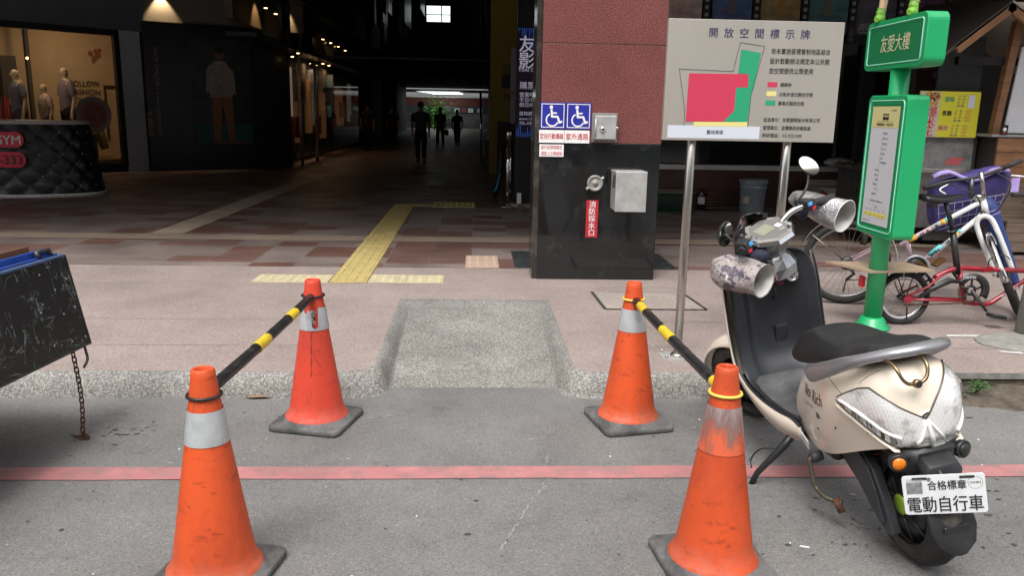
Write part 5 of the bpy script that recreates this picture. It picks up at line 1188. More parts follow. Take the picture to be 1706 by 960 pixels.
g = MB(); FB = Frame((4.86, 11.298, .12), (1, 0, 0)); g.rect(FB, .02, .18, .13, .34, mat('dull_red_print', (.35, .03, .03), .7), .002); g.disc(FB, .36, .12, .05, mat('dull_red_print', (.35, .03, .03), .7), .002); g.text(Frame((4.95, 11.738, .50), (1, 0, 0)), '新鮮水果', 0, 0, .07, mat('dull_red_print', (.35, .03, .03), .7), .004, 'l', .5); g.build('print', t)
t = thing('plastic_bag', 'crumpled white plastic bag with black print lying on the sill', 'bag', (5.25, 11.7, .77)); g = MB(); g.sphere((5.27, 11.66, .835), .1, mat('thin_white_plastic', (.42, .42, .42), .3, bump=.6, bscale=14, dirt=(.05, .05, .05), dirtamt=.5, dscale=14), (2.2, .8, .68), 18)
rr = random.Random(11); g.v = [v+Vector((rr.uniform(-.008, .008), rr.uniform(-.008, .008), rr.uniform(-.006, .006))) for v in g.v]; g.build('film', t, bevel=0)
g = MB(); FB = Frame((5.2, 11.57, .81), (1, 0, 0)); g.text(FB, 'fresh', .0, .01, .07, BLACK_INK, .004, 'l', .2, .02); g.build('print', t)

# ------------------------------------------------------------------ snack stall, stainless counter and wooden hut on the right
WD = mat('stall_wood', (.24, .115, .055), .6, var=.35, vscale=3, stretch=(1, 1, 6), bump=.1, bscale=20)
WD2 = mat('stall_wood_light', (.34, .17, .08), .6, var=.3, vscale=3, stretch=(1, 6, 1))
GWD = mat('weathered_crate_wood', (.16, .115, .085), .8, var=.35, vscale=5, stretch=(.6, 1, 7), bump=.15, bscale=30)
SS = mat('stall_stainless', (.20, .20, .20), .32, .85, var=.3, vscale=5, stretch=(1, 1, .3), rvar=.12)
t = thing('snack_cart', 'stainless steel snack counter behind the bicycles with foggy window', 'snack stall', (5.0, 8.8, .12))
g = MB(); g.bb((4.2, 8.52, .33), (5.33, 9.3, .92), SS); g.build('cabinet', t, bevel=.004)
g = MB(); g.bb((4.15, 8.46, .92), (5.36, 9.3, .965), STEEL); g.build('counter_top', t, bevel=.004)
g = MB(); FOG = mat('foggy_plexiglass', (.17, .17, .175), .25, dirt=(.30, .30, .30), dirtamt=.8, dscale=6, dlo=.4, dhi=.6); g.bb((4.2, 8.53, .965), (5.31, 8.55, 1.30), FOG); g.bb((5.285, 8.51, .965), (5.31, 9.2, 1.30), SS); g.build('front_pane', t)
g = MB(); g.poly(Frame((4.95, 8.528, 1.0), (1, 0, 0)), [(.04, 0), (.2, 0), (.25, .08), (.14, .085), (.08, .07)], mat('pink_cloth', (.55, .12, .13), .7), .003); g.build('cloth_behind_pane', t)
for x in (4.25, 5.2): g = MB(); g.cyl((x, 8.6, .12), (x, 8.6, .34), .03, IRON, 10); g.build('leg', t)
g = MB(); g.box((5.05, 8.7, .24), (.3, .2, .12), IRON); g.build('gas_burner', t)
t = thing('menu_board', 'bright yellow popcorn menu board with red characters', 'sign', (5.0, 8.48, 1.29))
YM = mat('menu_yellow', (.72, .68, .04), .4); g = MB(); g.bb((4.60, 8.45, 1.292), (5.245, 8.462, 1.757), YM); g.build('sheet', t)
MF = Frame((4.60, 8.45, 1.292), (1, 0, 0)); MW = mat('menu_pale', (.6, .55, .4), .5); g = MB(); g.rect(MF, 0, 0, .22, .46, MW, .001)
rr = random.Random(3); PC = [mat('popcorn_brown', (.30, .09, .03), .6), mat('popcorn_gold', (.6, .28, .06), .6), mat('popcorn_dark', (.12, .03, .015), .6)]
for i in range(60): g.disc(MF, .13+rr.uniform(-.06, .07), .41+rr.uniform(-.045, .04), rr.uniform(.008, .02), PC[i % 3], .0012+i*.00001, 8)
for i in range(25): g.disc(MF, .12+rr.uniform(-.06, .07), .33+rr.uniform(-.02, .02), rr.uniform(.01, .02), PC[1], .0012+i*.00001, 8)
g.build('popcorn_picture', t); g = MB()
for i, ch in enumerate('爆米花'): g.text(MF, ch, .145-.012*i, .215-.1*i, .115, WHITE_INK, .0022, 'c', None, .07); g.text(MF, ch, .145-.012*i, .215-.1*i, .115, RED_INK, .003, 'c', None, .03)
for s_, x, z, m in (('原味', .27, .365, mat('menu_teal', (.02, .32, .22), .5)), ('焦糖', .255, .225, BLACK_INK), ('綜合', .235, .075, mat('menu_pink', (.55, .05, .25), .5))): g.text(MF, s_, x, z, .055, m, .003, 'l', .1, .03)
for r0, z0_ in enumerate((.42, .27, .12)):
    for k, (s_, pr) in enumerate((('小　杯', '30元'), ('中　杯', '50元'), ('大　杯', '80元'), ('超大桶', '120元'))):
        x = .41-.018*r0-.003*k; z = z0_-.032*k-.012; g.text(MF, s_, x, z, .026, mat('menu_small', (.22, .10, .18), .5), .003, 'l', .075, .01); g.text(MF, pr, x+.115, z, .026, mat('menu_price', (.65, .1, .12), .5), .003, 'l', .055, .01)
g.build('lettering', t); g = MB(); g.rect(MF, .515, .3, .585, .43, mat('paper_note', (.68, .68, .74), .6), .006); g.build('paper_note', t)
t = thing('wooden_hut', 'brown wooden stall hut with gabled roof at the right edge', 'stall', (5.9, 8.6, .12))
ap = Vector((5.22, 8.1, 2.60)); le = Vector((4.80, 8.1, 2.24)); re = Vector((6.10, 8.1, 2.06))
def beam(mb, a, b_, w_, dpt, m, dz=.0):
    a, b_ = Vector(a), Vector(b_); d = (b_-a).normalized(); nn = Vector((-d.z, 0, d.x)); 
    vs_ = [a, b_, b_-nn*w_, a-nn*w_]; vs_ += [v+Vector((0, dpt, 0)) for v in vs_]; mb.add(vs_, [(0, 1, 2, 3), (7, 6, 5, 4), (0, 4, 5, 1), (1, 5, 6, 2), (2, 6, 7, 3), (3, 7, 4, 0)], m)
g = MB(); beam(g, le+Vector((-.1, 0, -.06)), ap, .085, .05, WD2); beam(g, ap, re+Vector((.5, 0, -.3)), .085, .05, WD2)
for x0, x1 in ((5.36, 5.42),): 
    g.add([(5.32, 8.3, 1.3), (5.39, 8.3, 1.3), (5.50, 8.3, 2.45), (5.42, 8.3, 2.45), (5.32, 8.38, 1.3), (5.39, 8.38, 1.3), (5.50, 8.38, 2.45), (5.42, 8.38, 2.45)], [(0, 1, 2, 3), (7, 6, 5, 4), (0, 4, 5, 1), (1, 5, 6, 2), (2, 6, 7, 3), (3, 7, 4, 0)], WD)
g.bb((4.9, 8.35, 2.02), (6.3, 8.42, 2.10), BLKM); g.build('frame', t)
g = MB(); RFM = mat('hut_roof_beige', (.68, .61, .52), .7, var=.06)
for a, b_, m in ((le+Vector((-.2, 0, -.15)), ap, mat('hut_roof_dark', (.10, .085, .075), .8)), (ap, re+Vector((.6, 0, -.36)), RFM)):
    n_ = Vector((0, 0, .02)); g.add([a+n_, b_+n_, b_+Vector((0, 1.6, .15))+n_, a+Vector((0, 1.6, .15))+n_, a-n_, b_-n_, b_+Vector((0, 1.6, .15))-n_, a+Vector((0, 1.6, .15))-n_], [(0, 1, 2, 3), (7, 6, 5, 4), (0, 4, 5, 1), (1, 5, 6, 2), (2, 6, 7, 3), (3, 7, 4, 0)], m)
g.add([(5.24, 8.09, 2.60), (6.8, 8.09, 2.62), (6.8, 8.09, 1.75)], [(0, 2, 1)], RFM); g.build('roof', t)
g = MB(); g.bb((5.26, 8.2, 1.31), (6.6, 8.7, 1.335), mat('pale_shelf', (.3, .3, .29), .5)); g.build('shelf', t)
g = MB(); g.add([(5.43, 8.28, 1.35), (5.95, 8.28, 1.35), (6.0, 8.28, 2.2), (5.50, 8.28, 2.2), (5.43, 8.3, 1.35), (5.95, 8.3, 1.35), (6.0, 8.3, 2.2), (5.50, 8.3, 2.2)], [(0, 1, 2, 3), (7, 6, 5, 4), (0, 4, 5, 1), (1, 5, 6, 2), (2, 6, 7, 3), (3, 7, 4, 0)], mat('grey_white_board', (.62, .63, .66), .6, var=.05)); g.build('back_board', t)
g = MB()
for i in range(6): g.bb((5.35, 8.22, .42+i*.148), (6.6, 8.25, .42+i*.148+.143), WD if i > 2 else GWD)
for i in range(3): g.bb((5.42, 8.0, .16+i*.10), (6.6, 8.03, .16+i*.10+.095), GWD)
g.bb((5.42, 8.0, .46), (6.6, 8.22, .48), GWD); g.build('plank_wall', t)
g = MB(); g.bb((5.36, 8.26, .3), (6.6, 8.9, 1.30), DARK); g.build('cabinet', t)
g = MB(); g.bb((5.02, 8.9, .2), (5.30, 8.93, 2.35), mat('stall_grey_panel', (.10, .115, .125), .6, var=.1)); g.bb((5.30, 8.9, 1.4), (5.5, 8.93, 2.35), mat('stall_grey_panel', (.10, .115, .125), .6, var=.1)); g.build('side_door', t)
t = thing('price_tag', 'tiny dark card with a white emblem on the hut shelf', 'tag', (5.37, 8.18, 1.34)); g = MB(); g.bb((5.34, 8.185, 1.335), (5.41, 8.2, 1.43), BLKM); g.build('card', t); g = MB(); FB = Frame((5.34, 8.185, 1.335), (1, 0, 0)); g.disc(FB, .035, .05, .02, WHITE_INK, .002); g.rect(FB, .015, .012, .055, .022, RED_INK, .002); g.build('emblem', t)
t = thing('shop_sign', 'dim dark red sign with pale Japanese style lettering under the hut roof', 'sign', (5.0, 9.3, 1.9)); g = MB(); g.bb((4.95, 9.2, 1.72), (5.65, 9.22, 2.3), mat('dark_red_sign', (.045, .012, .012), .5)); g.build('panel', t)
g = MB(); FB = Frame((5.0, 9.2, 1.98), Vector((1, 0, .12))); g.text(FB, '生活館の味', 0, .03, .085, mat('dim_cream', (.26, .23, .22), .6), .003, 'l', .42); g.text(FB, '手價供應', .1, -.07, .085, mat('dim_cream', (.26, .23, .22), .6), .003, 'l', .36); g.build('lettering', t)
t = thing('stall_flag', 'green and red sign board with white border at the right edge', 'sign', (5.8, 7.9, .5)); g = MB(); g.add([(5.62, 7.9, .5), (6.2, 7.9, .5), (6.2, 7.9, 1.2), (5.72, 7.9, 1.2)], [(0, 1, 2, 3)], WHITE); g.build('border', t)
g = MB(); g.add([(5.645, 7.895, .52), (6.2, 7.895, .52), (6.2, 7.895, 1.18), (5.735, 7.895, 1.18)], [(0, 1, 2, 3)], mat('flag_green', (.02, .12, .04), .5)); g.add([(5.80, 7.89, .62), (6.2, 7.89, .62), (6.2, 7.89, 1.05), (5.82, 7.89, 1.05)], [(0, 1, 2, 3)], mat('flag_red', (.6, .02, .02), .5)); g.build('field', t)
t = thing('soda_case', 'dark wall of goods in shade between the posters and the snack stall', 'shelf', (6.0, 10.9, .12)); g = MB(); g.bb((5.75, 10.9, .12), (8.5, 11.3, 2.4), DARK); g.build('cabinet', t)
t = thing('concrete_post', 'thick round grey concrete post cut by the right photo edge', 'post', (3.62, 4.93, .12)); g = MB(); g.tube([(3.58, 4.93, .12), (3.62, 4.93, 1.0)], [.075, .065], CON, 24); g.build('shaft', t)

# ------------------------------------------------------------------ litter
t = MB(); t.add([(-1.17, 4.06, .004), (-1.12, 4.04, .012), (-1.06, 4.045, .014), (-1.03, 4.06, .004), (-1.06, 4.075, .01), (-1.12, 4.075, .013)], [(0, 1, 2, 5), (2, 3, 4, 5)], mat('dead_leaf', (.26, .15, .08), .8)); tag(t.build('dead_leaf', loc=(-1.1, 4.06, 0)), 'single curled brown dead leaf lying at the kerb foot', 'leaf')
for (x, y, a, lab) in ((1.17, 2.55, -.35, 'short white cigarette butt on the road, the one nearer the right cone'), (1.53, 2.63, -.5, 'short white cigarette butt under the scooter rear wheel')):
    b_ = MB(); d = Vector((cos(a), sin(a), 0))*.016; b_.cyl(Vector((x, y, .004))-d, Vector((x, y, .004))+d, .0038, WHITE, 8); tag(b_.build('cigarette_butt', loc=(x, y, 0)), lab, 'cigarette butt', 'cigarette butts on the road')
g = MB(); rr = random.Random(21)
for i in range(60):
    x, y = rr.uniform(-2, 2.4), rr.uniform(2.1, 4.0); s_ = rr.uniform(.002, .006); g.sphere((x, y, s_*.4), s_, [WHITE, GWD, mat('grit', (.12, .11, .1), .9)][i % 3], (1, .8, .6), 5)
o_ = g.build('road_grit'); o_['kind'] = 'stuff'; o_['label'] = 'scattered tiny stones and specks on the road'
# ------------------------------------------------------------------ electric scooter, leaning on its side stand
HD, LN = R(-6), R(10)
f_ = Vector((sin(HD), cos(HD), 0)); r0_ = Vector((cos(HD), -sin(HD), 0)); up_ = Vector((0, 0, 1))*cos(LN)-r0_*sin(LN); rt_ = r0_*cos(LN)+Vector((0, 0, 1))*sin(LN)
SM_ = Matrix((f_, -rt_, up_)).transposed().to_4x4(); SM_.translation = Vector((1.532, 2.48, 0.004))
sc = thing('electric_scooter', 'cream electric scooter with black seat leaning on its side stand beside the cones', 'scooter', M=SM_)
CRM = mat('cream_scooter_paint', (.80, .71, .585), .26, coat=.5, var=.05, vscale=3, dirt=(.45, .38, .30), dirtamt=.3, dscale=8, dlo=.52, dhi=.75)
SILV = mat('silver_grab_rail', (.36, .36, .38), .35, .7, var=.06)
SEAT = mat('seat_vinyl', (.012, .012, .0135), .58, var=.15, bump=.08, bscale=400, dirt=(.07, .07, .07), dirtamt=.3, dscale=5)
PAN = mat('legshield_plastic', (.014, .0155, .020), .42, var=.2, vscale=4, dirt=(.07, .07, .07), dirtamt=.3, dscale=5, dlo=.45, dhi=.75)
MATF = mat('dusty_floor_mat', (.085, .085, .088), .75, var=.3, vscale=8, dirt=(.2, .19, .18), dirtamt=.5, dscale=10)
GOLD = mat('tarnished_brass', (.30, .22, .12), .3, .9, var=.2, vscale=20)
ORG = mat('amber_lens', (.75, .20, .01), .25, coat=.5)
def P3(*a): return Vector(a)
def sbuild(mb, name, parent=sc, **k): return mb.build(name, parent, world=False, **k)
# rear body shell
stn = [
 (.56, [(0, .50), (.06, .50), (.095, .47), (.115, .42), (.12, .36), (.11, .31)]),
 (.50, [(0, .58), (.07, .58), (.115, .54), (.135, .46), (.135, .37), (.12, .29)]),
 (.38, [(0, .63), (.08, .63), (.135, .595), (.165, .50), (.16, .38), (.14, .27)]),
 (.24, [(0, .67), (.09, .67), (.15, .635), (.195, .545), (.182, .42), (.155, .31)]),
 (.10, [(0, .71), (.09, .71), (.15, .675), (.198, .59), (.185, .485), (.16, .385)]),
 (.0, [(0, .735), (.08, .735), (.145, .70), (.182, .62), (.172, .53), (.15, .435)]),
 (-.05, [(0, .725), (.07, .72), (.13, .685), (.162, .615), (.155, .54), (.138, .455)]),
 (-.085, [(0, .69), (.055, .685), (.105, .65), (.13, .60), (.125, .54), (.115, .47)]),
 (-.108, [(0, .64), (.045, .635), (.08, .61), (.095, .58), (.092, .54), (.085, .48)]),
 (-.118, [(0, .59), (.03, .587), (.05, .575), (.06, .555), (.06, .53), (.055, .49)]),
]
def full(h, x):
    k = .90 if x < .05 else (.95 if x < .2 else 1); h = [(y*k, z) for y, z in h]
    return [P3(x, y, z) for y, z in reversed(h)]+[P3(x, -y, z) for y, z in h[1:]]
g = MB(); g.loft([full(h, x) for x, h in stn], CRM, cap=False, closed=False)
nn_ = 11; o_ = len(g.v)-nn_
g.f.append(tuple(range(o_+nn_-1, o_-1, -1))); g.mi.append(0); g.sm.append(True)
body = sbuild(g, 'rear_body', subsurf=2)
bpy.context.view_layer.update(); dgx = bpy.context.evaluated_depsgraph_get()
bvh = BVHTree.FromObject(body, dgx)
def onbody(x, y, z, off):
    """slide a point on to the painted shell, seen from outside and slightly behind"""
    o = Vector((x+.01 if x > .05 else .05, 0, .56)); p = Vector((x, y, z)); d = (p-o).normalized()
    hit = bvh.ray_cast(o, d, 1.0)
    if hit[0] is None: return p
    n_ = hit[1]; n_ = n_ if n_.dot(d) > 0 else -n_
    return hit[0]+n_*off
def lerp2(poly, t):
    L = [0]
    for a, b_ in zip(poly, poly[1:]): L.append(L[-1]+(Vector(b_)-Vector(a)).length)
    s_ = t*L[-1]
    for i in range(len(poly)-1):
        if s_ <= L[i+1]+1e-9: return Vector(poly[i]).lerp(Vector(poly[i+1]), (s_-L[i])/(L[i+1]-L[i]))
    return Vector(poly[-1])
def light_material():
    m, n, l, b = nodes_of('clear_taillight_lens')
    tc = n.new('ShaderNodeTexCoord'); mp = n.new('ShaderNodeMapping'); mp.inputs['Rotation'].default_value = (.3, .55, .2); l.new(tc.outputs['Object'], mp.inputs[0])
    br = n.new('ShaderNodeTexBrick'); l.new(mp.outputs[0], br.inputs['Vector']); br.inputs['Scale'].default_value = 1; br.inputs['Brick Width'].default_value = .012; br.inputs['Row Height'].default_value = .009; br.inputs['Mortar Size'].default_value = .0016; br.inputs['Bias'].default_value = -.1
    br.inputs['Color1'].default_value = (.80, .80, .78, 1); br.inputs['Color2'].default_value = (.88, .88, .87, 1); br.inputs['Mortar'].default_value = (.95, .95, .95, 1)
    t_ = n.new('ShaderNodeTexNoise'); t_.inputs['Scale'].default_value = 18; t_.inputs['Detail'].default_value = 3; l.new(tc.outputs['Object'], t_.inputs['Vector'])
    r = n.new('ShaderNodeValToRGB'); e = r.color_ramp.elements; e[0].position, e[0].color = .34, (.62, .61, .59, 1); e[1].position, e[1].color = .46, (1.0, 1.0, 1.0, 1); l.new(t_.outputs['Fac'], r.inputs[0])
    x = n.new('ShaderNodeMix'); x.data_type = 'RGBA'; x.blend_type = 'MULTIPLY'; x.inputs[0].default_value = 1; l.new(br.outputs['Color'], x.inputs[6]); l.new(r.outputs[0], x.inputs[7]); l.new(x.outputs[2], b.inputs['Base Color'])
    b.inputs['Metallic'].default_value = .35; b.inputs['Roughness'].default_value = .18; b.inputs['Coat Weight'].default_value = 1; b.inputs['Coat Roughness'].default_value = .03
    wv = n.new('ShaderNodeTexWave'); wv.inputs['Scale'].default_value = 75; wv.bands_direction = 'DIAGONAL'; l.new(tc.outputs['Object'], wv.inputs['Vector'])
    b2 = n.new('ShaderNodeBump'); b2.inputs['Strength'].default_value = .35; b2.inputs['Distance'].default_value = .002; l.new(wv.outputs['Fac'], b2.inputs['Height']); l.new(b2.outputs[0], b.inputs['Normal'])
    return m
LENS = light_material(); LWH = mat('white_light_guide', (.85, .85, .84), .2, coat=.6); LDK = mat('lens_bezel', (.12, .105, .085), .3, .6)
for side in (1, -1):
    lo_ = [(.13, .20, .575), (.05, .185, .545), (-.03, .155, .505), (-.075, .13, .478), (-.105, .05, .468), (-.11, 0, .466)]
    hi_ = [(.13, .2, .585), (.09, .19, .615), (.04, .155, .64), (.0, .125, .645), (-.06, .06, .608), (-.115, 0, .564)]
    if side < 0:
        lo_ = [(x, y, z-.012) for x, y, z in lo_]; hi_ = [(.13, .2, .585), (.09, .175, .62), (.05, .12, .65), (.0, .065, .655), (-.07, .015, .612), (-.115, -.025, .568)]
        lo_[-1] = (-.11, -.0, .455)
    else: hi_[-1] = (-.115, .025, .568); hi_[-2] = (-.07, .075, .60)
    n1, n2 = 26, 8
    def gp(s_, t_, off):
        a = lerp2(lo_, s_); b_ = lerp2(hi_, s_); p = a.lerp(b_, t_); return onbody(p.x, p.y*side, p.z, off+.006*sin(pi*min(1, max(0, t_)))*min(1, s_*4))
    rows = [[gp(i/n1, j/n2, .004) for j in range(n2+1)] for i in range(n1+1)]
    g = MB(); g.loft(rows, LENS, cap=False, closed=False); tl = sbuild(g, 'tail_light')
    g = MB(); ed = [gp(i/n1, 0, .003) for i in range(n1+1)]; g.tube(ed, .0035, LDK, 6); g.tube([gp(i/n1, 1, .003) for i in range(n1+1)], .003, LDK, 6); sbuild(g, 'bezel', tl)
    g = MB(); g.tube([gp(.04+.72*i/16, .42-.10*(i/16), .0065) for i in range(17)], .0055, LWH, 6, flat=(1, .8)); g.tube([gp(.99, .95-.9*i/6, .006) for i in range(7)], .0055, LWH, 6)
    g.tube([gp(.98-.14*i/8, .9-.85*i/8, .006) for i in range(9)], .005, LWH, 6); sbuild(g, 'light_guide', tl)
    g = MB(); rl = random.Random(14)
    for i in range(15):
        s0 = .05+i*.047; s1 = s0+.043; m_ = [LDK, CHROME, mat('lamp_reflector_grey', (.35, .34, .32), .25, .7), LWH][rl.choice((0, 1, 1, 2, 2, 3))]
        t0, t1 = .04, .38-.12*(i/15); g.add([gp(s0, t0, .0052), gp(s1, t0, .0052), gp(s1+.01, t1, .0052), gp(s0+.012, t1, .0052)], [(0, 1, 2, 3)], m_)
        g.add([gp(s0, t0, .0056), gp(s0+.018, (t0+t1)/2, .0075), gp(s0+.012, t1, .0056)], [(0, 1, 2)], CHROME)
    sbuild(g, 'reflector_row', tl)
    g = MB(); g.tube([onbody(lerp2(lo_, i/n1).x, lerp2(lo_, i/n1).y*side, lerp2(lo_, i/n1).z-.014, .003) for i in range(int(n1*.78))], .0085, CRM, 8, flat=(.5, 1)); sbuild(g, 'cream_edge')
# panel seams and screws
g = MB(); SEAM = mat('panel_gap', (.05, .045, .04), .8)
for side in (1, -1):
    for pts_ in ([(.24, .2, .64), (.16, .2, .62), (.09, .2, .60)], [(-.02, .12, .74), (.02, .14, .69), (.04, .155, .66)]):
        g.tube([onbody(x, y*side, z, .0) for x, y, z in bez([P3(*p) for p in pts_], 8)], .0012, SEAM, 4)
sbuild(g, 'panel_seam')
for x, y, z in ((.30, .2, .36), (.16, .2, .44), (-.01, .2, .475)):
    g = MB(); p = onbody(x, y, z, .0); g.lathe([(.005, 0), (.0045, .002), (.001, .0022)], DK, 10, p, (0, 1, 0)); sbuild(g, 'screw')
# seat
def seat_ring(x, hw, zb, zt, cr=.6):
    pts = []
    for i in range(20):
        a = 2*pi*i/20; cx, sz = cos(a), sin(a); e = .62
        y = hw*abs(cx)**e*(1 if cx > 0 else -1); z = (zb+zt)/2+(zt-zb)/2*abs(sz)**.75*(1 if sz > 0 else -1)
        pts.append(P3(x, y*(.86 if sz > 0.3 else 1), z))
    return pts
g = MB(); g.loft([seat_ring(x, hw, zb, zt) for x, hw, zb, zt in ((.655, .05, .535, .575), (.64, .085, .525, .615), (.59, .11, .53, .665), (.50, .128, .555, .715), (.40, .14, .59, .735), (.30, .146, .625, .73), (.20, .148, .655, .735), (.12, .142, .68, .765), (.05, .132, .71, .785), (.0, .115, .73, .788), (-.035, .08, .745, .778))], SEAT); sbuild(g, 'seat', subsurf=1)
# grab rail
def rail_sec(p, t, w_, h_):
    t = Vector(t).normalized(); s_ = t.cross(Vector((0, 0, 1))).normalized(); u_ = s_.cross(t); return [p+s_*w_*cos(a)*.5+u_*h_*sin(a)*.5 for a in [2*pi*i/12 for i in range(12)]]
rp = [(.345, .165, .605), (.28, .185, .622), (.17, .188, .672), (.07, .170, .722), (.0, .128, .755), (-.04, .085, .772), (-.06, .04, .779), (-.065, 0, .781)]
rp = [P3(*p) for p in rp]+[P3(p[0], -p[1], p[2]) for p in reversed(rp[:-1])]
P_ = bez(rp, 4); N_ = len(P_); g = MB(); secs = []
for i, p in enumerate(P_):
    t_ = (P_[min(i+1, N_-1)]-P_[max(i-1, 0)]); k = abs(i/(N_-1)-.5)*2; hh = .036+.034*max(0, (k-.45)/.45)*(1 if k < .9 else (1-k)/.1*.9+.1); secs.append(rail_sec(p, t_, .032+.022*(1-k), hh))
g.loft(secs, SILV); sbuild(g, 'grab_rail')
YO_ = .055
g = MB(); g.tube(bez([P3(.03, YO_+.045, .745), P3(-.05, YO_+.05, .755), P3(-.095, YO_+.05, .748), P3(-.118, YO_+.042, .715), P3(-.122, YO_+.024, .697), P3(-.122, YO_, .694), P3(-.122, YO_-.024, .697), P3(-.118, YO_-.042, .715), P3(-.10, YO_-.05, .748), P3(-.05, YO_-.05, .758), P3(.03, YO_-.045, .75)], 4), .006, GOLD, 10)
sbuild(g, 'lift_handle'); g = MB(); g.lathe([(.014, 0), (.014, .012), (.01, .016)], GOLD, 16, (-.122, .055, .694), (-1, 0, .2)); g.lathe([(.009, .014), (.009, .02)], BLACK_PL, 12, (-.122, .055, .694), (-1, 0, .2)); sbuild(g, 'lock')
# inner leg shield and floor
rows = [(.965, .915, .10), (.975, .90, .155), (.965, .86, .19), (.95, .77, .20), (.935, .66, .20), (.925, .56, .20), (.91, .47, .20), (.87, .40, .195), (.80, .365, .19), (.70, .35, .185), (.58, .335, .17), (.50, .33, .145)]
g = MB(); R_ = []
for k, (x, z, hw) in enumerate(rows):
    row = []
    for j in range(15):
        y = -hw+2*hw*j/14; q = abs(y/hw); rec = (.05 if 1 < k < 8 else 0)*(1-min(1, (q/.72))**5); ed = .018*max(0, (q-.85)/.15)
        row.append(P3(x+rec-ed*(1 if k < 8 else 0), y, z+(ed if k >= 8 else 0)-(.02*(1-min(1, (q/.75))**6) if k in (8,) else 0)))
    R_.append(row)
g.loft(R_, PAN, cap=False, closed=False); sbuild(g, 'leg_shield', solid=.012, subsurf=1)
g = MB(); g.loft([[P3(x, y, z) for y in (-hw, -hw*.5, 0, hw*.5, hw)] for x, z, hw in ((.86, .398, .165), (.80, .374, .165), (.70, .359, .16), (.60, .346, .15), (.53, .342, .13))], MATF, cap=False, closed=False); sbuild(g, 'floor_mat', solid=.008)
g = MB(); g.box((.965, -.03, .52), (.02, .06, .12), PAN, Matrix.Rotation(R(-6), 3, 'Y')); g.box((.60, .02, .36), (.12, .05, .03), PAN); sbuild(g, 'battery_hatch', bevel=.006)
# cream outer front shell with its edge showing round the leg shield
g = MB(); R_ = []
for x, z, hw, dpt in ((.985, .91, .115, .05), (.985, .86, .20, .12), (.97, .77, .212, .16), (.955, .66, .214, .19), (.945, .56, .214, .20), (.93, .47, .212, .17), (.88, .405, .206, .08)):
    R_.append([P3(x+dpt*(1-abs(c_)**2.6), hw*c_, z-.03*(1-abs(c_))) for c_ in [-1+2*i/16 for i in range(17)]])
g.loft(R_, CRM, cap=False, closed=False); sbuild(g, 'front_shell', solid=.008, subsurf=1)
for s_ in (1, -1):
    g = MB(); up1 = [P3(.98, .207*s_, .885), P3(.955, .214*s_, .77), P3(.94, .215*s_, .64), P3(.925, .214*s_, .54), P3(.90, .209*s_, .45), P3(.83, .203*s_, .39), P3(.72, .197*s_, .362), P3(.60, .183*s_, .35), P3(.52, .165*s_, .345), P3(.47, .155*s_, .325)]
    dn1 = [P3(1.0, .21*s_, .875), P3(.972, .217*s_, .77), P3(.957, .218*s_, .64), P3(.942, .217*s_, .53), P3(.92, .212*s_, .43), P3(.86, .20*s_, .355), P3(.74, .19*s_, .295), P3(.62, .175*s_, .262), P3(.52, .155*s_, .255), P3(.46, .145*s_, .275)]
    A, B_ = bez(up1, 4), bez(dn1, 4); g.loft([[a, a.lerp(b_, .5)+P3(0, .004*s_, 0), b_] for a, b_ in zip(A, B_)], CRM, cap=False, closed=False); sbuild(g, 'side_skirt', solid=.008)
    g = MB(); g.tube([a+P3(0, .001*s_, .004) for a in A], .005, BLACK_PL, 6); sbuild(g, 'floor_edge')
    g = MB(); g.add([P3(.50, .158*s_, .335), P3(.42, .152*s_, .285), P3(.42, .150*s_, .255), P3(.52, .156*s_, .31)], [(0, 1, 2, 3)], LENS); sbuild(g, 'side_reflector', solid=.006)
g = MB(); g.bb((.30, -.11, .24), (.90, .11, .345), BLACK_PL); g.bb((.0, -.09, .40), (.45, .09, .50), BLACK_PL); sbuild(g, 'underframe', bevel=.02)
# decals
SFm = Frame((.40, .30, .50), Vector((-1, 0, .0)), Vector((0, 0, 1)))
DEC = mat('brown_decal', (.075, .04, .035), .5); DEC2 = mat('dark_decal', (.05, .045, .045), .5)
def drape(mb, part_from):
    for i in range(part_from, len(mb.v)):
        v = mb.v[i]; hit = bvh.ray_cast(Vector((v.x, .40, v.z)), Vector((0, -1, 0)), 1)
        if hit[0] is not None: mb.v[i] = hit[0]+Vector((0, .0018, 0))
DF = Frame((.415, .3, .475), Vector((-1, 0, .16)), Vector((0, 0, 1)))
g = MB(); g.text(DF, 'Nice', 0, .012, .062, DEC, 0, 'l', .078, .004); g.text(DF, 'Rich', .098, .002, .066, DEC, 0, 'l', .09, .006); g.text(DF, 'Life in Style', .01, -.022, .017, DEC, 0, 'l', .09)
for k in range(4): g.disc(DF, .125+.011*(k % 2), -.035-.011*(k//2), .0055, DEC2, 0, 8)
g.text(DF, '勝輝', .125, -.05, .02, DEC2, 0, 'l', .03); drape(g, 0); sbuild(g, 'side_lettering')
g = MB(); LF = Frame((.90, .03, .80), Vector((0, -1, 0)), Vector((.10, 0, 1)))
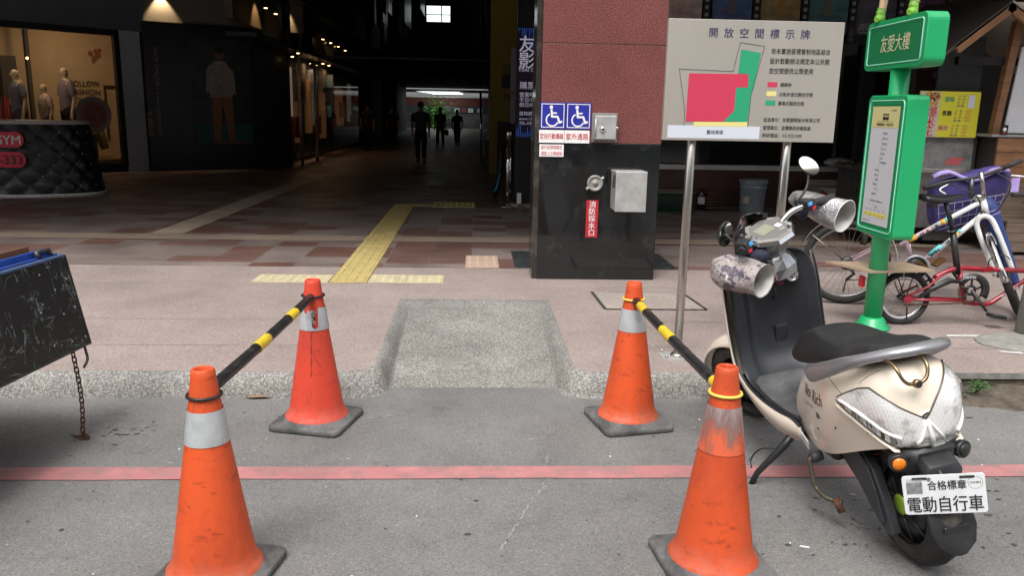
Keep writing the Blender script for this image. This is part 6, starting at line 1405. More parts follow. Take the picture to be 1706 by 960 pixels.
# instruments on the leg shield: plate, ring, key
SHF = Frame((.985, 0, 0), Vector((0, -1, 0)), Vector((-.10, 0, 1)))
g = MB(); g.box((.955, .015, .80), (.004, .075, .045), mat('rating_plate', (.25, .25, .26), .35, .5), Matrix.Rotation(R(6), 3, 'Y')); sbuild(g, 'rating_plate')
g = MB(); g.lathe([(.030, 0), (.030, .016), (.026, .020), (.02, .018), (.019, .016)], CHROME, 28, (.975, -.10, .79), (-1, 0, .1)); g.lathe([(.019, .0165), (.001, .017)], mat('lock_face', (.55, .55, .56), .35, .5), 20, (.975, -.10, .79), (-1, 0, .1), cap=False)
for dy, dz in ((.006, .008), (-.009, .004), (.002, -.009)): g.lathe([(.004, .018), (.004, .0205), (.001, .021)], BLACK_PL, 10, (.975, -.10+dy, .79+dz), (-1, 0, .1))
sbuild(g, 'ignition_lock')
g = MB(); g.torus((.962, -.045, .775), .016, .0018, mat('pink_sticker', (.5, .05, .14), .5), (-1, 0, .1), 20, 5); g.torus((.962, -.045, .775), .008, .0016, mat('pink_sticker', (.5, .05, .14), .5), (-1, 0, .1), 16, 5); sbuild(g, 'round_sticker')
g = MB(); g.tube([P3(.955, -.0, .765), P3(.93, -.0, .755), P3(.925, 0, .72), P3(.95, 0, .71)], .006, BLACK_PL, 8); sbuild(g, 'bag_hook')
# rear wheel
def wheel(ctr, rad, tr, parent, axis=(0, 1, 0), rimr=.13, hub=True, M=None, hubm=BLACK_PL, accent=None):
    c_ = Vector(ctr); g = MB(); ax_ = Vector(axis)
    prof = []
    for i in range(25):
        a = -1.15*pi/2*1.15+ (2*1.15*pi/2*1.15)*i/24
        prof.append((rad-tr+tr*cos(a)*(1.0), tr*1.02*sin(a)))
    # tread grooves
    pr = []
    for r_, z in prof: pr.append((r_-(.004 if abs(abs(z)-tr*.28) < tr*.07 else 0), z))
    g.lathe(pr, mat('dusty_tyre', (.022, .021, .020), .78, var=.25, vscale=9, dirt=(.13, .115, .095), dirtamt=.75, dscale=5, dlo=.42, dhi=.62, bump=.25, bscale=90), 64, c_, ax_, cap=False); 
    if M: g.xf(M)
    g.build('tyre', parent, world=False)
    g = MB(); r1 = rad-tr*1.35
    g.lathe([(r1+.022, -tr*.78), (r1+.016, -tr*.82), (r1, -tr*.6), (r1-.012, -tr*.45), (r1-.012, tr*.45), (r1, tr*.6), (r1+.016, tr*.82), (r1+.022, tr*.78)], hubm, 48, c_, ax_, cap=False)
    g.lathe([(r1-.008, -tr*.5), (.085, -tr*.75), (.03, -tr*.9), (.03, tr*.9), (.085, tr*.75), (r1-.008, tr*.5)], hubm, 48, c_, ax_, cap=True)
    q = ax_.to_track_quat('Z', 'Y').to_matrix()
    for k in range(9):
        a = 2*pi*k/9; d = q @ Vector((cos(a), sin(a), 0)); e = q @ Vector((-sin(a), cos(a), 0))
        for sg in (-1, 1): g.tube([c_+d*.04+ax_*sg*tr*.88, c_+d*(r1-.015)+e*.02+ax_*sg*tr*.62], .006, hubm, 6)
    if accent: g.lathe([(.035, tr*.8), (.036, tr*.98), (.025, tr*1.0)], accent, 20, c_, ax_)
    if M: g.xf(M)
    g.build('hub', parent, world=False)
def empty_part(name, parent):
    o = bpy.data.objects.new(name, None); COL.objects.link(o); o.parent = parent; WM[o.name] = WM[parent.name].copy(); return o
rwl = empty_part('rear_wheel', sc); wheel((0, 0, .212), .212, .052, rwl, accent=mat('lime_hub', (.35, .55, .05), .4))
# rear fender, swing arm guard, shock, lamps, number plate, mud flap
g = MB(); g.loft([[P3(x, y, z+.012*(1-abs(y)/hw)) for y in (-hw, -hw*.6, 0, hw*.6, hw)] for x, z, hw in ((.20, .40, .09), (.10, .455, .10), (.0, .468, .11), (-.07, .458, .108), (-.11, .44, .085))], BLACK_PL, cap=False, closed=False)
g.loft([[P3(x, y, z) for y, z in ((hw, z1), (hw, z0), (-hw, z0), (-hw, z1))] for x, hw, z0, z1 in ((.04, .075, .40, .46), (-.03, .095, .39, .465), (-.09, .088, .385, .462), (-.125, .06, .40, .455))], BLACK_PL)
sbuild(g, 'rear_fender', solid=.004, subsurf=0)
g = MB(); g.loft([[P3(x, y, z) for y, z in ((hw*.75, z1), (hw, (z0+z1)/2), (hw*.8, z0), (-hw*.8, z0), (-hw, (z0+z1)/2), (-hw*.75, z1))] for x, hw, z0, z1 in ((-.04, .03, .425, .445), (-.11, .068, .40, .452), (-.165, .064, .372, .425), (-.182, .045, .36, .385))], BLACK_PL); sbuild(g, 'plate_lamp_hood', bevel=.004)
for s_ in (1, -1):
    g = MB(); g.lathe([(.02, -.03), (.028, 0), (.030, .012), (.029, .022)], BLACK_PL, 20, (-.085, .108*s_, .425), (-1, .25*s_, 0)); ind = sbuild(g, 'turn_signal')
    g = MB(); g.lathe([(.022, .021), (.020, .026), (.011, .030), (.001, .031)], ORG if s_ > 0 else BLACK_PL, 20, (-.085, .108*s_, .425), (-1, .25*s_, 0)); sbuild(g, 'lens', ind)
g = MB(); sec = lambda x, z, hw: [P3(x+.006, hw, z), P3(x-.006, hw, z), P3(x-.010, 0, z), P3(x-.006, -hw, z), P3(x+.006, -hw, z)]
g.loft([sec(-.11, .42, .05), sec(-.14, .34, .055), sec(-.175, .28, .075), sec(-.20, .225, .078), sec(-.218, .175, .062), sec(-.228, .145, .02)], BLACK_PL); g.box((-.213, 0, .222), (.006, .085, .04), mat('dark_reflector', (.02, .02, .02), .12), Matrix.Rotation(R(-16), 3, 'Y')); sbuild(g, 'mud_flap', bevel=.003)
PC_ = SM_.inverted() @ Vector((1.462, 2.265, .345)); PX = (SM_.to_3x3().inverted() @ Vector((.93, -.33, .21))).normalized(); PY = SM_.to_3x3().inverted() @ Vector((-.10, .06, 1))
PLF = Frame(PC_, PX, PY); PW, PH = .232, .128
PWM = mat('plate_white', (.70, .72, .74), .35, dirt=(.45, .45, .42), dirtamt=.35, dscale=14)
g = MB(); pts = []
for ax_, az_, a0 in ((PW/2-.01, PH/2-.01, 0), (-PW/2+.01, PH/2-.01, 90), (-PW/2+.01, -PH/2+.01, 180), (PW/2-.01, -PH/2+.01, 270)):
    for i in range(5): a = R(a0+22.5*i); pts.append((ax_+.01*cos(a), az_+.01*sin(a)))
g.loft([[PLF.p(a, b_, -.0015) for a, b_ in pts], [PLF.p(a, b_, .0) for a, b_ in pts], [PLF.p(a*.995, b_*.99, .0012) for a, b_ in pts]], PWM); npl = sbuild(g, 'number_plate')
g = MB(); K = BLACK_INK
g.text(PLF, '電動自行車', -.106, -.052, .055, K, .003, 'l', .210, .012); g.text(PLF, '合格標章', -.045, .018, .032, K, .003, 'l', .108, .012)
g.rect(PLF, -.105, .005, -.06, .042, mat('hologram', (.30, .31, .33), .3, .4, var=.4, vscale=60), .0022); g.text(PLF, '認可標章', -.104, .044, .011, mat('grey_print', (.35, .35, .36), .5), .003, 'l', .045)
g.torus(PLF.p(.088, .035, .0014), .020, .0010, mat('tan_stamp', (.42, .38, .30), .5), PLF.n, 24, 4); g.text(PLF, 'G2483', .088, .032, .010, K, .003, 'c', .03)
g.roundrect(PLF, -.088, .050, -.045, .058, .004, K, .003); g.roundrect(PLF, .045, .050, .088, .058, .004, K, .003); sbuild(g, 'lettering', npl)
g = MB(); g.tube([PLF.p(-.04, .052, .004), PLF.p(-.04, .052, -.03)], .006, STEEL, 8); g.tube([PLF.p(-.0, .05, -.004), P3(-.11, 0, .42)], .008, BLACK_PL, 6); sbuild(g, 'bracket')
g = MB(); poly = [(.30, .345), (.22, .385), (.14, .385), (.06, .33), (.005, .245), (-.045, .135), (-.02, .118), (.03, .15), (.085, .195), (.14, .235), (.24, .285)]
g.prism(poly, .075, .108, DARK_PL, lambda x, z, t: P3(x, t, z)); g.prism([(x*.8+.03, z*.86+.045) for x, z in poly], .108, .116, DARK_PL, lambda x, z, t: P3(x, t, z)); sbuild(g, 'swing_arm_guard', bevel=.008)
g = MB(); g.prism(poly, -.075, -.1, BLACK_PL, lambda x, z, t: P3(x, t, z)); sbuild(g, 'swing_arm', bevel=.006)
g = MB(); RS = mat('red_spring', (.22, .03, .03), .5); pts = []
for i in range(90): a = i*.55; pts.append(P3(.14-.02*i/90+.026*cos(a), .055+.026*sin(a), .30+.17*i/90))
g.tube(pts, .005, RS, 6); g.cyl(P3(.14, .055, .28), P3(.12, .055, .48), .014, IRON, 10); sbuild(g, 'shock_absorber')
g = MB(); LV = mat('olive_lever', (.10, .09, .065), .5, .5, dirt=(.12, .05, .03), dirtamt=.8, dscale=20)
g.tube(bez([P3(.345, .145, .262), P3(.345, .185, .255), P3(.335, .19, .225), P3(.315, .192, .18), P3(.30, .19, .155), P3(.25, .18, .14), P3(.21, .14, .13)], 5), .0095, LV, 10); g.lathe([(.02, 0), (.022, .03), (.015, .045)], DARK_PL, 14, (.345, .14, .262), (0, 1, -.1)); g.tube([P3(.225, .16, .145), P3(.20, .15, .10)], .013, RUST, 8); sbuild(g, 'kick_lever')
g = MB(); g.tube([P3(.56, .13, .27), P3(.55, .19, .22), P3(.60, .29, .10), P3(.615, .315, .045)], [.018, .016, .012, .012], BLACK_PL, 10); g.tube(bez([P3(.58, .20, .20), P3(.62, .26, .19), P3(.65, .29, .14), P3(.63, .3, .11)], 4), .0035, BLACK_PL, 6); g.box((.62, .325, .04), (.05, .035, .008), IRON, Matrix.Rotation(R(20), 3, 'X')); g.tube([P3(.51, .13, .30), P3(.56, .13, .25)], .022, DARK_PL, 10); sbuild(g, 'side_stand')

# ---- steered front assembly
AX0 = P3(1.30, 0, .21); AX1 = P3(.915, 0, 1.0); AXD = (AX1-AX0).normalized(); STEER = R(28)
MS = Matrix.Translation(AX1) @ Matrix.Rotation(STEER, 4, AXD) @ Matrix.Translation(-AX1)
def stb(mb, name, parent=sc, **k): mb.xf(MS); return sbuild(mb, name, parent, **k)
MSW = MS.copy()
fwl = empty_part('front_wheel', sc); wheel((1.30, 0, .212), .212, .05, fwl, M=MS)
g = MB(); rows_ = []
for i in range(19):
    a = R(-18+i*9.5); rr_ = .245; hw = .062*(1-abs(i/18-.45)**3*1.2)+.01
    rows_.append([P3(1.30+(rr_-.03*abs(c_)**2.2)*cos(a), hw*c_, .212+(rr_-.03*abs(c_)**2.2)*sin(a)) for c_ in (-1, -.8, -.4, 0, .4, .8, 1)])
g.loft(rows_, CRM, cap=False, closed=False); stb(g, 'front_fender', solid=.005)
g = MB()
for s_ in (1, -1): g.tube([P3(1.30, .075*s_, .212), P3(1.26, .08*s_, .34), P3(1.12, .06*s_, .56)], .018, BLACK_PL, 12)
g.tube([P3(1.12, -.07, .56), P3(1.12, .07, .56)], .02, BLACK_PL, 10); g.tube([P3(1.12, 0, .55), P3(.93, 0, .97)], .02, IRON, 12); stb(g, 'fork')
# column cover and instrument pod
MS = MSW @ Matrix.Translation((0, 0, -.075))
BIG = Matrix.Translation((.925, 0, 1.0)) @ Matrix.Scale(1.28, 4) @ Matrix.Translation((-.925, 0, -1.0))
g = MB(); HOOD = mat('smoked_chrome_cover', (.48, .49, .50), .16, .9, dirt=(.2, .2, .2), dirtamt=.5, dscale=10)
def ring6(c_, hx, hy, tiltx=0.): return [c_+P3(hx*cos(a), hy*sin(a), tiltx*cos(a)*hx) for a in [2*pi*(i+.5)/8 for i in range(8)]]
g.loft([ring6(P3(.90, 0, .885), .045, .075), ring6(P3(.905, 0, .93), .055, .082), ring6(P3(.915, 0, .965), .05, .065), ring6(P3(.92, 0, .985), .03, .04)], HOOD, smooth=False)
stb(g, 'column_cover', bevel=.006)
g = MB(); g.loft([ring6(P3(.925, 0, .975), .03, .035), ring6(P3(.93, 0, 1.0), .045, .055), ring6(P3(.93, 0, 1.035), .062, .082), ring6(P3(.93, 0, 1.06), .068, .092, .35)], mat('pod_dark_chrome', (.33, .33, .34), .14, .9), smooth=False); g.xf(BIG); pod = stb(g, 'instrument_pod', bevel=.005)
g = MB(); c_ = P3(.925, 0, 1.074); ri = ring6(c_, .068, .092, .35); ro = ring6(c_+P3(0, 0, -.012), .073, .098, .35); rj = ring6(c_+P3(-.0, 0, .002), .055, .074, .35)
g.loft([ro, ri, rj], CHROME, cap=False, smooth=False); g.xf(BIG); g.xf(MS); sbuild(g, 'bezel', pod)
g = MB(); nrm = Vector((-.35, 0, 1)).normalized(); GF = Frame(P3(.925, 0, 1.075), P3(0, -1, 0), P3(1, 0, .35))
g.poly(GF, [( .074*sin(a), .058*cos(a)) for a in [-2*pi*(i+.5)/8 for i in range(8)]], mat('gauge_face', (.22, .22, .21), .15, .4, coat=1), .001); g.rect(GF, -.045, -.015, .02, .028, mat('lcd_screen', (.25, .26, .19), .15, coat=1), .002); g.rect(GF, .028, -.02, .05, .0, WHITE_INK, .002); g.text(GF, 'km/h', .02, -.035, .012, WHITE_INK, .002, 'l'); g.xf(BIG); g.xf(MS); sbuild(g, 'gauge_face', pod)
g = MB(); rows_ = []
for k, (x, z, hw) in enumerate(((1.0, .93, .095), (1.005, 1.0, .10), (.995, 1.06, .095), (.98, 1.10, .075), (.972, 1.118, .04))): rows_.append([P3(x+.045*(1-c_*c_), hw*c_, z+.006*(1-c_*c_)) for c_ in [-1+i/6 for i in range(13)]])
g.loft(rows_, mat('glossy_black_visor', (.008, .008, .009), .08, coat=.5), cap=False, closed=False); g.xf(BIG); stb(g, 'visor', solid=.004)
# bars
for s_ in (1, -1):
    g = MB(); g.tube(bez([P3(.915, .03*s_, .97), P3(.925, .06*s_, 1.03), P3(.925, .085*s_, 1.085), P3(.905, .14*s_, 1.115), P3(.88, .20*s_, 1.118)], 6), .0125, CHROME, 14); stb(g, 'handlebar')
    ge_ = .33 if s_ < 0 else .25
    g = MB(); g.tube([P3(.885, .19*s_, 1.118), P3(.885-.4*(ge_-.19), ge_*s_, 1.118-.13*(ge_-.19))], .0165, BLACK_RUB, 14); stb(g, 'grip')
    g = MB(); g.loft([ [P3(.885+dx, .185*s_+.0*s_, 1.118+dz) for dx, dz in ((-.03, .026), (.03, .03), (.036, -.02), (-.03, -.026))], [P3(.872+dx, .235*s_, 1.114+dz) for dx, dz in ((-.028, .024), (.03, .026), (.034, -.02), (-.028, -.024))]], BLACK_PL); sw_ = stb(g, 'switch_housing', bevel=.006)
    g = MB(); g.box((.849, .20*s_, 1.125), (.008, .022, .014), mat('blue_switch', (.10, .35, .75), .4)); g.xf(MS); sbuild(g, 'blue_button', sw_)
    g = MB(); g.box((.849, .215*s_, 1.10), (.008, .02, .012), mat('red_switch', (.55, .01, .02), .4)); g.xf(MS); sbuild(g, 'red_button', sw_)
# mirrors (stem > housing > glass)
def mirror(base, mid, head, nrm_, sx, sy, tilt_):
    head = MS.inverted() @ SM_.inverted() @ Vector(head); mid = (base+head)/2+mid
    g = MB(); g.tube(bez([base, mid, head], 6), .0055, BLACK_PL, 8); g.lathe([(.014, 0), (.012, .02), (.007, .03)], BLACK_PL, 12, base-P3(0, 0, .01)); g.xf(MS); mr = sbuild(g, 'mirror')
    n_ = (SM_.to_3x3().inverted() @ Vector(nrm_)).normalized(); q = n_.to_track_quat('Z', 'Y').to_matrix() @ Matrix.Rotation(tilt_, 3, 'Z'); hd = MS @ head
    def ell(k, h): return [hd+q @ Vector((sx*k*cos(a), sy*k*sin(a), h)) for a in [2*pi*i/32 for i in range(32)]]
    g = MB(); g.loft([ell(.25, -.034), ell(.65, -.028), ell(.9, -.014), ell(1, 0), ell(1, .006), ell(.93, .007)], BLACK_PL); h_ = sbuild(g, 'mirror_housing', mr)
    g = MB(); g.add(ell(.93, .0075), [tuple(range(32))], mat('mirror_glass', (.62, .62, .54), .03, 1)); sbuild(g, 'mirror_glass', h_)
mirror(P3(.90, .185, 1.14), P3(0, 0, -.03), (1.09, 3.45, .975), (.30, -.95, .05), .034, .056, R(-20))
mirror(P3(.90, -.185, 1.14), P3(0, -.02, -.02), (1.458, 3.52, 1.268), (-.20, -.93, .30), .032, .052, R(40))
# handle muffs: wind covers, opening backwards
def floral():
    m, n, l, b = nodes_of('floral_muff_cloth')
    tc = n.new('ShaderNodeTexCoord'); t_ = n.new('ShaderNodeTexNoise'); t_.inputs['Scale'].default_value = 15; t_.inputs['Detail'].default_value = 8; t_.inputs['Roughness'].default_value = .75; t_.inputs['Distortion'].default_value = 1.5; l.new(tc.outputs['Object'], t_.inputs['Vector'])
    r = n.new('ShaderNodeValToRGB'); r.color_ramp.interpolation = 'EASE'; e = r.color_ramp.elements; e[0].position, e[0].color = .30, (.035, .02, .06, 1); e[1].position, e[1].color = .78, (.12, .09, .10, 1)
    for p, c in ((.38, (.16, .13, .16)), (.44, (.06, .05, .08)), (.5, (.45, .41, .39)), (.56, (.28, .22, .20)), (.62, (.55, .52, .52)), (.68, (.25, .20, .19))): q = e.new(p); q.color = (*c, 1)
    l.new(t_.outputs['Fac'], r.inputs[0]); l.new(r.outputs[0], b.inputs['Base Color']); b.inputs['Roughness'].default_value = .5
    t2 = n.new('ShaderNodeTexNoise'); t2.inputs['Scale'].default_value = 22; l.new(tc.outputs['Object'], t2.inputs['Vector']); bp = n.new('ShaderNodeBump'); bp.inputs['Strength'].default_value = .7; bp.inputs['Distance'].default_value = .02; l.new(t2.outputs['Fac'], bp.inputs['Height']); l.new(bp.outputs[0], b.inputs['Normal'])
    return m
def foil():
    m, n, l, b = nodes_of('silver_quilted_foil')
    tc = n.new('ShaderNodeTexCoord'); t_ = n.new('ShaderNodeTexNoise'); t_.inputs['Scale'].default_value = 14; t_.inputs['Detail'].default_value = 5; l.new(tc.outputs['Object'], t_.inputs['Vector'])
    r = n.new('ShaderNodeValToRGB'); e = r.color_ramp.elements; e[0].position, e[0].color = .35, (.20, .19, .20, 1); e[1].position, e[1].color = .65, (.62, .61, .62, 1); l.new(t_.outputs['Fac'], r.inputs[0]); l.new(r.outputs[0], b.inputs['Base Color'])
    b.inputs['Metallic'].default_value = .5; b.inputs['Roughness'].default_value = .35
    vo = n.new('ShaderNodeTexVoronoi'); vo.inputs['Scale'].default_value = 150; l.new(tc.outputs['Object'], vo.inputs['Vector']); bp = n.new('ShaderNodeBump'); bp.inputs['Strength'].default_value = .8; bp.inputs['Distance'].default_value = .004; l.new(vo.outputs['Distance'], bp.inputs['Height'])
    b2 = n.new('ShaderNodeBump'); b2.inputs['Strength'].default_value = .6; b2.inputs['Distance'].default_value = .02; l.new(t_.outputs['Fac'], b2.inputs['Height']); l.new(bp.outputs[0], b2.inputs['Normal']); l.new(b2.outputs[0], b.inputs['Normal'])
    return m
FLO, FOI = floral(), foil(); LIN = mat('muff_white_lining', (.62, .61, .58), .8, var=.05); NAVYC = mat('navy_cloth', (.02, .023, .045), .8, bump=.2, bscale=60)
def muff(c0, c1, up_v, secs_, outer, name, seed):
    """c0 closed tip, c1 centre of the opening (world); secs_: (t, half width, half height)"""
    Mi = SM_.inverted(); a = Vector(c0); b_ = Vector(c1); d = (b_-a).normalized(); u_ = Vector(up_v); u_ = (u_-d*u_.dot(d)).normalized(); s_ = u_.cross(d)
    rr = random.Random(seed); ph = [rr.uniform(0, 6) for _ in range(6)]; rings = []; n = 36
    for t_, hw, hh in secs_:
        ring = []
        for i in range(n):
            th = 2*pi*i/n; k = 1+(.07*sin(3*th+ph[0]+t_*5)+.05*sin(5*th+ph[1]-t_*9)+.03*sin(8*th+ph[2]+t_*14))*(1 if t_ < .95 else .25); ring.append(Mi @ (a+(b_-a)*t_+s_*hw*k*cos(th)+u_*hh*k*sin(th)))
        rings.append(ring)
    g = MB(); g.loft(rings, outer, cap=False); tip = len(g.v)-len(rings)*n; g.f.append(tuple(reversed(range(tip, tip+n)))); g.mi.append(0); g.sm.append(True)
    o = g.build(name, sc, world=False, subsurf=1); g = MB()
    cen = [sum(r_, Vector())/n for r_ in rings]; ins = [[c_.lerp(p, .955) for p in r_] for c_, r_ in zip(cen, rings)]
    g.loft(ins[len(ins)//2:], LIN, cap=False); g.build('lining', o, world=False)
    g = MB(); g.tube([cen[-1].lerp(p, .978) for p in rings[-1]], .0028, outer if outer is FLO else LIN, 6, closed=True); g.build('hem', o, world=False)
    return o
LW = lambda *p: SM_ @ MS @ Vector(p)
muff((1.03, 3.40, .835), (1.185, 3.20, .82), (-.15, .0, 1), ((0, .012, .03), (.05, .035, .050), (.16, .058, .062), (.34, .080, .074), (.52, .086, .078), (.72, .078, .070), (.9, .072, .066), (1, .075, .070)), FLO, 'left_handle_muff', 3)
muff((1.45, 3.66, 1.12), (1.60, 3.43, 1.06), (0, .0, 1), ((0, .02, .018), (.06, .045, .035), (.22, .062, .045), (.45, .072, .055), (.7, .073, .065), (.9, .072, .07), (1, .070, .073)), FOI, 'right_handle_muff', 5)
g = MB(); g.sphere((0, 0, 0), .04, NAVYC, (.8, 1.1, .8), 12); rr = random.Random(5); g.v = [v+Vector((rr.uniform(-.004, .004), rr.uniform(-.004, .004), rr.uniform(-.004, .004))) for v in g.v]
g.xf(Matrix.Translation(SM_.inverted() @ Vector((1.20, 3.31, .905)))); sbuild(g, 'muff_strap', subsurf=1)
g = MB(); g.sphere((0, 0, 0), .036, NAVYC, (.7, .8, 1.3), 12); g.xf(Matrix.Translation(SM_.inverted() @ Vector((1.45, 3.53, 1.075)))); sbuild(g, 'muff_strap', subsurf=1)
# cables
g = MB(); g.tube(bez([P3(.93, .17, 1.10), P3(1.02, .10, 1.03), P3(1.0, .02, .93)], 6), .004, BLACK_PL, 6); g.tube(bez([P3(.93, -.17, 1.10), P3(1.03, -.12, 1.05), P3(1.0, -.02, .93)], 6), .004, BLACK_PL, 6); stb(g, 'cable')
# ------------------------------------------------------------------ bicycles
SPK = mat('spoke_steel', (.30, .29, .28), .35, .9); ALU = mat('rim_aluminium', (.5, .5, .5), .3, .9, var=.1); TYR = mat('bike_tyre', (.022, .021, .020), .8, var=.2)
def bwheel(root, c_, rad, tr, ax_, rimm, nsp=28, hubr=.02, tyre=TYR, rimw=.012, axis_up=None):
    c_ = Vector(c_); ax_ = Vector(ax_).normalized(); w_ = empty_part('wheel', root)
    g = MB(); g.torus(c_, rad-tr, tr, tyre, ax_, 56, 10); g.build('tyre', w_)
    g = MB(); g.torus(c_, rad-tr*2-.004, rimw, rimm, ax_, 56, 8, flat=(.55, 1)); g.build('rim', w_)
    g = MB(); q = ax_.to_track_quat('Z', 'Y').to_matrix(); R0 = rad-tr*2-.004
    for k in range(nsp):
        a = 2*pi*k/nsp; sg = 1 if k % 2 else -1; a2 = a+(1.2 if (k//2) % 2 else -1.2)
        g.tube([c_+q @ Vector((hubr*cos(a2), hubr*sin(a2), sg*.028)), c_+q @ Vector((R0*cos(a), R0*sin(a), 0))], .0012, SPK, 4, cap=False)
    g.build('spokes', w_)
    g = MB(); g.cyl(c_-ax_*.05, c_+ax_*.05, hubr*.8, IRON, 12); g.lathe([(hubr*1.2, -.032), (hubr*1.2, -.026)], IRON, 16, c_, ax_); g.lathe([(hubr*1.2, .026), (hubr*1.2, .032)], IRON, 16, c_, ax_); g.build('hub', w_)
    return w_
# --- white and pink mountain bike
wb = thing('bicycle', 'white and pink mountain bicycle with suspension fork turned towards the viewer', 'bicycle', (3.2, 5.69, .12), group='bicycles behind the bus stop')
WB0 = Vector((2.75, 5.80, 0)); WBD = Vector((.973, -.2316, 0)); WBN = Vector((WBD.y, -WBD.x, 0))*1  # towards the viewer
def wp(s_, z, o=0.): return WB0+WBD*s_+WBN*o+Vector((0, 0, z))
PINK = mat('bike_pink_paint', (.58, .40, .46), .3, coat=.4, var=.08, vscale=10); WHB = mat('bike_white_paint', (.72, .72, .72), .3, coat=.4, dirt=(.5, .45, .42), dirtamt=.4, dscale=12)
bwheel(wb, wp(0, .432), .31, .024, WBN, ALU, 32)
BBp = wp(.47, .42); HT, HB = wp(.86, .93), wp(.905, .81); ST = wp(.335, .82)
g = MB(); g.tube([wp(.36, .58), wp(.55, .71)], .0165, PINK, 12); g.tube([BBp, wp(.62, .555)], .018, PINK, 12); g.tube([ST, wp(.40, .60), BBp], .0155, PINK, 12)
for o in (-.045, .045): g.tube([wp(0, .432, o), wp(.30, .425, o*.8), BBp], .009, PINK, 8); g.tube([wp(0, .432, o), wp(.355, .66, o*.4)], .0085, PINK, 8)
g.build('rear_frame', wb)
g = MB(); g.tube([wp(.55, .71), wp(.845, .905)], .0175, WHB, 12); g.tube([wp(.62, .555), wp(.885, .83)], .0195, WHB, 12); g.tube([HT, HB], .024, WHB, 14); g.build('front_frame', wb)
g = MB(); YO, CY = mat('bike_yellow_decal', (.75, .42, .04), .4), mat('bike_cyan_decal', (.15, .55, .6), .4)
for a, b_, s0, s1, m in ((wp(.36, .58), wp(.845, .905), .10, .20, YO), (wp(.36, .58), wp(.845, .905), .52, .57, YO), (wp(.36, .58), wp(.845, .905), .57, .61, CY), (BBp, wp(.885, .83), .22, .40, CY), (BBp, wp(.885, .83), .58, .64, YO), (BBp, wp(.885, .83), .64, .68, CY)):
    g.tube([a.lerp(b_, s0), a.lerp(b_, s1)], .0205, m, 12)
g.build('decal', wb)
def bike_text(root, a, b_, s0, txt, size, m, off, width):
    d = (b_-a).normalized(); F_ = Frame(a.lerp(b_, s0)+WBN*off, d, Vector((0, 0, 1))); g = MB(); g.text(F_, txt, 0, -size*.35, size, m, 0, 'l', width, .03); g.build('lettering', root)
bike_text(wb, wp(.36, .58), wp(.845, .905), .24, 'SLA', .034, BLACK_INK, .020, .075); bike_text(wb, wp(.36, .58), wp(.845, .905), .44, 'B', .034, BLACK_INK, .021, .02)
bike_text(wb, BBp, wp(.885, .83), .16, 'SCWIN', .038, BLACK_INK, .0225, .11); bike_text(wb, BBp, wp(.885, .83), .46, 'IN', .038, BLACK_INK, .0225, .05)
# fork turned to the viewer
FC = Vector((3.575, 5.53, .785)); FE = Vector((3.71, 5.43, .43)); FA = (FE-FC).normalized(); FX = Vector((.80, -.50, .25)); FX = (FX-FA*FX.dot(FA)).normalized(); FN = FA.cross(FX).normalized(); HB = FC.lerp(HT, .25)
g = MB(); 
g.tube(bez([FE-FX*.055, FE.lerp(FC, .5)-FX*.056, FC-FX*.052+FA*.03, FC-FX*.03-FA*.02, FC-FA*.032, FC+FX*.03-FA*.02, FC+FX*.052+FA*.03, FE.lerp(FC, .5)+FX*.056, FE+FX*.055], 5), .018, WHB, 12); g.tube([FC-FA*.03, HT.lerp(HB, .8)], .016, IRON, 10); fk = g.build('fork', wb)
fw_ = bwheel(wb, FE+FA*.0, .31, .026, FX, ALU, 28)
g = MB(); cF = FE; rows_ = []
FB_ = -FN if FN.y > 0 else FN   # towards the viewer
for i in range(13):
    a = R(-14+i*9); rr_ = .325; rows_.append([cF+(-FA*cos(a)+FB_*sin(a))*(rr_-.010*abs(k)**2*4)+FX*.026*k for k in (-1, -.6, 0, .6, 1)])
g.loft(rows_, CHROME, cap=False, closed=False); g.build('fender', wb, solid=.002)
g = MB(); pp = []; 
for i in range(11): a = pi*i/10; pp.append(cF-FA*(.10+.06*sin(a))+FX*.065*cos(a)+FB_*(.16+.08*sin(a)))
g.tube(pp, .004, BLACK_PL, 6); g.build('brake_arm', wb)
# stem, bars, grips
g = MB(); g.tube([HT-Vector((0, 0, .02)), wp(.80, .95)], .02, STEEL, 10); g.tube([wp(.785, .94), wp(.775, 1.07)], .017, mat('dark_stem', (.10, .11, .12), .4, .7), 12); g.tube([wp(.86, .95, .03), wp(.81, 1.12, .05)], .0145, STEEL, 12); g.sphere(wp(.845, .945), .035, STEEL, (1.3, 1, .7), 10); g.build('stem', wb)
g = MB(); g.tube(bez([wp(.47, 1.00, .04), wp(.60, 1.045, .02), wp(.78, 1.075), wp(.93, 1.13, -.02), wp(1.08, 1.20, -.04)], 6), .012, BLACK_PL, 12); g.build('handlebar', wb)
for a, b_ in ((wp(.455, .995, .04), wp(.575, 1.035, .03)), (wp(.97, 1.145, -.03), wp(1.09, 1.205, -.04))): g = MB(); g.tube([a, b_], .0175, BLACK_RUB, 12); g.build('grip', wb)
g = MB(); g.tube(bez([wp(.60, 1.04), wp(.70, 1.0, .1), wp(.80, .94, .1), wp(.86, .80, .04)], 6), .004, BLACK_PL, 6); g.tube(bez([wp(.92, 1.12), wp(1.0, 1.05, .08), wp(.96, .9, .08), wp(.9, .82, .04)], 6), .004, BLACK_PL, 6); g.tube(bez([wp(.62, 1.03, .03), wp(.56, .99, .05), wp(.60, .96, .07)], 6), .007, STEEL, 6); g.build('brake_cable', wb)
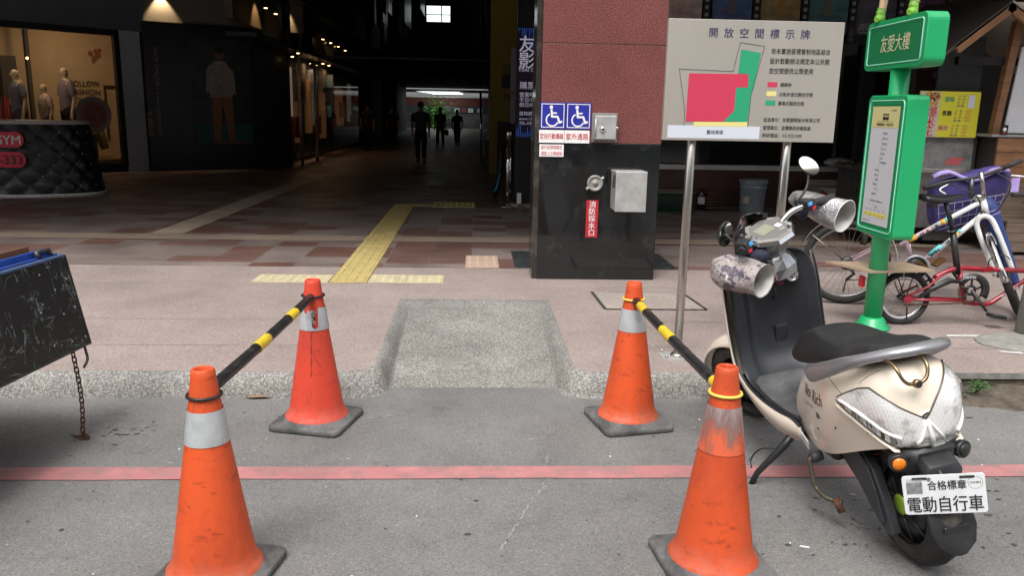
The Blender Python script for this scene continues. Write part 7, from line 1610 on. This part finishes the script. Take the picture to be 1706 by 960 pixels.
# drive train, chain ring guard, derailleur, rear fender stays
g = MB(); g.torus(BBp+WBN*.045, .088, .010, mat('grey_guard', (.5, .5, .52), .35, .5), WBN, 40, 8, flat=(.5, 1)); g.lathe([(.082, .0), (.082, .004), (.02, .006)], BLACK_PL, 30, BBp+WBN*.035, WBN); g.build('chainring', wb)
g = MB(); g.tube([BBp+WBN*.05, BBp+WBN*.06+WBD*.03+Vector((0, 0, -.16))], .010, STEEL, 8); g.build('crank', wb); g = MB(); g.tube([BBp-WBN*.05, BBp-WBN*.06-WBD*.03+Vector((0, 0, .16))], .010, STEEL, 8); g.build('crank', wb)
g = MB(); g.box(BBp+WBN*.11+WBD*.0+Vector((.03, 0, .03)), (.09, .07, .02), mat('amber_pedal', (.12, .06, .02), .4), Matrix.Rotation(R(35), 3, 'Y')); g.build('pedal', wb)
g = MB(); g.lathe([(.05, .03), (.05, .045), (.03, .06)], IRON, 26, wp(0, .432), WBN); g.tube([wp(.02, .40, .06), wp(.05, .36, .06), wp(.0, .31, .06)], .012, BLACK_PL, 8); g.tube([wp(.0, .31, .06), wp(-.01, .22, .06)], .006, BLACK_PL, 8); g.tube([wp(0.0, .31, .055), wp(.3, .33, .055), BBp+WBN*.045+Vector((0, 0, -.08))], .004, RUST, 6); g.build('derailleur', wb)
g = MB(); rows_ = []
for i in range(10):
    a = R(100+i*6.5); rows_.append([wp(.345*cos(a), .432+.345*sin(a), k*.026) for k in (-1, 0, 1)])
g.loft(rows_, CHROME, cap=False, closed=False); g.tube([wp(0, .432, .03), wp(-.26, .63, .03)], .003, SPK, 5)
g.build('fender', wb, solid=.002)
g = MB(); g.loft([[wp(.35*cos(R(a)), .432+.35*sin(R(a)), k*.026) for k in (-1, 0, 1)] for a in range(-5, 46, 7)], WHB, cap=False, closed=False); g.build('fender', wb, solid=.003)
g = MB(); g.loft([seat_ring(0, .001, 0, .001)]*2, BLACK_RUB); 
g = MB(); g.tube([ST, wp(.31, .92)], .0125, STEEL, 10); g.build('seat_post', wb); g = MB(); g.sphere(wp(.28, .94), .12, BLACK_RUB, (1, .55, .28), 14); g.build('seat', wb)
# wire basket with the purple bag (on the bike parked behind)
bk = thing('wire_basket', 'white wire basket behind the handlebar of the white bicycle', 'basket', wp(.85, .7, -.18)); g = MB(); WW = mat('white_wire', (.42, .42, .45), .4)
def bp_(s_, t_, o): return wp(.62+.43*s_, .69+.17*t_+.10*s_-.04*(1-t_)*(.5-s_), -.13-.25*o)
for i in range(9): 
    s_ = i/8
    g.tube([bp_(s_, 1, 0), bp_(.08+s_*.84, 0, .1), bp_(.08+s_*.84, 0, .9), bp_(s_, 1, 1)], .0014, WW, 5)
for j in range(4):
    t_ = j/3; q = .08*(1-t_); g.tube([bp_(q, t_, .1*(1-t_)), bp_(1-q, t_, .1*(1-t_)), bp_(1-q, t_, 1-.1*(1-t_)), bp_(q, t_, 1-.1*(1-t_))], .0024 if j == 3 else .0014, WW, 5, closed=True)
g.build('wire', bk)
t = thing('purple_bag', 'purple cloth bag filling the wire basket', 'bag', wp(.85, .75, -.2)); PUR = mat('purple_cloth', (.045, .033, .15), .75, var=.35, vscale=6, bump=1.0, bscale=9); LPU = mat('lilac_cloth', (.33, .25, .55), .7, bump=.4, bscale=20)
g = MB(); rr = random.Random(4)
def bagring(t_, k):
    return [wp(.84+(.245*k)*max(-1, min(1, 1.25*cos(a)))+.015*rr.uniform(-1, 1), .70+.40*t_+.12*(cos(a)*.5)+.012*rr.uniform(-1, 1), -.26+.12*k*sin(a)) for a in [2*pi*i/24 for i in range(24)]]
g.loft([bagring(0, .6), bagring(.04, .82), bagring(.3, .95), bagring(.6, 1.03), bagring(.85, 1.08), bagring(.97, 1.0), bagring(1.0, .5)], PUR); g.build('body', t, subsurf=1)
g = MB(); g.loft([[wp(.56+.5*i/10, 1.065+.035*sin(i*.9)+.045*(i/10)+dz, -.13+dy) for dz, dy in ((-.02, .015), (.0, .02), (.012, -.02), (0, -.1))] for i in range(11)], LPU, cap=False, closed=False); g.add([wp(1.03, 1.08, .0), wp(1.09, 1.09, -.02), wp(1.085, .98, .0), wp(1.055, .96, .01), wp(1.03, .99, .01)], [(0, 1, 2, 3, 4)], LPU); g.build('hem', t, solid=.004)
g = MB(); g.tube([wp(1.03, 1.10, -.02), wp(1.12, 1.095, -.02)], .006, WHITE, 8); g.build('clip', t)
t = thing('rolled_umbrella', 'long rolled dark blue umbrella standing right of the white fork', 'umbrella', wp(1.1, .35, .1)); NB_ = mat('navy_umbrella', (.02, .045, .16), .65, var=.35, vscale=10, stretch=(1, 1, .3), bump=.5, bscale=18)
g = MB(); T0, T1 = wp(.905, .93, -.05), wp(1.175, .30, -.03); g.tube([T0.lerp(T1, i/12) for i in range(13)], [.030, .052, .056, .054, .052, .05, .052, .048, .046, .044, .04, .036, .03], NB_, 16); g.build('canopy', t)
g = MB()
for k, m in ((.13, LPU), (.17, LPU), (.80, CHROME), (.98, WHITE)): g.torus(T0.lerp(T1, k), .054 if k < .5 else .045, .004, m, (T1-T0), 24, 6)
g.build('band', t)
# --- red folding bicycle
rb = thing('bicycle', 'small red folding bicycle with black chain guard and tall seat post', 'bicycle', (3.2, 5.2, .12), group='bicycles behind the bus stop')
REDB = mat('bike_red_paint', (.30, .012, .025), .28, coat=.5, var=.1, vscale=8); Y0 = 5.2
def rp_(x, z, o=0.): return Vector((x, Y0-o, z))
bwheel(rb, rp_(2.877, .302), .186, .021, (0, -1, 0), mat('polished_rim', (.75, .75, .76), .25, .6), 24, tyre=mat('small_tyre', (.02, .02, .02), .7)); bwheel(rb, rp_(4.05, .302), .186, .021, (0, -1, 0), ALU, 24)
B2 = rp_(3.317, .365)
g = MB(); g.tube(bez([rp_(3.08, .445), rp_(3.17, .49), rp_(3.25, .508), rp_(3.45, .50), rp_(3.9, .49)], 6), .0165, REDB, 12); g.tube(bez([rp_(3.30, .275), rp_(3.40, .265), rp_(3.47, .265), rp_(3.53, .30), rp_(3.70, .425), rp_(3.85, .52)], 6), .0155, REDB, 12)
for o in (-.045, .045): g.tube([rp_(2.89, .325, o), rp_(3.02, .39, o), rp_(3.10, .45, o*.4), rp_(3.19, .497, 0)], .0085, REDB, 8); g.tube([rp_(2.877, .302, o), rp_(3.3, .29, o*.6)], .009, REDB, 8)
g.tube([rp_(3.31, .27), rp_(3.24, .50)], .017, REDB, 12); g.lathe([(.028, .04), (.028, .06)], REDB, 20, rp_(2.885, .30), (0, -1, 0)); g.build('frame', rb)
g = MB(); g.box(rp_(3.42, .505, .01), (.07, .04, .028), REDB, Matrix.Rotation(R(-10), 3, 'Y')); g.tube([rp_(3.39, .515, .022), rp_(3.45, .50, .025)], .006, IRON, 6); g.build('hinge', rb, bevel=.003)
g = MB(); g.tube([rp_(3.235, .47), rp_(3.16, .76)], .021, BLACK_PL, 14); g.tube([rp_(3.16, .76), rp_(3.085, .955)], .0155, BLACK_PL, 14); g.build('seat_post', rb); g = MB(); g.tube([rp_(3.162, .745), rp_(3.157, .765)], .026, BLACK_PL, 14); g.tube([rp_(3.15, .75, .02), rp_(3.10, .76, .03)], .008, IRON, 8); g.build('seat_clamp', rb)
g = MB(); g.loft([[rp_(x, zc+hz*sin(a)*(1 if sin(a) > 0 else .8), hw*cos(a)) for a in [2*pi*i/16 for i in range(16)]] for x, zc, hw, hz in ((2.905, .975, .03, .012), (2.92, .972, .07, .030), (2.97, .962, .078, .038), (3.04, .956, .065, .034), (3.10, .968, .04, .022), (3.17, .985, .026, .016), (3.215, .985, .016, .01))], mat('saddle_leather', (.015, .015, .016), .3)); g.build('seat', rb, subsurf=1)
g = MB(); g.tube([rp_(2.96, .945, .03), rp_(3.14, .955, .02)], .004, IRON, 6)
for k in range(6): g.torus(rp_(2.96+.012*k, .93, .03), .016, .0025, IRON, (1, 0, .3), 12, 5)
g.build('seat_spring', rb)
g = MB(); g.lathe([(.078, .030), (.078, .035)], IRON, 44, B2, (0, -1, 0), cap=False); g.torus(B2+Vector((0, -.033, 0)), .078, .006, RUST, (0, 1, 0), 44, 6, flat=(.6, 1)); g.torus(B2+Vector((0, -.034, 0)), .03, .008, BLACK_PL, (0, 1, 0), 20, 6)
for k in range(5): a = 2*pi*k/5+.3; g.tube([B2+Vector((.02*cos(a), -.034, .02*sin(a))), B2+Vector((.076*cos(a), -.034, .076*sin(a)))], .008, BLACK_PL, 6)
for k in range(40): a = 2*pi*k/40; g.box(B2+Vector((.087*cos(a), -.033, .087*sin(a))), (.007, .003, .005), RUST, Matrix.Rotation(-a, 3, 'Y'))
g.build('chainring', rb)
g = MB(); go = []; gi = []
for i in range(15): a = R(180-35-i*12.5); go.append(B2+Vector((.115*cos(a)+.005, -.05, .115*sin(a)))); gi.append(B2+Vector((.070*cos(a)+.005, -.05, .074*sin(a)+.004)))
go = [rp_(2.96, .325, .05), rp_(3.04, .385, .05), rp_(3.15, .455, .05)]+go; gi = [rp_(2.98, .315, .05), rp_(3.06, .365, .05), rp_(3.17, .415, .05)]+gi
g.loft([[a, b_, b_+Vector((0, .012, 0)), a+Vector((0, .012, 0))] for a, b_ in zip(go, gi)], BLACK_PL); cg = g.build('chain_guard', rb)
g = MB(); g.text(Frame(rp_(3.245, .445, .052), (1, 0, .02)), 'DAHON', 0, 0, .030, mat('silver_print', (.5, .5, .52), .4), .0, 'l', .085, .03); g.build('lettering', cg)
g = MB(); g.text(Frame(rp_(3.55, .315, .018), (1, 0, .74)), 'DAHON', 0, -.01, .028, WHITE_INK, .0, 'l', .12, .03); g.build('lettering', rb)
g = MB(); g.tube([B2+Vector((0, -.05, 0)), rp_(3.428, .229, .06)], [.012, .009], IRON, 8); g.build('crank', rb); g = MB(); g.tube([B2+Vector((0, .05, 0)), rp_(3.21, .50, -.06)], .009, IRON, 8); g.build('crank', rb)
g = MB(); g.box(rp_(3.475, .205, .10), (.105, .075, .024), BLACK_PL, Matrix.Rotation(R(8), 3, 'Y')); g.box(rp_(3.475, .2125, .10), (.06, .045, .016), mat('pedal_grey', (.1, .1, .11), .5), Matrix.Rotation(R(8), 3, 'Y')); g.build('pedal', rb, bevel=.006)
g = MB(); g.box(rp_(3.15, .53, -.10), (.08, .07, .02), mat('amber_pedal', (.12, .06, .02), .4), Matrix.Rotation(R(-40), 3, 'Y')); g.build('pedal', rb, bevel=.004)
g = MB(); g.tube([rp_(2.88, .262, .035), rp_(3.10, .268, .035), rp_(3.31, .28, .035)], .005, RUST, 6); g.build('chain', rb)
g = MB(); g.loft([[rp_(2.877+.215*cos(R(a)), .302+.215*sin(R(a)), k*.028) for k in (-1, -.5, 0, .5, 1)] for a in range(15, 176, 8)], BLACK_PL, cap=False, closed=False); g.build('fender', rb, solid=.004)
g = MB()
for o in (-.04, .04): g.tube([rp_(2.60, .50, o), rp_(2.95, .505, o)], .005, BLACK_PL, 6); g.tube([rp_(2.877, .31, o), rp_(2.78, .50, o)], .004, BLACK_PL, 6); g.tube([rp_(2.877, .31, o), rp_(2.92, .50, o)], .004, BLACK_PL, 6)
g.tube([rp_(2.84, .50, .05), rp_(2.835, .45, .06), rp_(2.85, .40, .06)], .003, WHITE, 6)
g.build('rack', rb)
g = MB(); g.bb((2.55, 5.12, .39), (2.57, 5.17, .46), mat('red_reflector', (.5, .01, .02), .25)); g.build('reflector', rb)
g = MB(); g.tube([rp_(2.877, .30, .06), rp_(2.885, .16, .07)], .006, BLACK_PL, 6); g.build('kick_stand', rb)
g = MB(); g.tube([rp_(3.80, .5), rp_(3.88, .98)], .018, BLACK_PL, 10); g.tube([rp_(3.86, 1.01, .12), rp_(3.80, 1.012, .12), rp_(3.60, 1.02, .12)], .011, BLACK_PL, 10); g.tube([rp_(3.62, 1.018, .12), rp_(3.445, 1.012, .12)], .0165, BLACK_RUB, 12); g.tube([rp_(3.6, .99, .12), rp_(3.5, .965, .15)], .005, BLACK_PL, 6); g.tube([rp_(3.88, .5), rp_(4.05, .302)], .015, REDB, 10); g.build('handlebar', rb)
t = thing('rack_board', 'bare tan wooden board lying on the red bicycle rack', 'board', (2.7, 5.2, .51)); g = MB(); TW = mat('raw_tan_board', (.35, .26, .18), .75, var=.12, vscale=4, stretch=(1, 8, 8))
g.add([(2.40, 5.36, .505), (2.93, 5.32, .512), (3.0, 5.07, .505), (2.55, 5.03, .50), (2.40, 5.36, .519), (2.93, 5.32, .526), (3.0, 5.07, .519), (2.55, 5.03, .514)], [(3, 2, 1, 0), (4, 5, 6, 7), (0, 1, 5, 4), (1, 2, 6, 5), (2, 3, 7, 6), (3, 0, 4, 7)], TW); g.build('plank', t)
# ------------------------------------------------------------------ people in the dark passage and mannequins in the window
def skin_body(name, nodes, edges, m, parent=None, M=None, sub=1):
    me = bpy.data.meshes.new(name); me.from_pydata([n[0] for n in nodes], edges, []); me.materials.append(m)
    o = bpy.data.objects.new(name, me); COL.objects.link(o)
    sk = o.modifiers.new('skin', 'SKIN'); sk.use_smooth_shade = True
    for i, n in enumerate(nodes): me.skin_vertices[0].data[i].radius = n[1] if isinstance(n[1], tuple) else (n[1], n[1])
    me.skin_vertices[0].data[0].use_root = True
    if sub: s_ = o.modifiers.new('sub', 'SUBSURF'); s_.levels = sub; s_.render_levels = sub
    if parent: o.parent = parent
    WM[o.name] = M or Matrix.Identity(4)
    return o
def figure(x, y, z, h, label, cat, name, yaw, skin, top, bottom, stride=.12, arms=.05, group=None, hair=None, bag=None, bald=False):
    M = Matrix.Translation((x, y, z)) @ Matrix.Rotation(yaw, 4, 'Z') @ Matrix.Scale(h/1.75, 4)
    t = thing(name, label, cat, M=M, group=group)
    s = stride
    N = [((0, 0, .95), (.13, .10)), ((0, 0, 1.12), (.12, .085)), ((0, 0, 1.32), (.155, .10)), ((0, 0, 1.44), (.10, .07)), ((0, .005, 1.52), .05), ((0, .01, 1.60), (.07, .08)), ((0, .01, 1.68), (.072, .085)), ((0, 0, 1.73), .05),
         ((-.09, 0, .88), (.085, .09)), ((-.10, s*.6, .50), .058), ((-.10, s*1.2-.02, .09), .04), ((-.10, s*1.2+.10, .035), .035),
         ((.09, 0, .88), (.085, .09)), ((.10, -s*.5, .50), .058), ((.10, -s*1.3, .09), .04), ((.10, -s*1.3+.12, .035), .035),
         ((-.20, 0, 1.41), .055), ((-.25, -arms, 1.14), .042), ((-.25, arms*1.2, .88), .032), ((-.25, arms*1.5, .80), .03), ((-.245, arms*1.6, .73), .02), ((-.22, arms*2, .78), .012),
         ((.20, 0, 1.41), .055), ((.25, arms, 1.14), .042), ((.25, -arms*.5, .88), .032), ((.25, -arms*.5, .80), .03), ((.245, -arms*.6, .73), .02), ((.22, 0, .78), .012)]
    E_ = [(0, 1), (1, 2), (2, 3), (3, 4), (4, 5), (5, 6), (6, 7), (0, 8), (8, 9), (9, 10), (10, 11), (0, 12), (12, 13), (13, 14), (14, 15), (3, 16), (16, 17), (17, 18), (18, 19), (19, 20), (19, 21), (3, 22), (22, 23), (23, 24), (24, 25), (25, 26), (25, 27)]
    skin_body('body', N, E_, skin, t)
    g = MB(); EL = lambda cx, cy, cz, rx, ry: [Vector((cx+rx*cos(a), cy+ry*sin(a), cz)) for a in [2*pi*i/20 for i in range(20)]]
    g.loft([EL(0, 0, .90, .175, .135), EL(0, 0, 1.05, .16, .125), EL(0, 0, 1.2, .175, .13), EL(0, 0, 1.36, .205, .13), EL(0, 0, 1.46, .16, .10), EL(0, 0, 1.50, .07, .07)], top, cap=False)
    for sg in (-1, 1): a_ = -arms if sg < 0 else arms; g.tube([Vector((sg*.17, 0, 1.44)), Vector((sg*.215, 0, 1.38)), Vector((sg*.245, a_*.7, 1.2))], [.055, .066, .058], top, 12, cap=False)
    g.build('shirt', t, world=False)
    g = MB(); g.loft([EL(0, 0, 1.0, .165, .125), EL(0, 0, .90, .185, .135), EL(0, 0, .82, .18, .13)], bottom, cap=False)
    for sg, k in ((-1, 1), (1, -1)):
        yk = s*.6 if sg < 0 else -s*.5; yf = s*1.2-.02 if sg < 0 else -s*1.3; g.tube([Vector((sg*.09, 0, .88)), Vector((sg*.1, yk*.5, .7)), Vector((sg*.1, yk, .5)), Vector((sg*.1, yf, .12))], [.105, .095, .078, .062], bottom, 14, cap=False)
    g.build('trousers', t, world=False)
    for yf_, sg in ((s*1.2+.04, -1), (-s*1.3+.06, 1)): g = MB(); g.sphere((sg*.10, yf_, .045), .05, BLACK_RUB if not bald else skin, (.95, 2.6, 1.1), 10); g.build('shoe', t, world=False)
    if hair: g = MB(); g.sphere((0, -.005, 1.70), .105, hair, (.92, 1.05, .85), 14); g.build('hair', t, world=False)
    if bag: g = MB(); g.box((.30, 0, .66), (.10, .28, .24), bag); g.tube(bez([(.30, -.1, .78), (.29, 0, .88), (.30, .1, .78)], 5), .012, bag, 6); g.build('handbag', t, world=False)
    # face
    g = MB(); g.sphere((0, .095, 1.625), .016, skin, (.8, 1, 1.3), 8)
    for sg in (-1, 1): g.sphere((sg*.03, .082, 1.65), .008, BLACK_INK if not bald else skin, n=6); g.sphere((sg*.078, .01, 1.63), .018, skin, (.4, .8, 1.2), 8)
    g.build('face', t, world=False); return t
SKN2 = mat('person_skin', (.35, .2, .13), .6); CL1, CL2, CL3 = mat('black_cloth', (.012, .012, .013), .9), mat('dark_grey_cloth', (.03, .03, .033), .9), mat('dark_denim', (.02, .024, .035), .9)
HA = mat('black_hair', (.01, .009, .008), .6)
figure(-1.36, 21.7, .12, 1.52, 'dark silhouetted person walking nearest in the middle of the passage', 'person', 'person', 0, SKN2, mat('dull_blue_shirt', (.05, .06, .09), .9), CL1, .10, .05, 'people walking in the passage', HA)
figure(-1.2, 30.5, .12, 1.42, 'silhouetted person holding a bag right of the nearest walker', 'person', 'person', R(20), SKN2, mat('maroon_shirt', (.09, .03, .03), .9), CL3, .10, .06, 'people walking in the passage', HA, CL1)
figure(-.62, 32.4, .12, 1.34, 'small silhouetted person furthest to the right in the passage', 'person', 'person', R(-10), SKN2, CL1, CL3, .14, .05, 'people walking in the passage', HA)
figure(-2.75, 28.6, .12, 1.42, 'silhouetted person left of the nearest walker in front of the shrub', 'person', 'person', R(180), SKN2, CL1, CL1, .08, .05, 'people walking in the passage', HA)
figure(-3.45, 27.5, .12, 1.5, 'silhouetted person furthest left in the passage by the glass', 'person', 'person', R(170), SKN2, CL2, CL1, .12, .05, 'people walking in the passage', HA)
MSK = mat('mannequin_white', (.55, .46, .34), .4)
gm = 'clothed mannequins in the lit shop window'
def mq(s_, off, h, label, top, bottom, **k):
    p = WA(s_, off, .38); return figure(p.x, p.y, p.z, h, label, 'mannequin', 'mannequin', R(180)-H, MSK, top, bottom, .02, .03, gm, bald=True, **k)
mq(-.89, .9, 1.80, 'tall white headed mannequin in grey shirt beside the painted words', mat('grey_shirt', (.17, .15, .19), .8), mat('black_trousers', (.012, .012, .014), .8))
mq(-1.31, .9, 1.46, 'short child size mannequin in a pale patterned shirt', mat('pale_pattern_shirt', (.36, .28, .26), .8, var=.5, vscale=14), mat('dark_teal_trousers', (.03, .05, .06), .8))
mq(-1.80, .9, 1.72, 'mannequin in grey blue dress left of the child size one', mat('blue_grey_top', (.12, .12, .17), .8), mat('blue_grey_skirt', (.05, .05, .09), .8))
mq(-1.62, 1.3, 1.5, 'mannequin with blond hair behind the other window figures', mat('teal_jacket', (.06, .12, .16), .8), CL2, hair=mat('blond_wig', (.45, .3, .12), .8))
t = thing('trouser_display', 'pale trousers hanging low in the shop window behind the round sticker', 'clothes', WA(-.43, .9, .5)); g = MB(); PT = mat('beige_trousers', (.40, .32, .22), .8)
for ds, a in ((-.13, -.06), (.12, .1)): g.tube([WA(-.43+ds*.5, .9, 1.25), WA(-.43+ds, .9, .9), WA(-.43+ds+a, .9, .55)], [.10, .10, .085], PT, 12)
g.build('legs', t)
t = thing('display_plinth', 'dark green plinth with terracotta top in the shop window', 'plinth', WA(-.9, .5, .38)); g = MB(); wab(g, -.92, -.62, .35, .75, .38, .85, mat('bottle_green', (.012, .06, .05), .6)); g.build('block', t); g = MB(); wab(g, -.92, -.66, .35, .75, .85, 1.15, mat('terracotta', (.30, .09, .06), .7)); g.build('cushion', t)
t = thing('clothes_rack', 'rack of red and orange clothes at the back of the shop', 'clothes', WA(-1.7, 2, .4)); g = MB(); rr = random.Random(6)
for i in range(16): wab(g, -2.1+i*.05, -2.065+i*.05, 1.7, 2.1, .6+rr.uniform(0, .1), 1.55+rr.uniform(-.1, .1), [mat('red_garment', (.30, .03, .02), .8), mat('orange_garment', (.35, .12, .02), .8), CL2, mat('wine_garment', (.15, .02, .03), .8)][rr.randrange(4)])
g.build('garments', t)

t = thing('display_table', 'low table with folded garments behind the shop window mannequins', 'table', WA(-3.0, 1.6, .38)); g = MB(); rr = random.Random(16)
wab(g, -3.6, -2.4, 1.3, 2.0, .38, .95, mat('table_dark_wood', (.08, .05, .03), .5)); g.build('base', t); g = MB()
for i in range(10):
    for k in range(3): wab(g, -3.5+i*.11, -3.41+i*.11, 1.4, 1.8, .95+k*.035, .98+k*.035, [mat('red_garment', (.30, .03, .02), .8), mat('pale_garment', (.45, .40, .34), .8), mat('teal_jacket', (.06, .12, .16), .8), mat('orange_garment', (.35, .12, .02), .8)][rr.randrange(4)])
g.build('folded_garments', t)
for i, (s_, z, r_) in enumerate(((-1.16, 2.35, .025), (-2.5, 2.2, .03), (-2.0, 2.05, .022))):
    g = MB(); g.sphere(WA(s_, 1.9, z), r_, GOLDL, n=8); tag(g.build('pendant_lamp', loc=WA(s_, 1.9, z)), ['tiny glowing lamp above the tall mannequin in the shop window', 'tiny glowing lamp at the far left inside the shop window', 'tiny glowing lamp above the blond mannequin in the shop window'][i], 'lamp', 'tiny lamps in the shop window')
bpy.context.view_layer.update()
